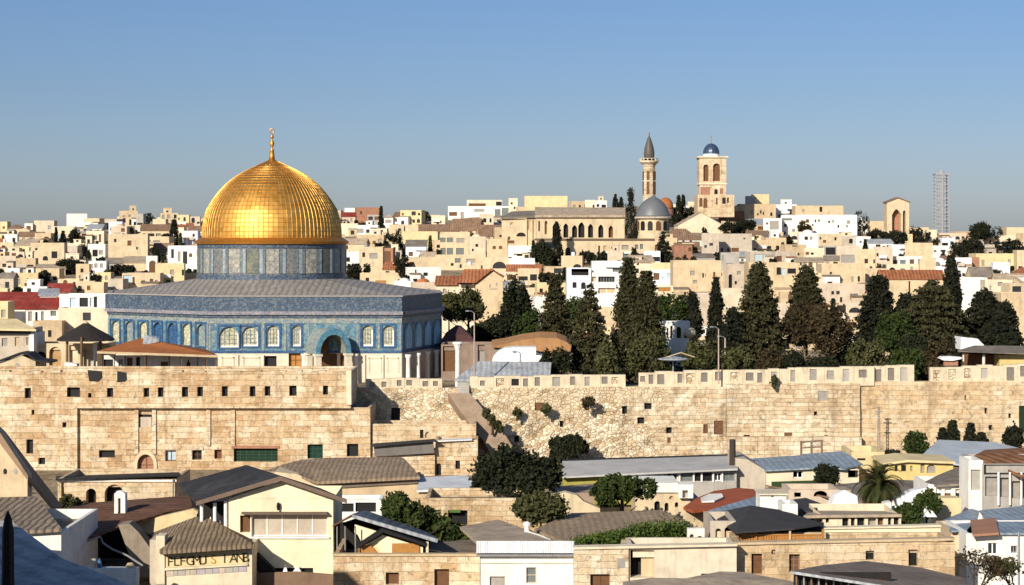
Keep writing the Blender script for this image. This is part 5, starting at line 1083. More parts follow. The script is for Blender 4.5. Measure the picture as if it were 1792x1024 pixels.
# the big house with orange roof
r = thing('orange_roofed_house', 'big peach gabled house with long orange tiled wing above the olive pine', 'house', (PXx(830, 400), 400, 5), 'houses on the hillside')
D = 400
m = MB(); m.prism([P(832, 600, D), P(832, 497, D), P(862, 474, D), P(880, 486, D), P(880, 600, D)], (0, 9, 0)); m.build('gable_wall', PEACH, r)
wallbox(r, 762, 831, 498, 600, D+1.5, 7, CREAM2, [(815, 821, 500, 512, 1), (775, 781, 505, 514, 1, 'window', SHUT)], 'wing_wall', rec=0.3)
m = MB(); m.prism([P(760, 499, D+0.8), P(800, 499, D+0.8), P(813, 484, D+5), P(763, 484, D+5)], (0, 0, 0.2)); m.prism([P(799, 497, D-0.4), P(833, 497, D-0.4), P(863, 473, D-0.4), P(812, 473, D+5)], (0, 0, 0.22)); m.prism([P(863, 472.5, D-0.4), P(882, 487, D-0.4), P(882, 484, D+9), P(858, 471, D+9)], (0, 0, 0.2)); m.build('roof', TERRA, r)
for (a, b, c, d) in ((856, 858.5, 497, 503), (868, 870, 494, 500), (857, 871, 505, 506.5)): m = MB(); wbox(m, a, b, c, d, D, 0.05, 0.05); m.build('slit', SHUT, r)
RECT.append((760, 882, 473, 560, D)); H_(876, 898, 528, 572, 'peach', wins=[], D=392)
# right of the church
H_(1158, 1228, 400, 432, 'white', 'hip', rcol='brown', rise=4.2, wins=[(1182, 1187, 416, 424), (1194, 1198, 416, 424), (1207, 1211, 415, 424)], yaw=0.0, label='white villa with brown hipped roof and three dark windows below the bell tower'); H_(1180, 1212, 430, 455, 'red brown', wins=[(1205, 1211, 433, 440, 1)]); 
H_(1186, 1266, 372, 408, 'pale cream', 'gable', rcol='beige', rise=5, wins=[(1224, 1229, 388, 393, 1), (1239, 1244, 386, 392, 1)], yaw=0.05, label='pale cream gabled house with two round windows at the foot of the bell tower')
H_(1260, 1302, 370, 390, 'white', 'side', rcol='terracotta', rise=4.0); H_(1284, 1304, 360, 386, 'tan', 'dome', rcol='orange', wins=[]); H_(1300, 1358, 357, 390, 'tan', wins=[(1314, 1317, 367, 376), (1330, 1333, 368, 374), (1348, 1352, 372, 378)], yaw=0.05); H_(1318, 1346, 340, 362, 'yellow', wins=[], D=860, label='small cream roof tower beside a dark cube on the skyline'); H_(1308, 1322, 343, 362, 'grey', wins=[], D=858)
H_(1352, 1394, 358, 388, 'white', wins=[(1378, 1386, 366, 376), (1362, 1367, 376, 381)], extra='block'); H_(1336, 1368, 382, 414, 'white', wins=[(1347, 1363, 387, 402, 0, 's')]); H_(1367, 1394, 377, 414, 'white', wins=[(1369, 1386, 382, 386, 0, 'g'), (1372, 1377, 392, 397)]); 
r = H_(1392, 1476, 360, 392, 'peach', wins=[(1434, 1439, 362, 371), (1404, 1408, 366, 372, 0, 's')], yaw=0, D=840, label='long tan flat roofed building on the skyline right of the bell tower'); H_(1394, 1500, 376, 402, 'white', wins=[(1410, 1416, 384, 390), (1482, 1488, 386, 392)], D=815, yaw=0)
H_(1228, 1258, 408, 452, 'grey beige', wins=[(1254, 1256, 430, 440)]); H_(1256, 1316, 409, 450, 'grey beige', wins=[(1272, 1277, 434, 441, 1), (1280, 1293, 434, 441), (1262, 1265, 434, 441), (1301, 1304, 416, 419)], yaw=0.0, label='tall grey beige house with paired dark windows below the hedges'); H_(1314, 1342, 420, 448, 'peach', wins=[(1319, 1323, 434, 439, 1)])
H_(1262, 1294, 442, 484, 'grey', wins=[(1271, 1284, 461, 471), (1264, 1267, 447, 456, 0, 's')], label='grey concrete house with a wide black garage opening'); H_(1178, 1262, 456, 530, 'peach', wins=[(1208, 1216, 474, 482, 0, 's'), (1229, 1232, 478, 486, 0, 'd'), (1234, 1236, 479, 485), (1248, 1252, 476, 486, 0, 'w'), (1213, 1220, 490, 496, 0, 's')], yaw=0.0, label='big peach block with scattered small windows right of the tall conifers'); H_(1218, 1252, 445, 459, 'grey', 'shed', rcol='tar', wins=[])
H_(1140, 1180, 460, 480, 'yellow', wins=[]); H_(1142, 1180, 472, 512, 'cool white', wins=[(1144, 1154, 478, 490, 0, 'w'), (1159, 1164, 484, 490, 0, 'b'), (1168, 1176, 478, 488, 0, 'b')]); H_(1144, 1182, 500, 530, 'pale cream', wins=[(1152, 1174, 503, 510, 0, 'o')]); H_(1252, 1276, 474, 510, 'peach', wins=[(1259, 1264, 477, 483, 1, 'w')]); H_(1274, 1312, 462, 514, 'rosy beige', wins=[(1271, 1281, 480, 504, 1, 'd')], yaw=.2); H_(1256, 1306, 505, 560, 'pale cream', wins=[], D=400, label='plain pale cream wall house between the narrow and the broad conifer'); H_(1222, 1246, 515, 572, 'rosy beige', wins=[], D=380); H_(1200, 1240, 500, 530, 'white', 'shed', rcol='beige')
H_(1312, 1352, 440, 462, 'grey beige', wins=[(1320, 1333, 445, 456, 0, 'b'), (1336, 1349, 445, 456, 0, 'b')]); H_(1356, 1394, 440, 462, 'grey beige', wins=[(1358, 1368, 448, 458), (1382, 1390, 450, 456, 0, 's')]); H_(1340, 1376, 416, 446, 'peach', wins=[(1358, 1364, 430, 438, 0, 'd'), (1367, 1371, 436, 441)], extra='block'); H_(1374, 1412, 428, 452, 'tan', wins=[(1386, 1396, 426, 432)])
H_(1310, 1400, 460, 530, 'peach', wins=[(1359, 1367, 468, 481), (1368, 1375, 470, 482, 0, 'b'), (1378, 1393, 470, 479, 0, 'd'), (1330, 1336, 492, 500, 0, 's')], yaw=0.0, label='large tan house with a tall black doorway behind the conifers'); H_(1394, 1442, 452, 486, 'pale cream', 'shed', rcol='beige', wins=[(1396, 1403, 457, 464), (1405, 1412, 458, 468, 0, 's'), (1415, 1422, 457, 468), (1428, 1431, 460, 474, 0, 's')], rise=1.2)
H_(1398, 1432, 408, 440, 'white', 'dome', wins=[(1408, 1414, 414, 420), (1417, 1422, 414, 420)], label='white domed house below the round dark bushes'); H_(1422, 1474, 409, 434, 'cream', wins=[(1440, 1446, 420, 425)]); H_(1440, 1468, 430, 452, 'grey', wins=[(1445, 1463, 433, 446)]); H_(1408, 1442, 434, 456, 'pale cream', wins=[(1410, 1416, 441, 446), (1419, 1424, 442, 446)]); H_(1464, 1504, 430, 466, 'rosy beige', wins=[(1472, 1496, 446, 460, 0, 's')]); 
H_(1438, 1514, 462, 505, 'peach', wins=[(1459, 1468, 484, 496, 1), (1490, 1494, 484, 494), (1501, 1505, 483, 493, 1), (1452, 1456, 476, 480)], yaw=0, label='tan house with arched doorway and two slim windows, right hillside'); H_(1428, 1514, 497, 545, 'rosy beige', wins=[(1488, 1502, 514, 526, 0, 'g'), (1470, 1474, 520, 530)], yaw=0.03); H_(1310, 1330, 500, 560, 'grey beige', D=395)
H_(1498, 1524, 414, 436, 'white', wins=[(1504, 1508, 422, 425)]); H_(1520, 1564, 419, 440, 'white', 'side', rcol='grey', rise=1.5); H_(1500, 1532, 436, 480, 'peach', wins=[(1513, 1519, 453, 461, 0, 'd'), (1528, 1531, 454, 461)]); H_(1530, 1562, 432, 470, 'rosy beige', wins=[(1541, 1546, 449, 455)]); H_(1560, 1588, 428, 448, 'cool white'); H_(1584, 1632, 425, 458, 'peach', wins=[], label='plain windowless peach block under the arched gable tower'); H_(1630, 1670, 430, 452, 'white', wins=[(1634, 1639, 438, 441), (1646, 1655, 437, 441), (1661, 1666, 440, 446)])
H_(1560, 1614, 449, 472, 'white', wins=[(1563, 1571, 455, 462, 0, 'w'), (1575, 1585, 455, 462, 0, 'g'), (1592, 1600, 454, 462)], yaw=0); H_(1552, 1616, 463, 482, 'pale cream', wins=[(1556, 1567, 468, 476, 1, 'd'), (1576, 1584, 470, 475, 0, 'g'), (1593, 1598, 467, 475, 0, 's')], yaw=0); H_(1610, 1638, 453, 486, 'cream', wins=[]); H_(1632, 1660, 456, 480, 'cool white', 'dome', wins=[(1634, 1646, 458, 466, 1, 'g')]); H_(1500, 1552, 470, 502, 'peach', wins=[(1501, 1505, 483, 493), (1511, 1519, 483, 492, 0, 'g')])
H_(1543, 1652, 474, 530, 'peach', 'side', rcol='terracotta', rise=1.7, depth=5.5, wins=[(1590, 1593, 492, 515, 0, 'd')], D=415, yaw=0, label='long house with a terracotta roof strip behind the right conifers')
H_(1670, 1700, 451, 478, 'cool white', wins=[(1675, 1682, 458, 464, 0, 'd')]); H_(1696, 1714, 450, 476, 'red brown', wins=[]); H_(1708, 1788, 444, 474, 'yellow', wins=[(1718, 1723, 455, 466, 0, 's'), (1764, 1769, 454, 464, 0, 's')], yaw=0, label='long yellow flat roofed house below the big round tree'); H_(1780, 1830, 438, 478, 'cream', extra='block'); H_(1700, 1740, 468, 496, 'tan', 'side', rcol='tar', rise=3)
H_(1680, 1728, 486, 540, 'white', wins=[], D=400, yaw=0, label='white house with plain parapet behind the rightmost conifers'); H_(1682, 1708, 472, 492, 'white', 'dome', wins=[(1684, 1689, 478, 484)]); H_(1724, 1772, 490, 560, 'pale cream', wins=[(1746, 1755, 494, 501), (1758, 1764, 495, 501, 0, 's'), (1732, 1735, 500, 508, 0, 's')], D=390, yaw=0, label='pale cream house with two small windows above the black garage, far right'); H_(1752, 1850, 513, 640, 'peach', wins=[(1772, 1788, 502, 514)], D=345, yaw=0.0, label='big peach house with smooth wall at the right picture edge'); H_(1766, 1800, 496, 526, 'cream', wins=[(1771, 1788, 501, 514)], D=370)
H_(1740, 1800, 412, 428, 'pale cream', wins=[]); H_(1762, 1830, 398, 410, 'cream', D=980, wins=[], depth=20); H_(1672, 1700, 405, 424, 'tan'); H_(1622, 1640, 402, 422, 'pale cream', wins=[]); H_(1640, 1690, 408, 424, 'rosy beige'); H_(1522, 1554, 387, 412, 'peach', wins=[], D=860, yaw=0, label='long low ochre wall building left of the arched gable tower'); H_(1592, 1625, 398, 416, 'cream'); H_(1648, 1672, 416, 434, 'cool white')
# white house in the middle
r = thing('white_terrace_house', 'stepped white house with balconies between the conifers below the monastery', 'house', (PXx(1040, 440), 440, 8), 'houses on the hillside'); D = 440
wallbox(r, 992, 1034, 469, 600, D, 7, BLUEWHITE, [(1002, 1009, 494, 504), (1017, 1025, 494, 506, 1), (1000, 1030, 470.5, 482, 0, 'window', DARK)], 'tower_wall', rec=0.4)
wallbox(r, 1034.3, 1091, 477, 600, D+0.5, 8, WHITE, [(1047, 1076, 484, 494, 0, 'balcony_opening', GLASSD, METAL, (5, 0)), (1047, 1077, 504, 514, 0, 'balcony_opening', TAN, WHITEM, (1, 0)), (1036, 1043, 484, 493, 0, 'window', TAN)], 'wall', rec=0.7)
wallbox(r, 1036, 1100, 457, 477, D+6, 6, WHITE, [(1072, 1092, 469, 476, 0, 'window', GLASSG)], 'upper_storey', rec=0.4)
m = MB(); wbox(m, 1060, 1100, 460, 468, D+5.2, 0, 0.8); m.build('parapet', BLUEWHITE, r); RECT.append((990, 1100, 457, 530, D))
H_(1100, 1142, 462, 500, 'pale cream', wins=[(1112, 1118, 470, 478)]); H_(940, 990, 495, 540, 'yellow', wins=[(944, 950, 505, 512)], yaw=.1); H_(906, 944, 470, 500, 'cream'); H_(936, 950, 520, 600, 'white', D=360, wins=[]); H_(908, 930, 540, 575, 'rosy beige', 'gable', rcol='beige', D=370)
# ------------------------------------------------------------------ trees
import numpy as np
def leaf_mesh(name, cen, size, mat, rng, up=0.0, elong=1.6, nrm_bias=None):
    n = len(cen); d = rng.normal(size=(n, 3)); 
    if nrm_bias is not None: d = d+nrm_bias
    d /= np.linalg.norm(d, axis=1)[:, None]+1e-9
    a = rng.normal(size=(n, 3)); a[:, 2] += up; a -= d*(a*d).sum(1)[:, None]; a /= np.linalg.norm(a, axis=1)[:, None]+1e-9
    b = np.cross(d, a); s = size*rng.uniform(0.6, 1.35, n)[:, None]
    A, B = a*s*elong*0.5, b*s*0.5
    v = np.stack([cen-A, cen+B*0.9-A*0.1, cen+A, cen-B*0.9+A*0.1], 1).reshape(-1, 3)
    me = bpy.data.meshes.new(name); me.vertices.add(4*n); me.vertices.foreach_set('co', v.astype(np.float32).ravel())
    me.loops.add(4*n); me.loops.foreach_set('vertex_index', np.arange(4*n, dtype=np.int32)); me.polygons.add(n)
    me.polygons.foreach_set('loop_start', np.arange(0, 4*n, 4, dtype=np.int32)); me.update(calc_edges=True); me.validate(); me.materials.append(mat); return me
def conifer_pts(h, r, rng, nb=190, per=34, z0=0.08, power=0.8, droop=0.25, layered=0.0, sp=0.34):
    out = []
    # tiers of boughs; each tier has its own reach, so the outline steps in and out
    while len(out) < nb:
        t = rng.uniform(0, 1)**1.15; 
        if layered: t = min(1, max(0, (round(t*layered)+rng.normal(0, 0.13))/layered))
        R = r*((1-t)**power)*(1.0 if t > 0.12 else 0.7+2.5*t)*rng.uniform(0.62, 1.12)+0.12
        if rng.uniform() > 0.25+0.75*R/r: continue
        an = rng.uniform(0, 2*math.pi); z = z0*h+t*(1-z0)*h
        s = rng.uniform(0.15, 1.0, per)**0.6
        x = np.cos(an)*R*s; y = np.sin(an)*R*s; zz = z-droop*R*s**1.5+0.10*R
        wd = sp*(0.35+0.8*np.sin(np.pi*np.clip(s, 0, 1)))
        p = np.stack([x+rng.normal(0, 1, per)*wd, y+rng.normal(0, 1, per)*wd, zz+rng.normal(0, 1, per)*wd*0.55], 1); out.append(p)
    return np.concatenate(out)
def blob_pts(blobs, n, rng, shell=0.55):
    out = []; vol = [b[3]*b[4]*b[5] for b in blobs]; tv = sum(v**0.67 for v in vol)
    for b, v in zip(blobs, vol):
        k = max(20, int(n*v**0.67/tv)); nc = max(6, k//26)
        d = rng.normal(size=(nc, 3)); d /= np.linalg.norm(d, axis=1)[:, None]; rad = rng.uniform(shell, 1.0, nc)[:, None]**0.7
        c = d*rad; idx = rng.integers(0, nc, k); p = c[idx]+rng.normal(size=(k, 3))*0.15
        out.append(p*np.array(b[3:6])+np.array(b[0:3]))
    return np.concatenate(out)
def tree(name, label, cat, px, pyt, pyb, hw, D, kind, mat, trunk=None, seed=1, group=None, leaf=0.34, n=5200, base=None, bark=None, **kw):
    rng = np.random.default_rng(seed); k = D/F; x = PXx(px, D); n = int(n*1.4) if n >= 2600 else n; g = ground(x, D) if base is None else base
    top = PZ(pyt, D); h = top-g; r = hw*k
    root = thing(name, label, cat, (x, D, g), group)
    if kind == 'cone':
        z0 = max(0.03, (PZ(pyb, D)-g)/h); c = conifer_pts(h*1.03, r*1.22, rng, nb=max(90, int(n*1.35)//32), per=32, z0=z0, **kw)
    elif kind == 'column':
        nb = max(80, n//28); out = []; zb = max(0.02, (PZ(pyb, D)-g)/h)
        for i in range(nb):
            t = rng.uniform(0, 1); R = r*min(1, (1-t)**0.62*1.15)*(0.55+0.45*min(1, t*5))*rng.uniform(0.45, 1.05); an = rng.uniform(0, 2*math.pi); z = h*(zb+(1-zb)*t)
            q = np.array([math.cos(an)*R, math.sin(an)*R, z]); out.append(q+rng.normal(size=(28, 3))*np.array([0.24, 0.24, 0.62])*max(0.5, r/2.2))
        c = np.concatenate(out); c[:, 2] = np.minimum(c[:, 2], h*1.02)
    else:
        zb = PZ(pyb, D)-g; ch = h-zb
        if kind == 'round':
            bl = [(0, 0, zb+ch*0.52, r*0.86, r*0.8, ch*0.5)]
            for i in range(9): a = rng.uniform(0, 2*math.pi); e = rng.uniform(-0.4, 0.9); bl.append((r*0.6*math.cos(a)*math.cos(e), r*0.5*math.sin(a)*math.cos(e), zb+ch*(0.5+0.34*math.sin(e)), r*rng.uniform(.26, .45), r*0.4, ch*rng.uniform(.16, .28)))
        elif kind == 'umbrella':
            bl = []
            for i in range(12): a = rng.uniform(0, 2*math.pi); q = rng.uniform(0, 0.75); bl.append((r*q*math.cos(a), r*q*math.sin(a), zb+ch*(0.62-0.25*q+rng.uniform(-.1, .1)), r*rng.uniform(.28, .45), r*.35, ch*rng.uniform(.22, .36)))
        elif kind == 'spiky':
            bl = []
            for (fx, fz, fr) in kw.get('lobes', [(0, .5, .5)]): bl.append((fx*r, rng.uniform(-.3, .3)*r, zb+ch*fz, fr*r, fr*r*0.8, fr*r*1.05))
        c = blob_pts(bl, n, rng)
    me = leaf_mesh('crown', c, leaf, mat, rng, up=0.0 if kind != 'column' else 1.2, nrm_bias=np.array([0, 0, 0.25]))
    o = bpy.data.objects.new('crown', me); C.objects.link(o); o.parent = root
    m = MB(); tr = trunk or max(0.15, h*0.016); rr = random.Random(seed)
    pts = [(0, 0, -0.3)]+[(rr.uniform(-.1, .1), rr.uniform(-.1, .1), h*f) for f in (0.15, 0.35, 0.6, 0.85)]
    m.tube(pts, [tr*1.25, tr, tr*0.85, tr*0.55, tr*0.2], 8)
    for i in range(9 if kind in ('round', 'umbrella', 'spiky') else 5):
        a = rr.uniform(0, 6.28); z = h*rr.uniform(0.3, 0.7) if kind == 'cone' else h*rr.uniform(0.22, 0.5); q = r*rr.uniform(0.5, 0.85)*(1-z/h if kind in ('cone', 'column') else 1)
        m.tube([(0, 0, z), (q*0.5*math.cos(a), q*0.5*math.sin(a), z+q*0.25), (q*math.cos(a), q*math.sin(a), z+q*0.55)], [tr*0.45, tr*0.3, tr*0.08], 5)
    m.build('trunk', bark or BARKD, root, world=False)
    hx = r; RECTT.append((px-hx, px+hx, pyt, pyb, D)); return root
RECTT = []
T = tree
G1 = 'conifers behind the rampart'
T('conifer', 'stepped triangular conifer right of the white tent, in front of the yellow house', 'tree', 972, 490, 612, 34, 302, 'cone', F_CON, seed=1, group=G1, layered=13, droop=0.35)
T('conifer', 'broad based conifer just left of the white terrace house', 'tree', 1031, 505, 655, 43, 288, 'cone', F_CON, seed=2, group=G1, layered=13, droop=0.3)
T('cypress', 'tallest slender cypress of the pair standing before the white terrace house', 'tree', 1100, 457, 650, 31, 292, 'column', F_CON, seed=3, group=G1, n=7000)
T('cypress', 'thick second cypress leaning on the tallest one at its right', 'tree', 1131, 480, 655, 34, 287, 'column', F_CON, seed=4, group=G1, n=7000)
T('cypress', 'narrow dark spire shaped conifer beside the tall lamp post', 'tree', 1253, 490, 625, 17, 305, 'column', F_CYP, seed=5, group=G1, n=4200)
T('conifer', 'full pyramid conifer with bare dark trunk right of the tall lamp post', 'tree', 1327, 467, 620, 42, 285, 'cone', F_CON, seed=6, group=G1, n=8000, power=0.62, trunk=0.42, droop=0.2)
T('conifer', 'pointed conifer rising above the pale trunked brown trees', 'tree', 1411, 470, 600, 40, 296, 'cone', F_CON, seed=7, group=G1, n=6500, power=0.6)
T('conifer', 'ragged two topped dark conifer left of the red roof strip', 'tree', 1536, 488, 612, 38, 300, 'cone', F_CYP, seed=8, group=G1, n=6500, power=0.45)
T('cedar', 'huge spreading layered cedar, widest of the right hand trees', 'tree', 1632, 500, 622, 66, 282, 'cone', F_CON, seed=9, group=G1, n=13000, power=0.5, layered=10, droop=0.15, trunk=0.5)
T('cypress', 'tallest dark cypress at the right, rising above the terracotta roof strip', 'tree', 1665, 452, 610, 22, 294, 'column', F_CYP, seed=10, group=G1, n=6500)
T('pine', 'blackish bushy pine in front of the white parapet house', 'tree', 1722, 514, 606, 38, 288, 'cone', F_CYP, seed=11, group=G1, n=6500, power=0.4, trunk=0.2)
T('pine', 'small dark pine with thin leaning trunks, rightmost of the group', 'tree', 1757, 534, 600, 24, 284, 'cone', F_CYP, seed=12, group=G1, n=4200, power=0.45, trunk=0.14)
T('pine', 'dark pine filling the gap left of the full pyramid conifer', 'tree', 1283, 545, 640, 24, 283, 'cone', F_CYP, seed=13, group=G1, n=4200, power=0.6)
T('brown_tree', 'thin brown leaved tree with pale bent trunk below the pointed conifer', 'tree', 1408, 530, 605, 38, 276, 'round', F_BRN, seed=14, n=5200, bark=BARK, trunk=0.2)
T('brown_tree', 'wide bare brown tree with forked pale trunk among the conifers', 'tree', 1452, 538, 618, 44, 274, 'round', F_BRN, seed=15, n=4800, bark=BARK, trunk=0.26)
T('green_tree', 'bright dark green rounded tree between ragged conifer and spreading cedar', 'tree', 1568, 550, 620, 38, 279, 'round', F_GRN, seed=16, n=6500)
T('olive_tree', 'grey olive tree beside the flat parasol', 'tree', 1225, 600, 664, 36, 268, 'round', F_OLV, seed=17, n=4200)
for px, t_, b_, hw, mt, lb in ((1136, 585, 668, 40, F_OLV, 'olive brown bush at the foot of the cypress pair'), (1290, 605, 668, 30, F_OLV, 'olive bush right of the short pale post'), (1348, 612, 666, 24, F_BRN, 'brown bush under the full pyramid conifer'), (1515, 596, 660, 36, F_OLV, 'rounded olive bush left of the spreading cedar foot'),
                           (1585, 610, 664, 32, F_GRN, 'low green bush beneath the bright dark green tree'), (1640, 600, 664, 30, F_BRN, 'brown bush beside the white boat'), (972, 612, 664, 34, F_DRK, 'dark bush right of the white tent with pale flecks'), (1062, 600, 668, 22, F_OLV, 'yellowish bush between broad conifer and cypress pair'), (1480, 588, 650, 30, F_DRK, 'dark bush right of the forked pale trunk'), (1390, 618, 668, 22, F_DRK, 'dark low bush left of the pale bent trunk'), (1690, 590, 640, 34, F_DRK, 'dark bush behind the white canvas awning'), (1440, 625, 668, 26, F_DRK, 'dark bush at the base of the forked brown tree'), (1600, 590, 640, 34, F_DRK, 'dark bush in the shade of the spreading cedar'), (1766, 585, 632, 28, F_DRK, 'dark bush behind the flat brown shed roof')):
    T('bush', lb, 'bush', px, t_, b_, hw, 268 if b_ > 655 else 276, 'round', mt, seed=px, n=2600)
T('umbrella_pine', 'rounded olive pine beside the shaded right end of the shrine', 'tree', 820, 506, 568, 50, 335, 'umbrella', F_OLV, seed=20, n=6500, trunk=0.3)
for px, t_, b_, hw, mt, kd, lb in ((905, 488, 600, 26, F_DRK, 'round', 'tall dark leafy tree right of the orange roofed house'), (920, 540, 612, 34, F_GRN, 'round', 'green tree behind the humped brown roof'), (872, 555, 612, 36, F_DRK, 'round', 'blackish bushy tree below the olive pine'), (888, 535, 600, 20, F_CYP, 'column', 'dark cypress at the corner of the peach gabled house'), (847, 565, 605, 22, F_DRK, 'round', 'small dark bush behind the pale lamp post'), (1172, 518, 572, 34, F_GRN, 'round', 'green leafy tree right of the cypress pair'), (1212, 515, 590, 18, F_CYP, 'column', 'small dark cypress under the big peach block'), (1008, 525, 575, 24, F_GRN, 'round', 'green bush beside the white terrace house'), (1190, 585, 618, 26, F_DRK, 'round', 'dark bush below the white ruined arcade'), (895, 600, 612, 40, F_DRK, 'round', 'dark hedge bush behind the white tent'), (1590, 512, 570, 24, F_CYP, 'round', 'grey green shrub below the terracotta roof strip'), (786, 515, 560, 20, F_OLV, 'round', 'small olive bush at the shrine roof corner')):
    T('cypress' if kd == 'column' else 'bushy_tree', lb, 'tree', px, t_, b_, hw, 325 if kd != 'x' else 330, kd, mt, seed=px+3, n=3600)
# trees of the hillside: (px, top, bottom, half width, kind, label)
def HT(px, t_, b_, hw, kind, mat, lb, n=1300, D=None, name=None):
    D = D or hill_D(px, b_); k = D/F; n = n if hw < 18 else int(n*(hw/13.0)**1.6); lf = max(0.45, 1.6*k)
    return tree(name or ('cypress' if kind in ('column', 'cone') else 'shrub'), lb, 'tree' if kind in ('column', 'cone') or hw > 20 else 'shrub', px, t_, b_, hw, D-2, kind, mat, seed=int(px*7+t_), n=n, leaf=lf, base=PZ(b_+3, D), group='trees on the hillside')
GH = [(130, 401, 428, 11, 'round', F_CYP, 'dark shrub beside the cream house with the pale blue window'), (145, 428, 448, 11, 'round', F_CYP, 'dark shrub left of the white house with a dark opening'), (124, 454, 479, 26, 'round', F_CYP, 'wide dark tree under the grey beige house, left hillside'), (77, 474, 501, 13, 'round', F_CYP, 'round dark bush above the bright dark red roof'), (168, 482, 500, 15, 'round', F_CYP, 'dark hedge below the low white house with two windows'),
      (261, 374, 394, 12, 'round', F_CYP, 'dark tree on the skyline left of the dome'), (305, 386, 433, 11, 'column', F_CYP, 'dark cypress left of the golden dome base'), (227, 398, 416, 9, 'round', F_CYP, 'small dark bush below the left skyline tree'), (207, 433, 456, 13, 'round', F_CYP, 'dark bush in front of the big plain cream house'), (214, 464, 482, 22, 'round', F_CYP, 'dark hedge above the cream house with pale blue window by the shrine roof'), (318, 484, 500, 8, 'round', F_CYP, 'small dark bush close to the left side of the drum'),
      (667, 362, 412, 6, 'column', F_CYP, 'lone slim cypress on the skyline right of the dome'), (688, 402, 436, 17, 'round', F_CYP, 'dark tree right of the lone slim cypress'), (703, 444, 488, 14, 'round', F_CYP, 'tall blackish bush right of the square cream house'), (743, 370, 390, 10, 'round', F_DRK, 'round dark shrub on the skyline right of a yellow house'), (620, 460, 492, 16, 'round', F_CYP, 'dark bush beside the drum on its right'), (774, 452, 470, 19, 'round', F_CYP, 'clipped dark hedge below the rows of glazed windows'), (838, 452, 464, 9, 'round', F_CYP, 'small dark bush right of the clipped hedge'),
      (948, 419, 472, 34, 'umbrella', F_DRK, 'big rounded olive tree left of the monastery arches'), (975, 390, 462, 10, 'column', F_CYP, 'narrow dark cypress before the first monastery arch'), (1104, 331, 418, 13, 'column', F_CYP, 'tall dark cypress at the right end of the monastery roof'), (1077, 341, 368, 6, 'column', F_CYP, 'left one of two small cypresses above the monastery roof'), (1087, 346, 368, 5, 'column', F_CYP, 'right one of two small cypresses above the monastery roof'), (1021, 440, 464, 8, 'round', F_CYP, 'small dark bush below the monastery ledge'), (1034, 443, 464, 9, 'round', F_CYP, 'second small dark bush below the monastery ledge'),
      (1118, 392, 420, 17, 'round', F_CYP, 'black bush at the foot of the tall monastery cypress'), (1157, 393, 414, 9, 'round', F_CYP, 'black bush under the grey domed church'), (1188, 343, 384, 7, 'column', F_CYP, 'left of twin cypresses beside the orange dome'), (1196, 342, 384, 7, 'column', F_CYP, 'right of twin cypresses beside the orange dome'), (1182, 374, 398, 14, 'round', F_CYP, 'dark tree below the twin cypresses'), (1210, 364, 380, 12, 'round', F_CYP, 'dark bush left of the bell tower base'), (1161, 408, 462, 20, 'cone', F_CYP, 'dark conical tree left of the villa with three windows'), (1214, 432, 448, 8, 'round', F_CYP, 'small dark bush under the white villa'),
      (1276, 386, 412, 20, 'round', F_CYP, 'dark hedge right of the gabled house with round windows'), (1304, 384, 412, 22, 'round', F_CYP, 'dark hedge below the tan skyline house'), (1240, 408, 420, 10, 'round', F_CYP, 'dark bush left of the tall grey beige house'), (1436, 379, 408, 13, 'round', F_CYP, 'first round black bush before the long tan skyline building'), (1452, 386, 408, 10, 'round', F_CYP, 'second lower black bush before the long tan skyline building'), (1469, 377, 404, 10, 'round', F_CYP, 'upright oval black bush before the white terrace wall'), (1406, 388, 408, 13, 'round', F_BRN, 'brown shrub row under the long tan building'), (1506, 370, 416, 17, 'round', F_CYP, 'dark tree with ragged top on the ridge'), (1377, 414, 432, 12, 'round', F_DRK, 'dark shrub below the white skyline houses'),
      (1535, 402, 426, 22, 'round', F_CYP, 'dark shrubs along the low ochre wall'), (1568, 404, 430, 22, 'round', F_CYP, 'dark shrub mass at the arched gable tower foot'), (1600, 398, 424, 18, 'round', F_CYP, 'dark shrub right of the arched gable tower'), (1618, 406, 430, 14, 'round', F_CYP, 'low dark shrub left of the lattice tower'), (1650, 416, 432, 20, 'round', F_BRN, 'brown scrub below the lattice tower'), (1720, 384, 432, 33, 'umbrella', F_DRK, 'big round headed tree on the right ridge'), (1700, 418, 452, 24, 'round', F_CYP, 'dark tree mass under the big round headed tree'), (1676, 424, 454, 16, 'round', F_CYP, 'dark bush left under the big round headed tree'), (1770, 418, 446, 20, 'round', F_CYP, 'dark bush right of the big round headed tree'), (1745, 424, 444, 14, 'round', F_CYP, 'small dark bush behind the long yellow flat house'), (1735, 472, 492, 18, 'round', F_DRK, 'dark scrub behind the white domed house at right'), (1733, 505, 545, 10, 'column', F_CYP, 'dark narrow shrub at the corner of the pale cream house, far right'),
      (930, 478, 494, 22, 'round', F_BRN, 'brown scrub on rocks under the olive tree'), (810, 504, 522, 12, 'round', F_OLV, 'small olive bush before the orange roofed wing'), (960, 478, 492, 14, 'round', F_BRN, 'brown scrub left of the white terrace house'), (1275, 480, 500, 8, 'round', F_DRK, 'dark bush beside the big peach block')]
for g in GH: HT(*g)
# ------------------------------------------------------------------ foreground quarter below the wall
def B(name, label, cat, px, D, z=None): return thing(name, label, cat, (PXx(px, D), D, ground(PXx(px, D), D) if z is None else z))
def pr(root, name, mat, pts, D, dep, label=None):
    m = MB(); m.prism([P(x, y, D) for x, y in pts], (0, dep, 0)); o = m.build(name, mat, root); return o
def pbox(root, name, mat, x0, x1, y0, y1, D, d0, d1): m = MB(); wbox(m, x0, x1, y0, y1, D, d0, d1); return m.build(name, mat, root)
BRW2 = plaster('weathered_brown_wall', (0.20, 0.13, 0.085), 0.5)
DKI = plain('dark_interior_shade', (0.022, 0.018, 0.016), 0.9)  # near-black colour with the shade of covered spaces painted in
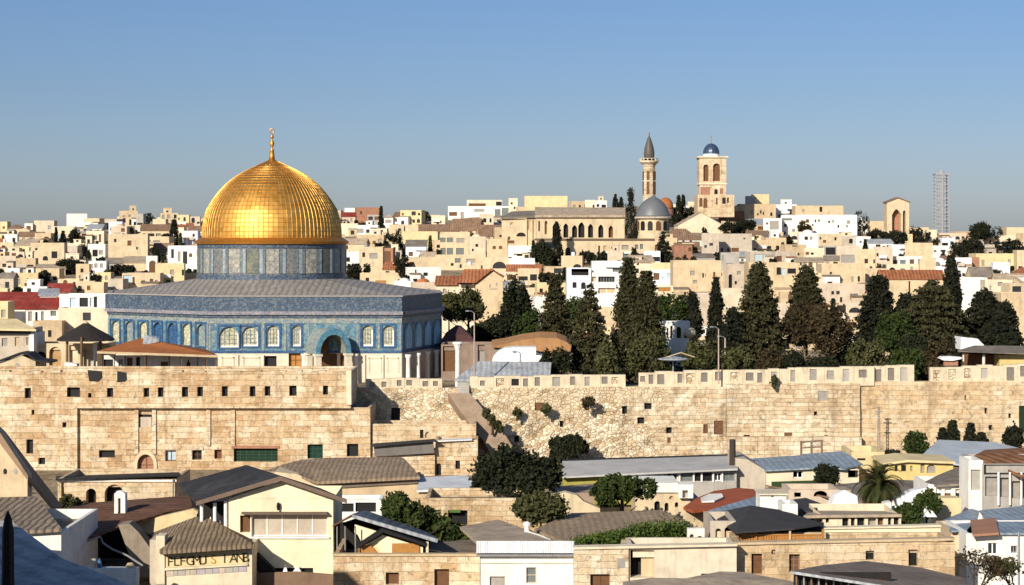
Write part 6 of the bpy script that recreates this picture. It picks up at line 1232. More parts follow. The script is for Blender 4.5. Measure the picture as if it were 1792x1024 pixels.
# shaded lower left corner
r = B('slate_roofed_shed', 'shed with shaded blue grey slate roof in the bottom left corner', 'shed', 60, 140)
SLB = roofing('blue_slate', (0.46, 0.435, 0.41), 0.3, 0.2, 'DIAGONAL')
slab(r, 'roof', SLB, [(-120, 905, 152), (20, 912, 151), (110, 978, 142), (200, 1012, 137), (260, 1040, 134), (-120, 1090, 126)], 0.3)
m = MB(); m.prism([P(-110, 960, 148), P(95, 985, 141.5), P(240, 1050, 135), P(-110, 1100, 127)], (0, 0, -6)); m.build('wall', BEIGEG, r)
m = MB(); c = P(14, 1060, 131); m.lathe([(0.48, 0), (0.42, 2.2), (0.40, 5.0), (0.25, 5.9), (0.02, P(17, 893, 131).z-c.z)], 6, c); tag(m.build('pointed_post', BLACK), 'black pointed post standing in the bottom left corner', 'post')
r = B('added_shade_block', 'unseen added block beyond the left edge that shades the slate roof', 'house', -330, 118)  # block added out of view to cast shade on the slate roof
m = MB(); m.box(-62, -33.2, 104, 122, 0, 21); m.build('wall', TAN, r); m = MB(); m.box(-62.4, -32.8, 103.6, 122.4, 21.003, 21.5); m.build('roof', TARR, r)  # body and top of the added unseen shade block
r = B('gabled_yellow_house', 'yellow plaster gable with two small oval holes at the left edge', 'house', 0, 176)
pr(r, 'gable_wall', PEACH, [(-120, 960), (-120, 690), (-60, 700), (0, 760), (48, 833), (48, 960)], 176, 1.6)
m = MB(); m.prism([P(-40, 714, 175.8), P(-30, 718, 178.5), P(10, 756, 180), P(60, 822, 184), P(108, 884, 188), P(100, 894, 184), P(49, 832, 175.8), P(0, 757, 175.8)], (0, 0, -0.5)); m.build('stone_roof', plaster('dark_stone_slope', (0.30, 0.20, 0.125), 0.5), r)
for px in (9, 27):
    m = MB(); m.prism([P(px+3.2*math.cos(a), 825+5*math.sin(a), 176) for a in [i*math.pi/6 for i in range(12)]], (0, -0.05, 0)); m.build('oval_window', DARK if px < 20 else GREYP, r)
r = B('ribbed_roof_shed', 'white shed with ribbed grey brown tile roof near the left edge', 'shed', 60, 160)
slab(r, 'roof', RIBGR, [(-60, 872, 173), (64, 868.5, 173), (108, 925, 157.6), (24, 930, 157.6), (-60, 936, 157.6)], 0.28)
wallbox(r, -60, 107, 932, 1000, 158.2, 14, WHITE, [], z0=0)
r = B('arched_stone_house', 'low stone house with two black arches and thin dark roof edge', 'house', 205, 205)
wallbox(r, 101, 308, 838, 910, 205, 9, ST_D, [(150.5, 168, 855, 893, 1), (183, 216, 848, 893, 1), (107, 112, 845, 870, 0, 'window', BROWND)], rec=1.2, z0=0)
slab(r, 'roof', BLACK, [(97, 838.5, 204.3), (316, 831, 204.3), (312, 826, 214), (99, 833, 214)], 0.16)
m = MB(); wbox(m, 103, 309, 839.5, 843, 204.9, 0.12, 0.05); m.build('white_edge', WHITE, r)
post(r, 'drain_pipe', METAL, 303, 838, 895, 204.6, 0.09)
# rust roof courtyard
r = B('rust_roof_house', 'courtyard house under a sagging rust brown roof with white chimney on it', 'house', 230, 178)
slab(r, 'roof', RUSTR, [(118, 888, 181), (155, 880, 184), (332, 867, 187.5), (337, 888, 180), (300, 894, 178.5), (235, 913, 174), (153, 942, 168)], 0.16)
pr(r, 'yellow_wall', YELLOW, [(234, 915), (338, 891), (346, 895), (346, 1000), (268, 1000), (262, 936)], 176.5, 0.8)
pbox(r, 'courtyard_shade_wall', DKI, 104, 262, 896, 1015, 183, 0, 0.4)  # near-black sheet stands in for the deep shade under the rust roof
pbox(r, 'side_shade_wall', DKI, 108, 118, 930, 1015, 170, 0, 12)
m = MB(); m.tube([P(152, 947, 167.8), P(176, 939, 168.5), P(180, 950, 168.3), P(196, 961, 168), P(222, 972, 167), P(250, 990, 166)], 0.09, 6); m.build('gutter_pipe', METAL, r)
r = B('white_chimney', 'white chimney with open slot standing on the rust brown roof', 'chimney', 209, 179, PZ(905, 179))
wallbox(r, 200, 219, 864, 906, 178.2, 1.0, WHITE, [(206, 211, 872, 902, 0, 'slot', BROWND)], 'stack', rec=0.5); m = MB(); m.ball(P(211, 863, 178.7), 0.42, 8, 1.1, 0.6); m.build('cap', WHITE, r)
m = MB(); m.prism([P(207, 919, 170), P(226, 916, 170), P(243, 932, 170), P(262, 958, 170), P(268, 1010, 170), P(240, 1010, 170), P(221, 958, 170)], (0, 2.0, 0)); tag(m.build('curved_stone_buttress', plaster('brown_grey_stone', (0.27, 0.215, 0.16), 0.6, 1.0)), 'curved grey stone buttress under the rust brown roof beside the thatched house', 'buttress')
r = B('white_yard_wall', 'low white yard wall in front of the dark courtyard', 'wall', 190, 158); wallbox(r, 138, 239, 996, 1070, 158, 1.2, WHITE, [], 'wall', z0=-0.5)
m = MB(); c = P(162, 996, 158.6); m.lathe([(0.24, 0), (0.31, 0.75), (0.28, 0.82)], 12, c); tag(m.build('bucket', CREAM2), 'cream bucket standing on the low white yard wall', 'bucket')
m = MB(); c = P(174, 996, 158.6); m.lathe([(0.17, 0), (0.19, 0.55), (0.08, 0.75), (0.08, 0.85)], 12, c); tag(m.build('jar', plain('blue_glaze', (0.05, 0.13, 0.26), 0.3)), 'small blue jar beside the cream bucket on the white wall', 'jar')
m = MB(); c = P(228, 996, 158.6); m.lathe([(0.28, 0), (0.36, 0.3), (0.22, 0.5)], 12, c); tag(m.build('pot', PEACH), 'round peach pot at the right end of the white yard wall', 'pot')
# thatched house with the lettered sign
D = 164
r = B('thatched_house', 'small cream house with grey brown thatched hip roof and painted letters', 'house', 360, D)
wallbox(r, 289, 441, 955, 1080, D, 9, CREAM2, [], z0=0)
pbox(r, 'corner_pillar', CREAM2, 274, 289, 937, 1070, D, 0.25, 1.4); pbox(r, 'side_wall', BEIGEG, 262, 273.6, 945, 1070, D+0.4, 0, 3)
A, Bq, Cq, E = P(281, 964, 162.6), P(444, 953, 162.6), P(432, 930, 175), P(262, 934, 175); R1, R2 = P(342, 904.5, 169), P(369, 908, 168.6)
m = MB()
for t_ in ((A, Bq, R2, R1), (Bq, Cq, R2), (Cq, E, R1, R2), (E, A, R1)): m.prism(t_, (0, 0, -0.32))
m.build('thatch_roof', THATCH, r)
m = MB(); m.prism([P(289, 968, D-0.05), P(440, 958, D-0.05), P(440, 954, D-0.05), P(289, 962, D-0.05)], (0, -0.12, 0)); m.build('eave_shade', BROWND, r)  # dark strip paints the shading under the thatch eave
m = MB(); m.prism([P(289, 993, D), P(434, 986, D), P(434, 962, D), P(289, 968, D)], (0, -0.10, 0)); sg = m.build('sign_panel', YELLOW, r)
m = MB(); m.prism([P(289, 998, D), P(434, 989, D), P(434, 986.4, D), P(289, 993.4, D)], (0, -0.22, 0)); m.build('sign_ledge', CREAM2, r)
rr = random.Random(2); x = 290
while x < 430:
    w_ = rr.uniform(6, 15); y_ = lerp(999.5, 990.5, (x-289)/145); m = MB(); m.prism([P(x, y_+9, D), P(min(x+w_-0.8, 432), y_+8.6, D), P(min(x+w_-0.8, 432), y_, D), P(x, y_+0.4, D)], (0, -0.06, 0)); m.build('tile', rr.choice([PINKB, BEIGEG, GREYP, plaster('lilac_tile', (0.42, 0.36, 0.38))]), r); x += w_
for i, ch in enumerate("FLFGMUIS IANB"):
    if ch == ' ': continue
    cu = bpy.data.curves.new('lettering', 'FONT'); cu.body = ch; cu.size = 1.1; cu.extrude = 0.02
    tmp = bpy.data.objects.new('lettering', cu); C.objects.link(tmp); dg = bpy.context.evaluated_depsgraph_get()
    me = bpy.data.meshes.new_from_object(tmp.evaluated_get(dg)); bpy.data.objects.remove(tmp)
    o = bpy.data.objects.new('letter', me); C.objects.link(o); o.parent = sg
    pxx = 292+i*10.9; q = P(pxx, lerp(991.0, 983.5, i/12), D-0.13); off = LOC[sg.name]; o.location = q-off; o.rotation_euler = (math.radians(90), 0, 0.0)
    me.materials.clear(); me.materials.append([plain('dark_brown_letter', (0.07, 0.05, 0.02), 0.8), plain('dark_brown_letter', (0.07, 0.05, 0.02), 0.8), plain('ochre_letter', (0.45, 0.26, 0.03), 0.8), plain('dark_brown_letter', (0.07, 0.05, 0.02), 0.8)][(i*7 // 4) % 4 if i != 7 else 2])
# butter yellow gabled house
D = 168
r = B('gabled_house', 'tall butter yellow house with black shingle roof and long window band', 'house', 490, D)
wallbox(r, 400, 583, 873, 1080, D, 9, BUTTER, [(440, 573, 900, 939, 0, 'window_band', BEIGEG, WHITEM, (4, 0)), (420, 438, 902, 932, 0, 'window', BROWND), (446, 548, 994, 1040, 0, 'opening', DKI)], rec=0.45, z0=0, top=False)
pr(r, 'gable', BUTTER, [(400, 872.7), (583, 872.7), (490, 842)], D, 0.4)
pr(r, 'gable', BUTTER, [(400, 872.7), (583, 872.7), (490, 842)], D+8.5, 0.4)
rA, rB = P(490, 838, D-0.9), P(431, 817.5, D+7.6); eA, eB = P(343, 882, D-0.9), P(313, 850, D+7.6); fA, fB = P(607, 878, D-0.9), P(560, 858, D+7.6)
m = MB(); m.prism([rA, rB, eB, eA], (0, 0, 0.2)); m.prism([rA, fA, fB, rB], (0, 0, 0.2)); m.build('roof', SLATE, r)
m = MB()
for a, b in ((rA, eA), (rA, fA)): m.prism([a+Vector((0, -0.04, 0.22)), b+Vector((0, -0.04, 0.22)), b+Vector((0, -0.04, -0.15)), a+Vector((0, -0.04, -0.15))], (0, 0.1, 0))
m.build('barge_board', plain('brown_board', (0.16, 0.11, 0.08), 0.8), r)
pbox(r, 'window_hood', plain('brown_board', (0.16, 0.11, 0.08), 0.8), 424, 574, 895.5, 898.5, D, 0.7, 0.05); pbox(r, 'window_sill', WHITEM, 436, 577, 939, 942, D, 0.2, 0.05)
m = MB(); c = P(487, 886, D-0.25); m.lathe([(0.1, -0.35), (0.16, 0), (0.12, 0.25), (0.02, 0.35)], 8, c); m.build('wall_lamp', BLACK, r)
pr(r, 'awning_shadow', DKI, [(443, 962), (443, 1000), (482, 1000)], D-0.9, 0.85)  # black wedge stands in for the shadow of an awning
pbox(r, 'porch_back_shade_wall', DKI, 348, 399.5, 878, 1010, D+5, 0, 0.3); pbox(r, 'porch_side_shade_wall', DKI, 344, 352, 900, 1010, D+5.4, 0, 3)
for px, y0 in ((353, 880), (376, 880), (395, 876)): post(r, 'porch_post', WHITEM, px, y0, 960, D+0.2, 0.16)
m = MB(); m.prism([P(442, 1003, D-1), P(520, 1001, D-1), P(586, 1006, D-1), P(586, 1040, D-1), P(442, 1040, D-1)], (0, 0.3, 0)); m.build('yard_fence', BRW2, r)
m = MB(); m.prism([P(512, 1001, D-0.6), P(520, 990, D-0.6), P(527, 1001, D-0.6)], (0, 0.2, 0)); m.prism([P(495, 1001, D-0.6), P(499, 987, D-0.6), P(503, 1001, D-0.6)], (0, 0.2, 0))
tag(m.build('laundry', WHITEC), 'white cloths hanging in the dark opening under the butter yellow house', 'cloth')
for (px, y0, hh) in ((381, 920, 24), (368, 922, 18)):
    m = MB(); m.prism([P(px-5, y0, D+0.6), P(px, y0-hh, D+0.6), P(px+6, y0-2, D+0.6)], (0, 0.15, 0)); tag(m.build('hanging_cloth', GREYP if px > 375 else WHITEC), 'pale cloth hung to dry in the dark porch of the butter yellow house', 'cloth', 'cloths in the dark porch')
# thatched vault house behind
D = 203
r = B('vault_roof_house', 'long low house with rounded brown thatch roof and grey fascia band', 'house', 640, D)
m = MB(); TH2 = roofing('pale_thatch_roof', (0.30, 0.215, 0.14), 0.45, 0.6, 'X')
m.prism([P(540, 804, 213), P(560, 801.5, 214), P(700, 799.5, 214), P(708, 803, 213), P(722, 818, 207), P(735, 834, 202.4), P(553, 843, 202.4), P(545, 822, 207)], (0, 0, -0.3)); m.prism([P(464, 824, 207), P(498, 812, 210), P(530, 804, 213), P(540, 804, 213), P(545, 822, 207), P(553, 843, 202.5), P(520, 830, 204.5)], (0, 0, -0.25)); m.build('thatch_roof', TH2, r)
pr(r, 'fascia', plaster('dark_fascia', (0.17, 0.13, 0.10)), [(556, 843.5), (733, 834.5), (731, 846), (560, 856)], D, 0.2)
wallbox(r, 558, 735, 848, 930, D+0.25, 9, TAN, [], z0=0); pr(r, 'gable_wall', CREAM, [(480, 826), (520, 830), (556, 846), (556, 920), (480, 920)], D+1, 6)
r = B('glazed_shed', 'low white shed with two black windows beside the butter yellow house', 'shed', 622, 190)
wallbox(r, 578, 668, 875, 930, 190, 4, WHITE, [(583, 619, 881, 896), (622, 658, 879.5, 896)], rec=0.3, z0=0)
r = B('white_roofed_house', 'stone house with flat white roof beside the dark spreading tree', 'house', 790, 198)
slab(r, 'roof', GREYR if False else plaster('white_roof', (0.62, 0.63, 0.64), 0.3), [(735, 835.5, 207), (815, 831.5, 207), (847, 853, 197), (729, 858, 197)], 0.22)
wallbox(r, 733, 843, 859, 960, 197.5, 9, ST_F, [], z0=0)
pr(r, 'side_gable', WHITE, [(846, 862), (862, 850), (874, 866), (874, 900), (846, 900)], 199, 2)
r = B('long_stone_wall_house', 'long flat stone house with one black square opening behind the cactus like tree', 'house', 850, 188)
wallbox(r, 745, 962, 872, 960, 188, 8, ST_F, [(784, 818, 893, 920)], rec=0.8, z0=0); m = MB(); wbox(m, 786, 806, 892, 897, 188, 0.1, 0.3); m.build('green_lintel', plain('green_paint2', (0.08, 0.14, 0.03), 0.7), r)
r = B('broken_cream_wall', 'crumbling cream garden wall below the bright green tree', 'wall', 1005, 190)
pr(r, 'wall', CREAM, [(962, 960), (962, 868), (990, 862), (1010, 867), (1022, 878), (1050, 890), (1050, 960)], 190, 1.5)
# carport
D = 164
r = B('carport', 'open carport with dark pitched metal roof, truss and brown wood panel', 'shed', 670, D, PZ(972, D))
slab(r, 'roof', roofing('dark_metal_roof', (0.11, 0.12, 0.135), 0.4, 0.45, 'X', 0.5), [(616, 899.5, D), (767, 943, D), (745, 930, D+7), (640, 893, D+7)], 0.18)
slab(r, 'roof_flap', RUSTR, [(582, 919, D), (616, 900, D), (632, 894, D+6), (600, 910, D+6)], 0.15)
m = MB(); m.prism([P(616, 900.5, D-0.1), P(767, 944, D-0.1), P(765, 950, D-0.1), P(616, 906, D-0.1)], (0, 0.12, 0)); m.build('fascia', GREYR, r)
pr(r, 'back_shade_wall', DKI, [(586, 980), (586, 920), (622, 908), (640, 908), (752, 944), (752, 980)], D+5, 0.3)
pr(r, 'truss_panel', BUTTER, [(621, 918), (660, 930), (632, 948), (626, 936), (620, 932)], D+1.2, 0.15); pr(r, 'end_wall', BUTTER, [(668, 936), (740, 958), (740, 976), (672, 976), (660, 956)], D+1.2, 0.2); pr(r, 'end_wall', YELLOW, [(640, 955), (668, 938), (668, 976), (655, 976)], D+1.3, 0.2)
pbox(r, 'wood_panel', WOODO, 686, 734, 951, 972.5, D+1.1, 0.06, 0.05)
m = MB(); m.tube([P(627, 956, D+0.5), P(672, 926, D+0.5)], 0.22, 6); m.build('brace', BLACK, r); m = MB(); m.tube([P(672, 928, D+0.4), P(745, 953, D+0.4)], 0.2, 6); m.build('rafter', BLACK, r)
pbox(r, 'corner_post', CREAM2, 745.5, 750, 948, 976, D+0.6, 0.1, 0.1)
for px in (590, 604, 622): post(r, 'post', METAL, px, 921, 976, D+0.3, 0.06)
m = MB(); m.prism([P(626, 975, D+1), P(628, 957, D+1), P(648, 954, D+1), P(666, 974, D+1)], (0, 1, 0)); tag(m.build('brown_heap', WOODO), 'brown covered heap stored inside the open carport', 'heap')
r = B('stone_terrace_house', 'stone terrace house with two dark openings under the carport', 'house', 710, 160)
wallbox(r, 583, 840, 972, 1080, 160, 15, ST_A, [(675, 698, 1002, 1023, 0, 'window', BROWND), (760, 786, 996, 1040, 0, 'door', BROWND)], rec=0.5, z0=0)
m = MB(); wbox(m, 582, 840.5, 969, 973, 160, 0.15, 0.5); m.build('coping', TAN, r)
# white building with corrugated fascia
D = 158
r = B('white_house', 'white house with corrugated pale fascia and two small windows at the bottom', 'house', 920, D)
wallbox(r, 841, 1004, 966, 1080, D, 9, WHITE, [(857, 884, 1009, 1032, 0, 'window', GREYP, BEIGEG, (0, 0)), (921, 939, 993, 1021, 0, 'window', GLASSG, BEIGEG, (0, 1))], rec=0.3, z0=0)
m = MB()
for i in range(42):
    x0 = 834+i*4.07; m.prism([P(x0, 968, D-0.5), P(x0+2.2, 968, D-0.56), P(x0+3.9, 968, D-0.5), P(x0+3.9, 968, D-0.3), P(x0, 968, D-0.3)], (0, 0, 0.98))
m.build('corrugated_fascia', BLUEWHITE, r); pbox(r, 'gutter', METAL, 834, 1005, 968.5, 972, D, 0.55, 0.05); pbox(r, 'string_course', BEIGEG, 841.5, 1003.5, 985, 986.5, D, 0.06, 0.05)
slab(r, 'roof', BEIGER, [(836, 949.5, D-0.2), (1003, 947, D-0.2), (965, 944, 160), (925, 928, 168), (872, 909, 177), (805, 922, 172)], 0.25)
m = MB(); m.lathe([(0.22, 0), (0.2, 0.5), (0.32, 0.55), (0.35, 0.8), (0.1, 0.95)], 10, P(922, 932, 166)); m.tube([P(924, 933, 166), P(945, 940, 163), P(962, 947, 160)], 0.2, 8); tag(m.build('white_flue', WHITE), 'white flue with round cowl and pipe lying on the beige roof', 'flue')
r = B('canvas_roof_house', 'wide low house under a sagging brown canvas roof with green planting on its edge', 'house', 1080, 172)
slab(r, 'canvas_roof', TANR, [(1000, 898, 184), (1080, 895, 184), (1156, 892.5, 184), (1213, 917, 174), (1203, 932, 168), (1006, 954, 158.6), (935, 926, 169)], 0.25)
m = MB(); m.prism([P(1010, 958, 159.5), P(1200, 936, 167), P(1208, 920, 173.5), P(1002, 902, 183)], (0, 0, -4)); m.build('wall', TAN, r)
r = B('pale_stone_house', 'pale stone house front with large dark recessed doorway at the bottom centre', 'house', 1140, 156)
wallbox(r, 1004.5, 1100, 961, 1080, 156, 6, ST_B, [(1033, 1067, 1005, 1040, 0, 'window', BROWND, BROWND, (1, 0))], 'wall', rec=0.5, z0=0); wallbox(r, 1100.4, 1289, 957, 1080, 156.25, 5, plaster('pale_block_wall', (0.66, 0.56, 0.42), 0.5, 0.8), [(1103, 1145, 963, 1011, 0, 'doorway', DKI), (1227, 1249, 1004, 1015)], 'wall', rec=1.5, z0=0)
pr(r, 'door_leaf', PEACH, [(1122, 968), (1145, 972), (1145, 1010), (1122, 1010)], 156.9, 0.15)
m = MB(); m.prism([P(1003, 958, 155.8), P(1290, 952.5, 155.8), P(1290, 956, 155.8), P(1003, 962, 155.8)], (0, 1.2, 0)); m.build('coping', CREAM2, r)
pbox(r, 'stain_patch', SHUT, 1080, 1094, 977, 994, 156, 0.02, 0.05)
# long grey roof and neighbours under the rampart
D = 212
r = B('long_grey_roof_building', 'long low building with pale grey sheet roof and row of dark windows under the rampart', 'building', 1140, D)
slab(r, 'roof', plaster('grey_sheet', (0.46, 0.44, 0.41), 0.25, 0.3), [(984, 807, 223), (1291, 797, 223), (1291, 820, D-0.5), (984, 834, D-0.5)], 0.2)
m = MB(); m.prism([P(984, 807, 223.2), P(1291, 797, 223.2), P(1291, 794.5, 223.2), P(984, 804.5, 223.2)], (0, 0.2, 0)); m.build('ridge_edge', BLACK, r)
wallbox(r, 1108, 1289, 825.5, 900, D+0.4, 9, GREYP, [(1112, 1127, 829, 842, 0, 'window', GLASSG), (1130, 1157, 828.5, 842, 0, 'window', GLASSG, BEIGEG, (1, 0)), (1167, 1186, 827.5, 842, 0, 'window', GLASSD, WHITEM, (1, 0)), (1192, 1212, 827.5, 842, 0, 'window', GLASSG), (1216, 1226, 827.5, 842), (1230, 1246, 827.5, 842), (1250, 1262, 827.5, 842, 0, 'window', GLASSD, WHITEM, (1, 0)), (1266, 1286, 827.5, 842, 0, 'window', GLASSG, METAL, (1, 0))], rec=0.3, z0=1)
for px in (1160, 1189, 1214, 1228, 1248, 1264): pbox(r, 'pier', WHITEM, px-1.3, px+1.3, 826, 844, D+0.4, 0.12, 0.05)
wallbox(r, 985, 1107.6, 835.5, 900, D+0.6, 8.5, plaster('olive_yellow_wall', (0.33, 0.29, 0.07), 0.3), [], 'low_wall', z0=1)
m = MB(); c = P(1282, 822, 214.5); m.lathe([(0.36, 0), (0.34, PZ(770, 214.5)-c.z), (0.30, PZ(769, 214.5)-c.z)], 10, c); tag(m.build('dark_flue_pipe', plain('dark_brown_iron', (0.05, 0.035, 0.028), 0.7)), 'thick dark brown pipe standing at the end of the long grey roof', 'pipe')
r = B('white_block_house', 'white flat roofed house above three small arched openings', 'house', 1160, 203)
wallbox(r, 1112, 1187, 845, 862, 203, 6, WHITE, [], 'upper_block'); wallbox(r, 1112, 1208, 862.3, 930, 203.3, 7, CREAM, [(1145, 1155, 877, 897, 1), (1163, 1170, 880, 895, 1), (1181, 1187, 879, 888, 1), (1171, 1179, 868, 874, 1, 'window', BRICKR)], 'wall', rec=0.6, z0=0); wallbox(r, 1188, 1213, 848, 872, 202.5, 2.5, WHITE, [(1194, 1204, 858, 872, 0, 'niche', GREYP)], 'porch', rec=0.8)
slab(B('low_brown_roof_shed', 'low shed with brown gravel roof between dark tree and bright green tree', 'shed', 1000, 202), 'roof', plaster('rosy_gravel', (0.34, 0.24, 0.17)), [(965, 852, 206), (1040, 846, 208), (1040, 862, 200), (955, 866, 200)], 2.5)
# blue roof house
D = 213.5
r = B('blue_roof_house', 'cream house with blue grey pitched metal roofs beneath the rampart', 'house', 1400, D)
slab(r, 'roof', BLUER, [(1307, 803, 222), (1402, 796.5, 223), (1440, 818, D-0.6), (1339, 823, D-0.6)], 0.15); slab(r, 'roof', BLUER, [(1403, 794.5, 223), (1476, 789.5, 224), (1510, 812, 215), (1479, 820.5, D-0.8), (1437, 818, D-0.5)], 0.15)
wallbox(r, 1340, 1503, 821.5, 900, D, 8, CREAM2, [(1388, 1405, 824, 837, 0, 'window', BROWND, WHITEM, (1, 0)), (1484, 1502, 823, 836, 0, 'garage', GLASSD)], rec=0.4, z0=1); pr(r, 'end_wall', BEIGEG, [(1287.5, 802), (1308, 804), (1340, 823.5), (1340, 900), (1287.5, 900)], D-0.1, 8)
m = MB(); m.prism([P(1350, 843, 211), P(1448, 840, 211), P(1455, 851, 204), P(1352, 853, 204)], (0, 0, -3.2)); o = m.build('lawn', plaster('lawn_grass', (0.05, 0.095, 0.012), 0.3, 0.9)); tag(o, None, None, None, 'stuff')
r = B('garden_terrace', 'low stone terrace with rail below the small lawn', 'terrace', 1420, 202); slab(r, 'top', BEIGER, [(1338, 853, 204), (1478, 851, 204), (1490, 858, 199), (1345, 862, 199)], 3.0)
m = MB(); m.tube([P(1340, 850, 203), P(1478, 876, 193)], 0.09, 6); m.tube([P(1360, 862, 200), P(1360, 856, 200)], 0.06, 6); m.build('rail', BRW2, r)
r = B('pinkish_low_house', 'low pinkish house with round red opening beside the garden rail', 'house', 1420, 196); wallbox(r, 1380, 1468, 857, 920, 196, 5, PINKB, [(1424, 1448, 859, 869, 1, 'window', BRICKR), (1390, 1402, 862, 870, 0, 'window', BROWND)], rec=0.4, z0=0)
r = B('brown_flat_roof_house', 'low house with plain dark brown flat roof behind the palm', 'house', 1540, 204); m = MB(); m.prism([P(1440, 850, 206), P(1560, 839, 210), P(1625, 842, 209), P(1620, 862, 198), P(1450, 866, 197)], (0, 0, -3.5)); m.build('roof', TARR, r)
r = B('golden_block_house', 'tan yellow block house right of the blue roofs', 'house', 1518, 222); wallbox(r, 1490, 1548, 791, 860, 222, 7, YELLOW, [(1500, 1515, 802, 806)], rec=0.3, z0=1.5)
r = B('yellow_house', 'long yellow house with small square windows below the pale grey roof', 'house', 1600, 214); wallbox(r, 1548.5, 1668, 809, 900, 214, 7, GOLDY, [(1566, 1571, 815, 825), (1577, 1586, 814, 825), (1593, 1597, 815, 825, 0, 'window', SHUT), (1611, 1618, 812, 828, 0, 'window', SHUT), (1622, 1637, 813, 828, 1, 'window', SHUT)], rec=0.3, z0=1)
m = MB(); m.prism([P(1545, 811, 213.4), P(1588, 805, 213.4), P(1672, 808, 213.4), P(1672, 812, 213.4), P(1588, 809, 213.4), P(1545, 814.5, 213.4)], (0, 7, 0)); m.build('roof', YELLOW, r)
r = B('grey_roof_house', 'low house with broad pale blue grey roof close under the rampart at right', 'house', 1700, 228); slab(r, 'roof', plaster('pale_blue_sheet', (0.42, 0.46, 0.50), 0.2, 0.3), [(1642, 769.5, 239), (1742, 774, 239), (1800, 788, 234), (1694, 814, 222), (1606, 803, 224)], 0.2); m = MB(); m.prism([P(1612, 806, 224.5), P(1694, 818, 222.6), P(1790, 795, 233), P(1650, 780, 237)], (0, 0, -4)); m.build('wall', BRW2, r)
r = B('brown_roof_pavilion', 'glazed grey hall with shaggy rust brown roof at the right edge', 'building', 1770, 190)
slab(r, 'roof', roofing('shaggy_brown_roof', (0.27, 0.125, 0.055), 0.7, 0.3, 'DIAGONAL'), [(1724, 787, 201), (1850, 780, 203), (1880, 868, 186), (1795, 834, 186.5), (1705, 797, 195)], 0.3)
wallbox(r, 1721, 1880, 812, 900, 189, 9, GREYP, [(1724, 1746, 834, 868, 0, 'window_panel', SHUT), (1749, 1766, 836, 870, 0, 'window_panel', SHUT), (1769, 1786, 842, 872, 0, 'window_panel', SHUT), (1789, 1810, 845, 872, 0, 'window_panel', SHUT), (1722, 1800, 813, 831, 0, 'opening', DKI)], rec=0.5, z0=0)
wallbox(r, 1695, 1720.5, 806, 900, 189.5, 4, WHITE, [(1699, 1716, 822, 858, 0, 'window', GREYP)], 'corner_tower', rec=0.3, z0=0)
for px in (1747.5, 1767.5, 1787.5): post(r, 'mullion', WHITEM, px, 826, 884, 188.7, 0.11)
r = B('curved_roof_house', 'white house with curved brown roof and two dark windows left of the glazed hall', 'house', 1655, 195)
slab(r, 'roof', TARR, [(1619, 843, 196), (1640, 832, 201), (1664, 822, 204), (1700, 812, 208), (1700, 830, 201), (1690, 846, 193.8), (1640, 849, 193.8)], 0.2); wallbox(r, 1624, 1690, 848, 930, 194.4, 7, WHITE, [(1638, 1648, 854, 869), (1653, 1665, 855, 870, 0, 'window', BROWND), (1672, 1688, 856, 890, 0, 'opening', F_DRK)], rec=0.5, z0=0); wallbox(B('yellow_garden_wall', 'short yellow garden wall under the curved roof white house', 'wall', 1658, 186), 1637, 1682, 872, 930, 186, 2, YELLOW, [], z0=0)
# red roof, blue slab, black canopy
r = B('red_roof_house', 'low house with curved orange red roof and white patch', 'house', 1270, 190); RED = plaster('orange_red_roof', (0.34, 0.085, 0.035), 0.4, 0.8)
slab(r, 'roof', RED, [(1196, 887, 186), (1220, 871, 191), (1250, 859, 195), (1290, 853.5, 198), (1342, 858, 197), (1346, 867, 192), (1296, 881, 187), (1212, 893, 184)], 0.3); m = MB(); m.prism([P(1226, 874, 189.6), P(1240, 867, 192), P(1263, 866, 192.4), P(1266, 872, 190), P(1250, 879, 187.8), P(1228, 880, 187.6)], (0, 0, 0.15)); m.build('white_patch', WHITE, r); m = MB(); m.prism([P(1200, 890, 186.3), P(1296, 884, 187.4), P(1340, 868, 192), P(1290, 858, 197)], (0, 0, -4)); m.build('wall', CREAM, r)
r = B('blue_slab_house', 'small house with plain pale blue grey slab roof beside the black canopy', 'house', 1290, 182); slab(r, 'roof', BLUER, [(1240, 893, 180), (1327, 867.5, 190.5), (1340, 884, 184), (1250, 906, 175.5)], 0.2); m = MB(); m.prism([P(1244, 897, 180), P(1326, 873, 189.6), P(1336, 887, 184), P(1250, 909, 176)], (0, 0, -4)); m.build('wall', TAN, r)
D = 162
r = B('black_canopy_house', 'balcony house under a wide black hipped canopy with orange wood railing', 'house', 1340, D)
A, Bq, Cq, E, pk = P(1287, 931, D-1.5), P(1441, 917, D+2), P(1372, 893, 177), P(1242, 899, 175), P(1314, 884.5, 169); mid = P(1390, 924.5, D-0.3)
m = MB()
for t_ in ((A, mid, pk), (mid, Bq, pk), (Bq, Cq, pk), (Cq, E, pk), (E, A, pk)): m.prism(t_, (0, 0, -0.14))
m.build('canopy_roof', plaster('black_canvas', (0.045, 0.043, 0.043), 0.3), r)
pbox(r, 'back_shade_wall', DKI, 1289, 1442, 915, 960, D+6, 0, 0.3); pbox(r, 'floor', BRW2, 1289, 1443, 951.5, 955, D, 0.2, 6)
m = MB(); rr = random.Random(4)
for y0, y1 in ((934.5, 937), (948, 951)): wbox(m, 1290, 1442, y0, y1, D, 0.12, 0.05)
x = 1291.0
while x < 1440: wbox(m, x, x+rr.uniform(3.4, 4.2), 937.2, 948, D, 0.04, 0.04); x += 4.6
m.build('railing', WOODO, r)
for px in (1291, 1323, 1382, 1440): pbox(r, 'post', WOODO if px != 1382 else TAN, px-1.6, px+1.6, 926, 951, D, 0.2, 0.15)
wallbox(r, 1243, 1288, 912, 990, D+3, 6, BEIGEG, [(1252, 1262, 925, 957, 1, 'opening', CREAM), (1268, 1280, 922, 957, 1, 'opening', TAN)], 'side_wall', rec=0.4, z0=0)
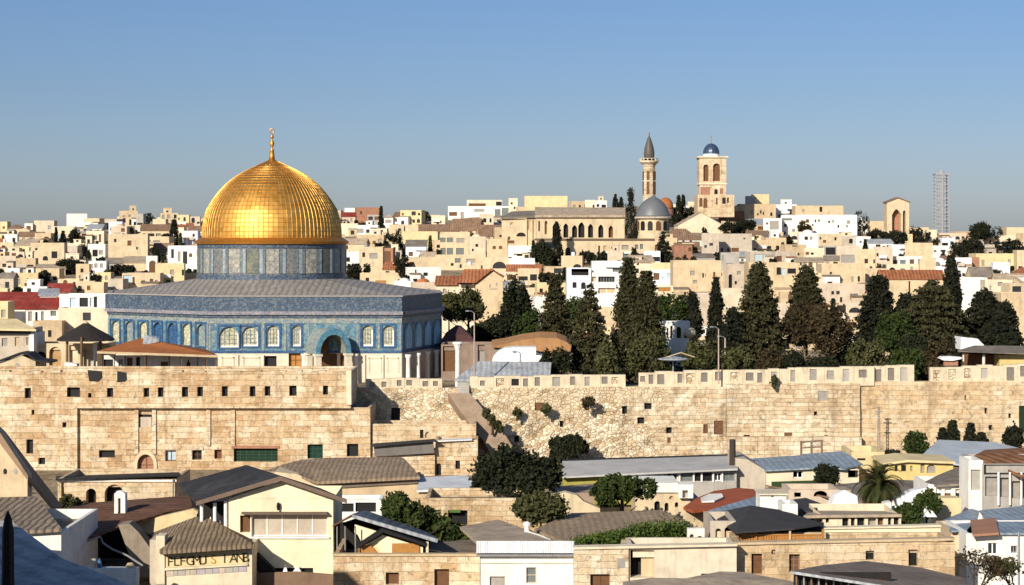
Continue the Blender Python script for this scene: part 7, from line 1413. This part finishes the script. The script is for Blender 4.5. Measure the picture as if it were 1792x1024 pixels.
r = B('white_arch_screen', 'small broken white arch standing at the edge of the brown canvas roof', 'arch', 1212, 164, PZ(955, 164)); wallbox(r, 1203, 1233, 925, 958, 164, 0.6, WHITE, [(1207, 1214, 935, 957, 1, 'opening', BROWND), (1219, 1230, 938, 957, 1, 'opening', BROWND)], 'screen', rec=0.4)
r = B('white_stair_block', 'stepped white rooftop block right of the red roof', 'building', 1360, 178); wallbox(r, 1330, 1376, 866, 920, 178, 3, WHITE, [(1350, 1354, 866.6, 870)], 'block', rec=0.3, z0=0); wallbox(r, 1369, 1396, 882, 930, 174, 3, WHITE, [], 'block', z0=0); m = MB(); wbox(m, 1328, 1378, 863.5, 866, 178, 0.3, 3.2); m.build('coping', CREAM2, r)
slab(B('tar_roof_shed', 'low shed with black tar roof behind the stepped white block', 'shed', 1410, 184), 'roof', plain('tar', (0.05, 0.045, 0.045), 0.8), [(1372, 876, 187), (1410, 871, 189), (1440, 882, 183), (1420, 895, 177), (1385, 892, 178)], 3.0)
r = B('cream_window_house', 'cream flat roofed house with long row of dark windows', 'house', 1505, 172)
wallbox(r, 1440, 1577, 903, 990, 172, 8, CREAM2, [(1445, 1451, 907, 915), (1474, 1485, 904, 924, 1), (1489, 1496, 905, 924), (1500, 1513, 905, 924), (1519, 1533, 905, 923, 0, 'window', SHUT), (1536, 1546, 905, 923, 0, 'window', BROWND), (1554, 1560, 905, 922), (1564, 1573, 904, 922)], rec=0.5, z0=0, top=False); slab(r, 'roof', BEIGER, [(1406, 902.5, 172.5), (1440, 901.5, 171.6), (1578, 900, 171.6), (1556, 895, 179), (1470, 888, 186), (1428, 889, 185)], 0.25)
r = B('cream_parapet_house', 'long cream parapet wall above the stone house with four openings', 'house', 1540, 165); wallbox(r, 1443, 1646, 924.5, 990, 164.5, 0.8, BUTTER, [], z0=0); m = MB(); m.prism([P(1442, 924, 164.3), P(1647, 919, 164.3), P(1647, 922.8, 164.3), P(1442, 926.5, 164.3)], (0, 1.0, 0)); m.build('coping', CREAM2, r)
r = B('long_stone_house', 'long tan stone house with two brown doors and square openings', 'house', 1480, 158)
wallbox(r, 1289.5, 1671, 949, 1080, 158, 5.5, ST_D, [(1315, 1334, 969, 1005, 0, 'door', BROWND, BROWND, (0, 2)), (1350, 1357, 962, 970), (1381, 1400, 970, 1001, 0, 'door', BROWND, BRW2, (1, 2)), (1515, 1530, 964, 980), (1590, 1606, 962, 991, 0, 'door', DARK)], rec=0.5, z0=0)
m = MB(); m.prism([P(1288, 950, 157.8), P(1672, 942, 157.8), P(1672, 946, 157.8), P(1288, 954, 157.8)], (0, 1.0, 0)); m.build('coping', TAN, r)
r = B('brown_roof_shed', 'large dark brown roofed shed with white edged black front at the bottom right', 'shed', 1520, 142)
slab(r, 'roof', roofing('dull_brown_roof', (0.20, 0.155, 0.12)), [(1384, 999, 140), (1545, 1024, 138), (1700, 1055, 136), (1690, 1012, 150), (1610, 993, 153), (1515, 981.5, 153), (1440, 989, 147)], 0.2)
m = MB(); m.prism([P(1384, 999.5, 139.8), P(1546, 1024.5, 137.8), P(1546, 1029, 137.8), P(1384, 1004, 139.8)], (0, 0.1, 0)); m.build('white_fascia', GREYR, r); pbox(r, 'dark_front_shade', DKI, 1390, 1560, 1003, 1080, 141, 0, 0.4)
for i in range(9): post(r, 'slat', METAL if i % 2 else BRW2, 1394+i*13, 1004+i*2, 1060, 140.3, 0.07)
slab(B('tan_roof_hut', 'low hut with pale tan roof at the bottom edge', 'hut', 1220, 144), 'roof', BEIGER, [(1090, 1018, 142), (1140, 1011, 145), (1200, 1012, 145), (1260, 1000, 151), (1300, 1001, 151), (1390, 1018, 146), (1385, 1060, 134), (1090, 1060, 134)], 3.5)
# right: white house with blue roofs
r = B('blue_roofed_white_house', 'white house with blue sheet roofs and a red brown panel at the right', 'house', 1740, 165)
wallbox(r, 1691, 1880, 934, 1000, 165, 8, WHITE, [(1729, 1746, 950, 971, 0, 'window', GLASSD, WHITEM, (1, 0)), (1769, 1780, 955, 968, 0, 'window', DARK, METAL, (1, 0))], rec=0.3, z0=0)
slab(r, 'roof', BLUER, [(1714, 893, 181), (1880, 876, 186), (1880, 933, 164.6), (1744, 933, 164.6)], 0.15); slab(r, 'roof', BLUER, [(1643, 913, 176), (1700, 890, 184), (1714, 894, 182), (1710, 908, 175), (1692, 927, 167.5), (1664, 929, 167.5)], 0.15); slab(r, 'red_panel', BRICKR, [(1698, 910, 172), (1742, 906.5, 172), (1748, 932, 163.8), (1702, 935, 163.8)], 0.2)
wallbox(r, 1664, 1690.6, 929, 1000, 168, 6, PEACH, [(1668, 1690, 930, 937)], 'lower_wall', rec=0.5, z0=0)
post(B('grey_pole', 'slim grey pole in front of the white house at the right edge', 'pole', 1783, 160), 'pole', METAL, 1783, 930, 1040, 160, 0.1)
m = MB(); m.prism([P(1454, 888, 191), P(1462, 866, 191), P(1478, 857.5, 191), (P(1500, 868, 191)), P(1502, 888, 191)], (0, 3, -0.4)); tag(m.build('white_tent', WHITEC), 'small pointed white tent left of the palm', 'tent')
m = MB(); m.prism([P(1560, 892, 189), P(1562, 877, 189), P(1600, 858, 189), P(1624, 853.5, 189), P(1634, 862, 189), P(1634, 892, 189)], (0, 3, -0.3)); tag(m.build('white_tent', WHITEC), 'long sloping white tent right of the palm', 'tent')
m = MB(); m.prism([P(1546, 895, 186), P(1548, 881, 186), P(1560, 879, 186), P(1560, 895, 186)], (0, 1.5, 0)); tag(m.build('white_box', WHITE), 'small white box at the foot of the palm', 'box')
m = MB(); m.prism([P(1614, 905, 182), P(1618, 890, 182), P(1624, 884, 182), P(1640, 905, 182)], (0, 1.5, 0)); tag(m.build('white_cone_shelter', WHITEC), 'little white pointed shelter right of the round green tree', 'shelter')
# small house against the rampart
r = B('wall_side_house', 'tan house with grey slatted balcony built against the foot of the rubble rampart', 'house', 740, 236)
wallbox(r, 650, 833, 742, 870, 240.5, 5, ST_D, [(735, 741, 752, 767), (744, 752, 756, 766, 1, 'window', TAN)], 'rear_wall', z0=1); wallbox(r, 762, 836, 770, 870, 235.5, 5, ST_F, [(757.5+6, 772, 811, 834, 1), (797, 805, 806, 821)], 'side_block', z0=1); wallbox(r, 652, 761, 797, 870, 235, 5, ST_F, [(729, 738, 826, 834, 1, 'window', BROWND)], 'wall', z0=1)
pr(r, 'slatted_balcony', plaster('grey_slats', (0.16, 0.145, 0.13)), [(654, 780), (758, 773), (760, 793), (656, 799)], 234.4, 0.3); slab(r, 'balcony_roof', SLATE, [(648, 781, 233.8), (765, 771, 233.8), (760, 768, 238), (654, 776, 238)], 0.12); slab(r, 'block_roof', BLUEWHITE, [(760, 772, 235), (826, 769, 235), (828, 766, 240), (762, 768, 240)], 0.12)
# mast and frames along the rampart foot
r = B('lattice_mast', 'thin grey lattice utility mast standing against the sandy rampart', 'mast', 1538, 247)
m = MB()
for s_ in (-1, 1): m.tube([P(1538+s_*2.2, 800, 247), P(1538+s_*1.2, 712, 247)], 0.06, 6)
m.build('legs', METAL, r); m = MB()
for i in range(14): m.tube([P(1538+(2.1 if i % 2 else -2.1), 798-i*6, 247), P(1538-(2.1 if i % 2 else -2.1), 792-i*6, 247)], 0.035, 5)
m.build('bracing', METAL, r); m = MB()
for y_, w_ in ((713, 5), (720, 7), (738, 5)): m.box(PXx(1538-w_, 247), PXx(1538+w_, 247), 246.9, 247.1, PZ(y_+1, 247), PZ(y_, 247))
m.build('cross_arm', METAL, r)
r = B('timber_frame', 'rusty timber frame with brackets standing behind the blue roofs', 'frame', 1420, 232)
for px in (1402, 1420, 1438): post(r, 'upright', BRW2, px, 772, 815, 232, 0.12)
m = MB(); m.tube([P(1400, 774, 232), P(1440, 771, 232)], 0.1, 6); m.tube([P(1402, 784, 232), P(1438, 782, 232)], 0.08, 6); m.build('rail', BRW2, r)
m = MB(); m.tube([P(1424+5*math.cos(a), 776+4*math.sin(a), 231.9) for a in [i*0.5 for i in range(10)]], 0.07, 5); m.build('hoop', METAL, r)
# greenery of the quarter
T('dark_tree', 'big spreading dark tree in front of the long grey roof, left end', 'tree', 905, 800, 868, 80, 197, 'spiky', F_DRK, seed=31, n=9000, leaf=0.30, lobes=[(-.55, .5, .4), (-.3, .9, .32), (0, .5, .45), (.35, .62, .38), (.68, .55, .33), (-.1, .3, .4), (.3, .25, .4), (-.72, .42, .25)], trunk=0.3)
T('bright_tree', 'bright green umbrella shaped tree with forked dark trunk below the long grey roof', 'tree', 1089, 824, 884, 52, 192, 'umbrella', F_GRN, seed=32, n=7500, leaf=0.26, trunk=0.28)
T('olive_bush', 'rounded olive bush between white flat roof house and brown canvas', 'bush', 946, 863, 918, 50, 178, 'round', F_OLV, seed=33, n=6000, leaf=0.24)
T('prickly_tree', 'large prickly green tree sloping down behind the carport', 'tree', 745, 862, 985, 80, 174, 'spiky', foliage('cactus_leaves', (0.018, 0.030, 0.008), (0.045, 0.062, 0.014), (0.085, 0.10, 0.028)), seed=34, n=11000, leaf=0.36, lobes=[(-.62, .80, .30), (-.72, .5, .26), (-.3, .62, .34), (.05, .5, .34), (.35, .38, .36), (.62, .28, .34), (.8, .12, .26), (0, .2, .4), (-.4, .3, .4), (.4, .1, .4)], trunk=0.3)
T('round_tree', 'round clipped green tree beside the palm and white tent', 'tree', 1622, 860, 905, 25, 183, 'round', F_GRN, seed=35, n=4200, leaf=0.24)
T('round_tree', 'round dark tree on the small lawn by the blue roof house', 'tree', 1448, 815, 850, 23, 207, 'round', F_DRK, seed=36, n=3600, leaf=0.26)
T('round_tree', 'round dark green tree against the sandy rampart left of the grey roof', 'tree', 1603, 760, 798, 23, 238, 'round', F_GRN, seed=37, n=3600, leaf=0.3)
T('low_bush', 'loose green bush at the foot of the round clipped tree', 'bush', 1585, 884, 922, 28, 179, 'round', F_GRN, seed=38, n=3200, leaf=0.26)
T('dark_bush', 'dark hedge bush right of the tan yellow block house', 'bush', 1563, 789, 815, 18, 228, 'round', F_DRK, seed=39, n=2600, leaf=0.3)
for px, t_, hw, lb in ((1667, 739, 14, 'taller pointed cypress behind the pale blue grey roof'), (1698, 744, 11, 'middle pointed cypress behind the pale blue grey roof'), (1717, 760, 12, 'short rounded cypress behind the pale blue grey roof'), (1650, 752, 9, 'leftmost low cypress behind the pale blue grey roof'), (1774, 748, 18, 'broad dark bush against the rampart at the right edge')): T('cypress', lb, 'tree', px, t_, 790, hw, 243, 'column' if px < 1770 else 'round', F_CYP if px != 1667 else F_DRK, seed=px, n=2600, leaf=0.3)
T('wall_bush', 'dark green caper bush growing on the rubble rampart', 'bush', 994, 762, 803, 36, 244.5, 'spiky', F_DRK, seed=41, n=4500, leaf=0.28, lobes=[(-.5, .5, .42), (0, .6, .45), (.5, .62, .42), (.2, .3, .4), (-.3, .25, .4), (.75, .4, .25)])
T('wall_bush', 'small olive shrubs on the rampart beside the brown earth ramp', 'bush', 862, 714, 754, 18, 243, 'spiky', F_OLV, seed=42, n=1500, leaf=0.24, base=PZ(757, 243), lobes=[(-.6, .75, .4), (-.1, .5, .38), (.45, .25, .38), (.7, .08, .3)])
for px, y, hw, lb in ((905, 722, 8, 'tiny dry tuft high on the rubble rampart'), (1028, 704, 14, 'dry brown scrub hanging on the rubble rampart'), (955, 715, 10, 'small dry tuft beside the square hole in the rampart'), (1355, 668, 8, 'grey tuft rooted on top of the block wall')): T('tuft', lb, 'plant', px, y-10, y+10, hw, 247.2 if px < 1300 else 249, 'round', F_OLV if px != 1028 else F_BRN, seed=px, n=420, leaf=0.26, base=PZ(y+10, 247.2))
T('courtyard_bush', 'small green bush at the foot of the arched stone house', 'bush', 117, 868, 896, 16, 203, 'round', F_OLV, seed=43, n=1400, leaf=0.24); T('courtyard_bush', 'dark bush under the left arch of the arched stone house', 'bush', 134, 872, 898, 9, 203.5, 'round', F_DRK, seed=44, n=800, leaf=0.24)
rng = np.random.default_rng(50); pts = []
for i in range(40):
    f = i/39.0; c = P(lerp(1010, 1198, f), lerp(958, 934, f)-5*math.sin(f*3.1), lerp(159, 166.5, f)); q = rng.normal(size=(260, 3))*np.array([0.45, 0.55, 0.28 if f < .5 else 0.42]); pts.append(q+np.array([c.x, c.y, c.z+0.15]))
me = leaf_mesh('hedge', np.concatenate(pts), 0.17, foliage('hedge_leaves', (0.035, 0.060, 0.010), (0.070, 0.105, 0.018), (0.11, 0.14, 0.03)), rng); o = bpy.data.objects.new('hedge', me); C.objects.link(o); tag(o, 'long low green hedge along the edge of the brown canvas roof', 'hedge')
# bare tree, bottom right corner
def bare(px, py, D, h, label, seed, mat=F_BRN):
    rr = random.Random(seed); b = P(px, py, D); root = thing('bare_tree', label, 'tree', b); m = MB(); tips = []
    def grow(p, d, ln, rad, lev):
        q = p+d*ln; m.tube([p, (p+q)/2+Vector((rr.uniform(-.05, .05), rr.uniform(-.05, .05), 0))*ln, q], [rad, rad*0.85, rad*0.65], 6)
        if lev == 0: tips.append(q); return
        for i in range(3): grow(q, (d+Vector((rr.uniform(-.8, .8), rr.uniform(-.8, .8), rr.uniform(-.2, .5)))).normalized(), ln*0.68, rad*0.6, lev-1)
        tips.append(q)
    grow(Vector((0, 0, -1)), Vector((0.05, 0, 1)), h*0.42, 0.13, 4); m.build('branches', BARKD, root, world=False)
    rg = np.random.default_rng(seed); c = np.concatenate([np.array(t)+rg.normal(size=(9, 3))*0.22 for t in tips]); me = leaf_mesh('crown', c, 0.16, mat, rg); o = bpy.data.objects.new('crown', me); C.objects.link(o); o.parent = root
bare(1706, 1062, 150, 4.6, 'sparse twiggy tree left in the bottom right corner', 3); bare(1780, 1062, 150, 4.2, 'sparse twiggy tree at the extreme bottom right', 8, F_OLV)
# palm
D = 190; px = 1538
root = B('palm', 'date palm with dense drooping fronds between two white tents', 'palm', px, D); x0 = PXx(px, D); zc = PZ(848, D)
m = MB(); rr = random.Random(9)
m.tube([(0, 0, -0.2), (0.1, 0, zc*0.5), (0, 0, zc)], [0.42, 0.34, 0.40], 10); m.build('trunk', BARKD, root, world=False)
FRD = foliage('palm_fronds', (0.022, 0.030, 0.008), (0.050, 0.055, 0.016), (0.090, 0.085, 0.030))
for i in range(95):
    a = rr.uniform(0, 2*math.pi); el = rr.uniform(-0.75, 1.35); L__ = rr.uniform(2.5, 3.3); m = MB(); p = Vector((0, 0, zc)); d = Vector((math.cos(a)*math.cos(el), math.sin(a)*math.cos(el), math.sin(el))); side = Vector((-math.sin(a), math.cos(a), 0)); line = [p.copy()]
    for s_ in range(11): d = (d+Vector((0, 0, -0.10-0.02*s_))).normalized(); p = p+d*L__/11; line.append(p.copy())
    for s_ in range(1, 12):
        t_ = (line[s_]-line[s_-1]).normalized(); up_ = side.cross(t_).normalized(); ll = 0.72*math.sin(math.pi*min(1, s_/11.5)**0.7)+0.12
        for sg in (-1, 1):
            for h_ in (0, .5):
                b_ = line[s_-1].lerp(line[s_], h_); tip = b_+(side*sg*0.75+t_*0.7-up_*0.15).normalized()*ll; m.poly([b_-t_*0.05, b_+t_*0.09, tip])
    m.tube(line, [0.035]*11+[0.01], 4); m.build('frond', FRD if rr.random() < .75 else F_BRN, root, world=False, recalc=False)
# ------------------------------------------------------------------ the rest of the hillside quarter
LANDM = [('golden dome', 476, 350), ('minaret', 1136, 300), ('bell tower', 1247, 325), ('monastery arches', 1020, 400), ('arched gable tower', 1572, 380), ('lattice tower', 1650, 365), ('ridge tree', 1720, 408), ('orange roofed house', 820, 500),
         ('lone skyline cypress', 667, 385), ('white cube', 135, 385), ('big olive tree', 948, 445), ('white terrace house', 1040, 500), ('tall white house', 145, 560), ('terracotta strip', 1597, 482), ('black garage', 1278, 466), ('modern building', 845, 370), ('tan skyline building', 1434, 368), ('pyramid conifer', 1328, 540), ('bright red roof', 101, 505), ('glazed windows', 790, 430), ('white domed house', 1415, 425), ('left picture edge', 0, 450), ('right picture edge', 1792, 500), ('grey church dome', 1145, 370)]
rf = random.Random(21); SOLID = [(190, 772, 500, 660, 290), (250, 700, 488, 520, 300), (0, 1792, 640, 1024, 250)]
LMR = [(939, 1146, 366, 452, 645), (1115, 1176, 340, 420, 720), (1222, 1286, 250, 380, 815), (878, 941, 371, 440, 690), (1120, 1152, 235, 372, 800), (1552, 1592, 346, 415, 850), (1636, 1664, 290, 414, 900)]
def ov(a, b): return max(0, min(a[1], b[1])-max(a[0], b[0]))*max(0, min(a[3], b[3])-max(a[2], b[2]))
def fits(R, D, behind_max, own_max, cover_max, trees=True):
    A = (R[1]-R[0])*(R[3]-R[2]); own = cov = 0
    for q in RECT+LMR:
        o = ov(R, q)
        if o <= 0: continue
        if q[4] > D:
            if o > behind_max*(q[1]-q[0])*(q[3]-q[2]): return False
            own += o
        else: cov += o
    for q in RECTT:
        o = ov(R, q)
        if o <= 0: continue
        if q[4] > D:
            if o > 0.12*(q[1]-q[0])*(q[3]-q[2]): return False
        else: cov += o*0.8
    for q in SOLID: cov += ov(R, q)
    return own < own_max*A and cov < cover_max*A
cols = ['cream']*9+['pale cream']*7+['peach']*5+['tan']*3+['white']*5+['rosy beige']*2+['grey beige']*3+['yellow']*3+['cool white']*2
cnt = 0; att = 0
while cnt < 215 and att < 16000:
    att += 1
    px = rf.uniform(-20, 1812); ys = interp(px, SKYL); py = ys+6+(rf.random()**0.8)*(615-ys); D = hill_D(px, py)
    if D < 352: continue
    k = F/D; W = rf.uniform(4.5, 10.5)*k; Hh = rf.uniform(2.8, 6.4)*k
    R = (px-W/2, px+W/2, py-Hh, py)
    if R[2] < ys-14: continue
    if not fits(R, D, 0.20, 0.5, 0.62): continue
    rk = rf.random(); roof, rc = ('flat', 'tar') if rk < 0.62 else (('side', rf.choice(['brown', 'terracotta', 'tar', 'beige', 'brown'])) if rk < 0.78 else (('dome', 'tar') if rk < 0.84 else (('shed', rf.choice(['beige', 'grey', 'tar'])) if rk < 0.93 else ('hip', rf.choice(['brown', 'terracotta'])))))
    house(R[0], R[1], R[2], R[3], rf.choice(cols), roof, rc, D=D, extra='block' if rf.random() < 0.3 else None, tank=rf.random() < 0.16); cnt += 1
SH = []
cnt = 0; att = 0
while cnt < 150 and att < 16000:
    att += 1
    px = rf.uniform(0, 1792); ys = interp(px, SKYL); py = ys+8+(rf.random()**0.8)*(612-ys); D = hill_D(px, py)
    if D < 350: continue
    k = F/D; hw = rf.uniform(1.6, 4.2)*k*0.5*1.1; Hh = rf.uniform(1.8, 4.5)*k; R = (px-hw, px+hw, py-Hh, py)
    if not fits(R, D-3, 0.16, 0.8, 0.6): continue
    kd = 'column' if rf.random() < 0.12 else 'round'
    if kd == 'column': R = (px-hw*0.6, px+hw*0.6, py-Hh*1.8, py)
    mt = rf.choice([F_CYP, F_CYP, F_DRK, F_DRK, F_OLV])
    o = HT(px, R[2], R[3], (R[1]-R[0])/2, kd, mt, None, n=420, D=D); o['category'] = 'shrub' if kd == 'round' else 'tree'; SH.append((o, ('slim dark cypress' if kd == 'column' else ('wide ' if hw*2/k > 3.2 else 'small ')+('olive green shrub' if mt is F_OLV else 'dark shrub')), px, (R[2]+R[3])/2)); cnt += 1
# labels that single each house and shrub out: look first, then what it stands next to
NUM = ['no', 'one', 'two', 'three', 'four', 'five', 'six', 'seven', 'eight', 'nine', 'many']
ORD = ['nearest', 'second', 'third', 'fourth', 'fifth', 'sixth', 'seventh', 'eighth', 'ninth', 'tenth', 'eleventh', 'twelfth', 'thirteenth', 'fourteenth', 'fifteenth']
def desc(a):
    size = 'small' if a['W'] < 6.5 else ('wide' if a['W'] > 11 else ''); 
    if a['H'] > 7.5: size = 'tall'
    rfw = {'flat': 'flat roofed house', 'dome': 'domed house', 'side': f"house under {a['rcol']} roof", 'gable': f"gabled house with {a['rcol']} roof", 'hip': f"house under {a['rcol']} hipped roof", 'shed': f"slant roofed house"}[a['roof']]
    ex = ''
    if a['roof'] == 'flat' and a['up']: ex = ' and roof room'
    elif a['tank']: ex = ' and roof tank'
    n = a['n']; ww = 'windowless' if n == 0 else ''
    s = ' '.join(x for x in (size, ww, a['col'], rfw) if x)
    if n and a['roof'] in ('flat', 'dome'): s += f" with {NUM[min(n, 10)]} opening{'s' if n > 1 else ''}"+ex
    elif ex: s += ' with'+ex[4:]
    return s
def place(px, py):
    nm, lx, ly = min(LANDM, key=lambda l: (l[1]-px)**2+((l[2]-py)*1.7)**2); dx, dy = px-lx, py-ly
    if 'picture edge' in nm: return f'near the {nm}', math.hypot(dx, dy)
    if abs(dx) < 0.6*abs(dy)*1.0: d = 'below' if dy > 0 else 'above'
    elif abs(dy)*1.7 < 0.6*abs(dx) or True: d = ('right of' if dx > 0 else 'left of')
    return f'{d} the {nm}', math.hypot(dx, dy)
items = [(o, desc(a), px, py) for o, a, px, py in REC]+SH
grp = {}
for o, s, px, py in items:
    pl, dist = place(px, py); grp.setdefault((s, pl), []).append((dist, o))
for (s, pl), l in grp.items():
    l.sort(key=lambda t: t[0])
    for i, (d, o) in enumerate(l): 
        t_ = (f'{s} {pl}' if len(l) == 1 else f'{ORD[min(i, 14)]} {s} {pl}')
        if len(t_.split()) > 16: t_ = t_.replace(' and roof room', '').replace(' and roof tank', ' tank' if len(t_.split()) < 18 else '').replace(' with roof room', '').replace(' with roof tank', '')
        if len(t_.split()) > 16: t_ = t_.replace('flat roofed ', 'flat ')
        while len(t_.split()) > 16 and ' the ' in t_: t_ = t_.replace(' the ', ' ', 1)
        o['label'] = t_

# unkempt undergrowth between the tree trunks behind the rampart
rng = np.random.default_rng(77); pts = []
for i in range(420):
    D = rng.uniform(272, 332); px = rng.uniform(985, 1745); x = PXx(px, D); hgt = rng.uniform(0.5, 2.4); pts.append(rng.normal(size=(34, 3))*np.array([0.7, 0.7, hgt*0.35])+np.array([x, D, 9.6+hgt*0.5]))
me = leaf_mesh('undergrowth', np.concatenate(pts), 0.4, F_DRK, rng); o = bpy.data.objects.new('undergrowth', me); C.objects.link(o); tag(o, 'dark tangled undergrowth beneath the conifers behind the rampart', 'undergrowth', None, 'stuff')
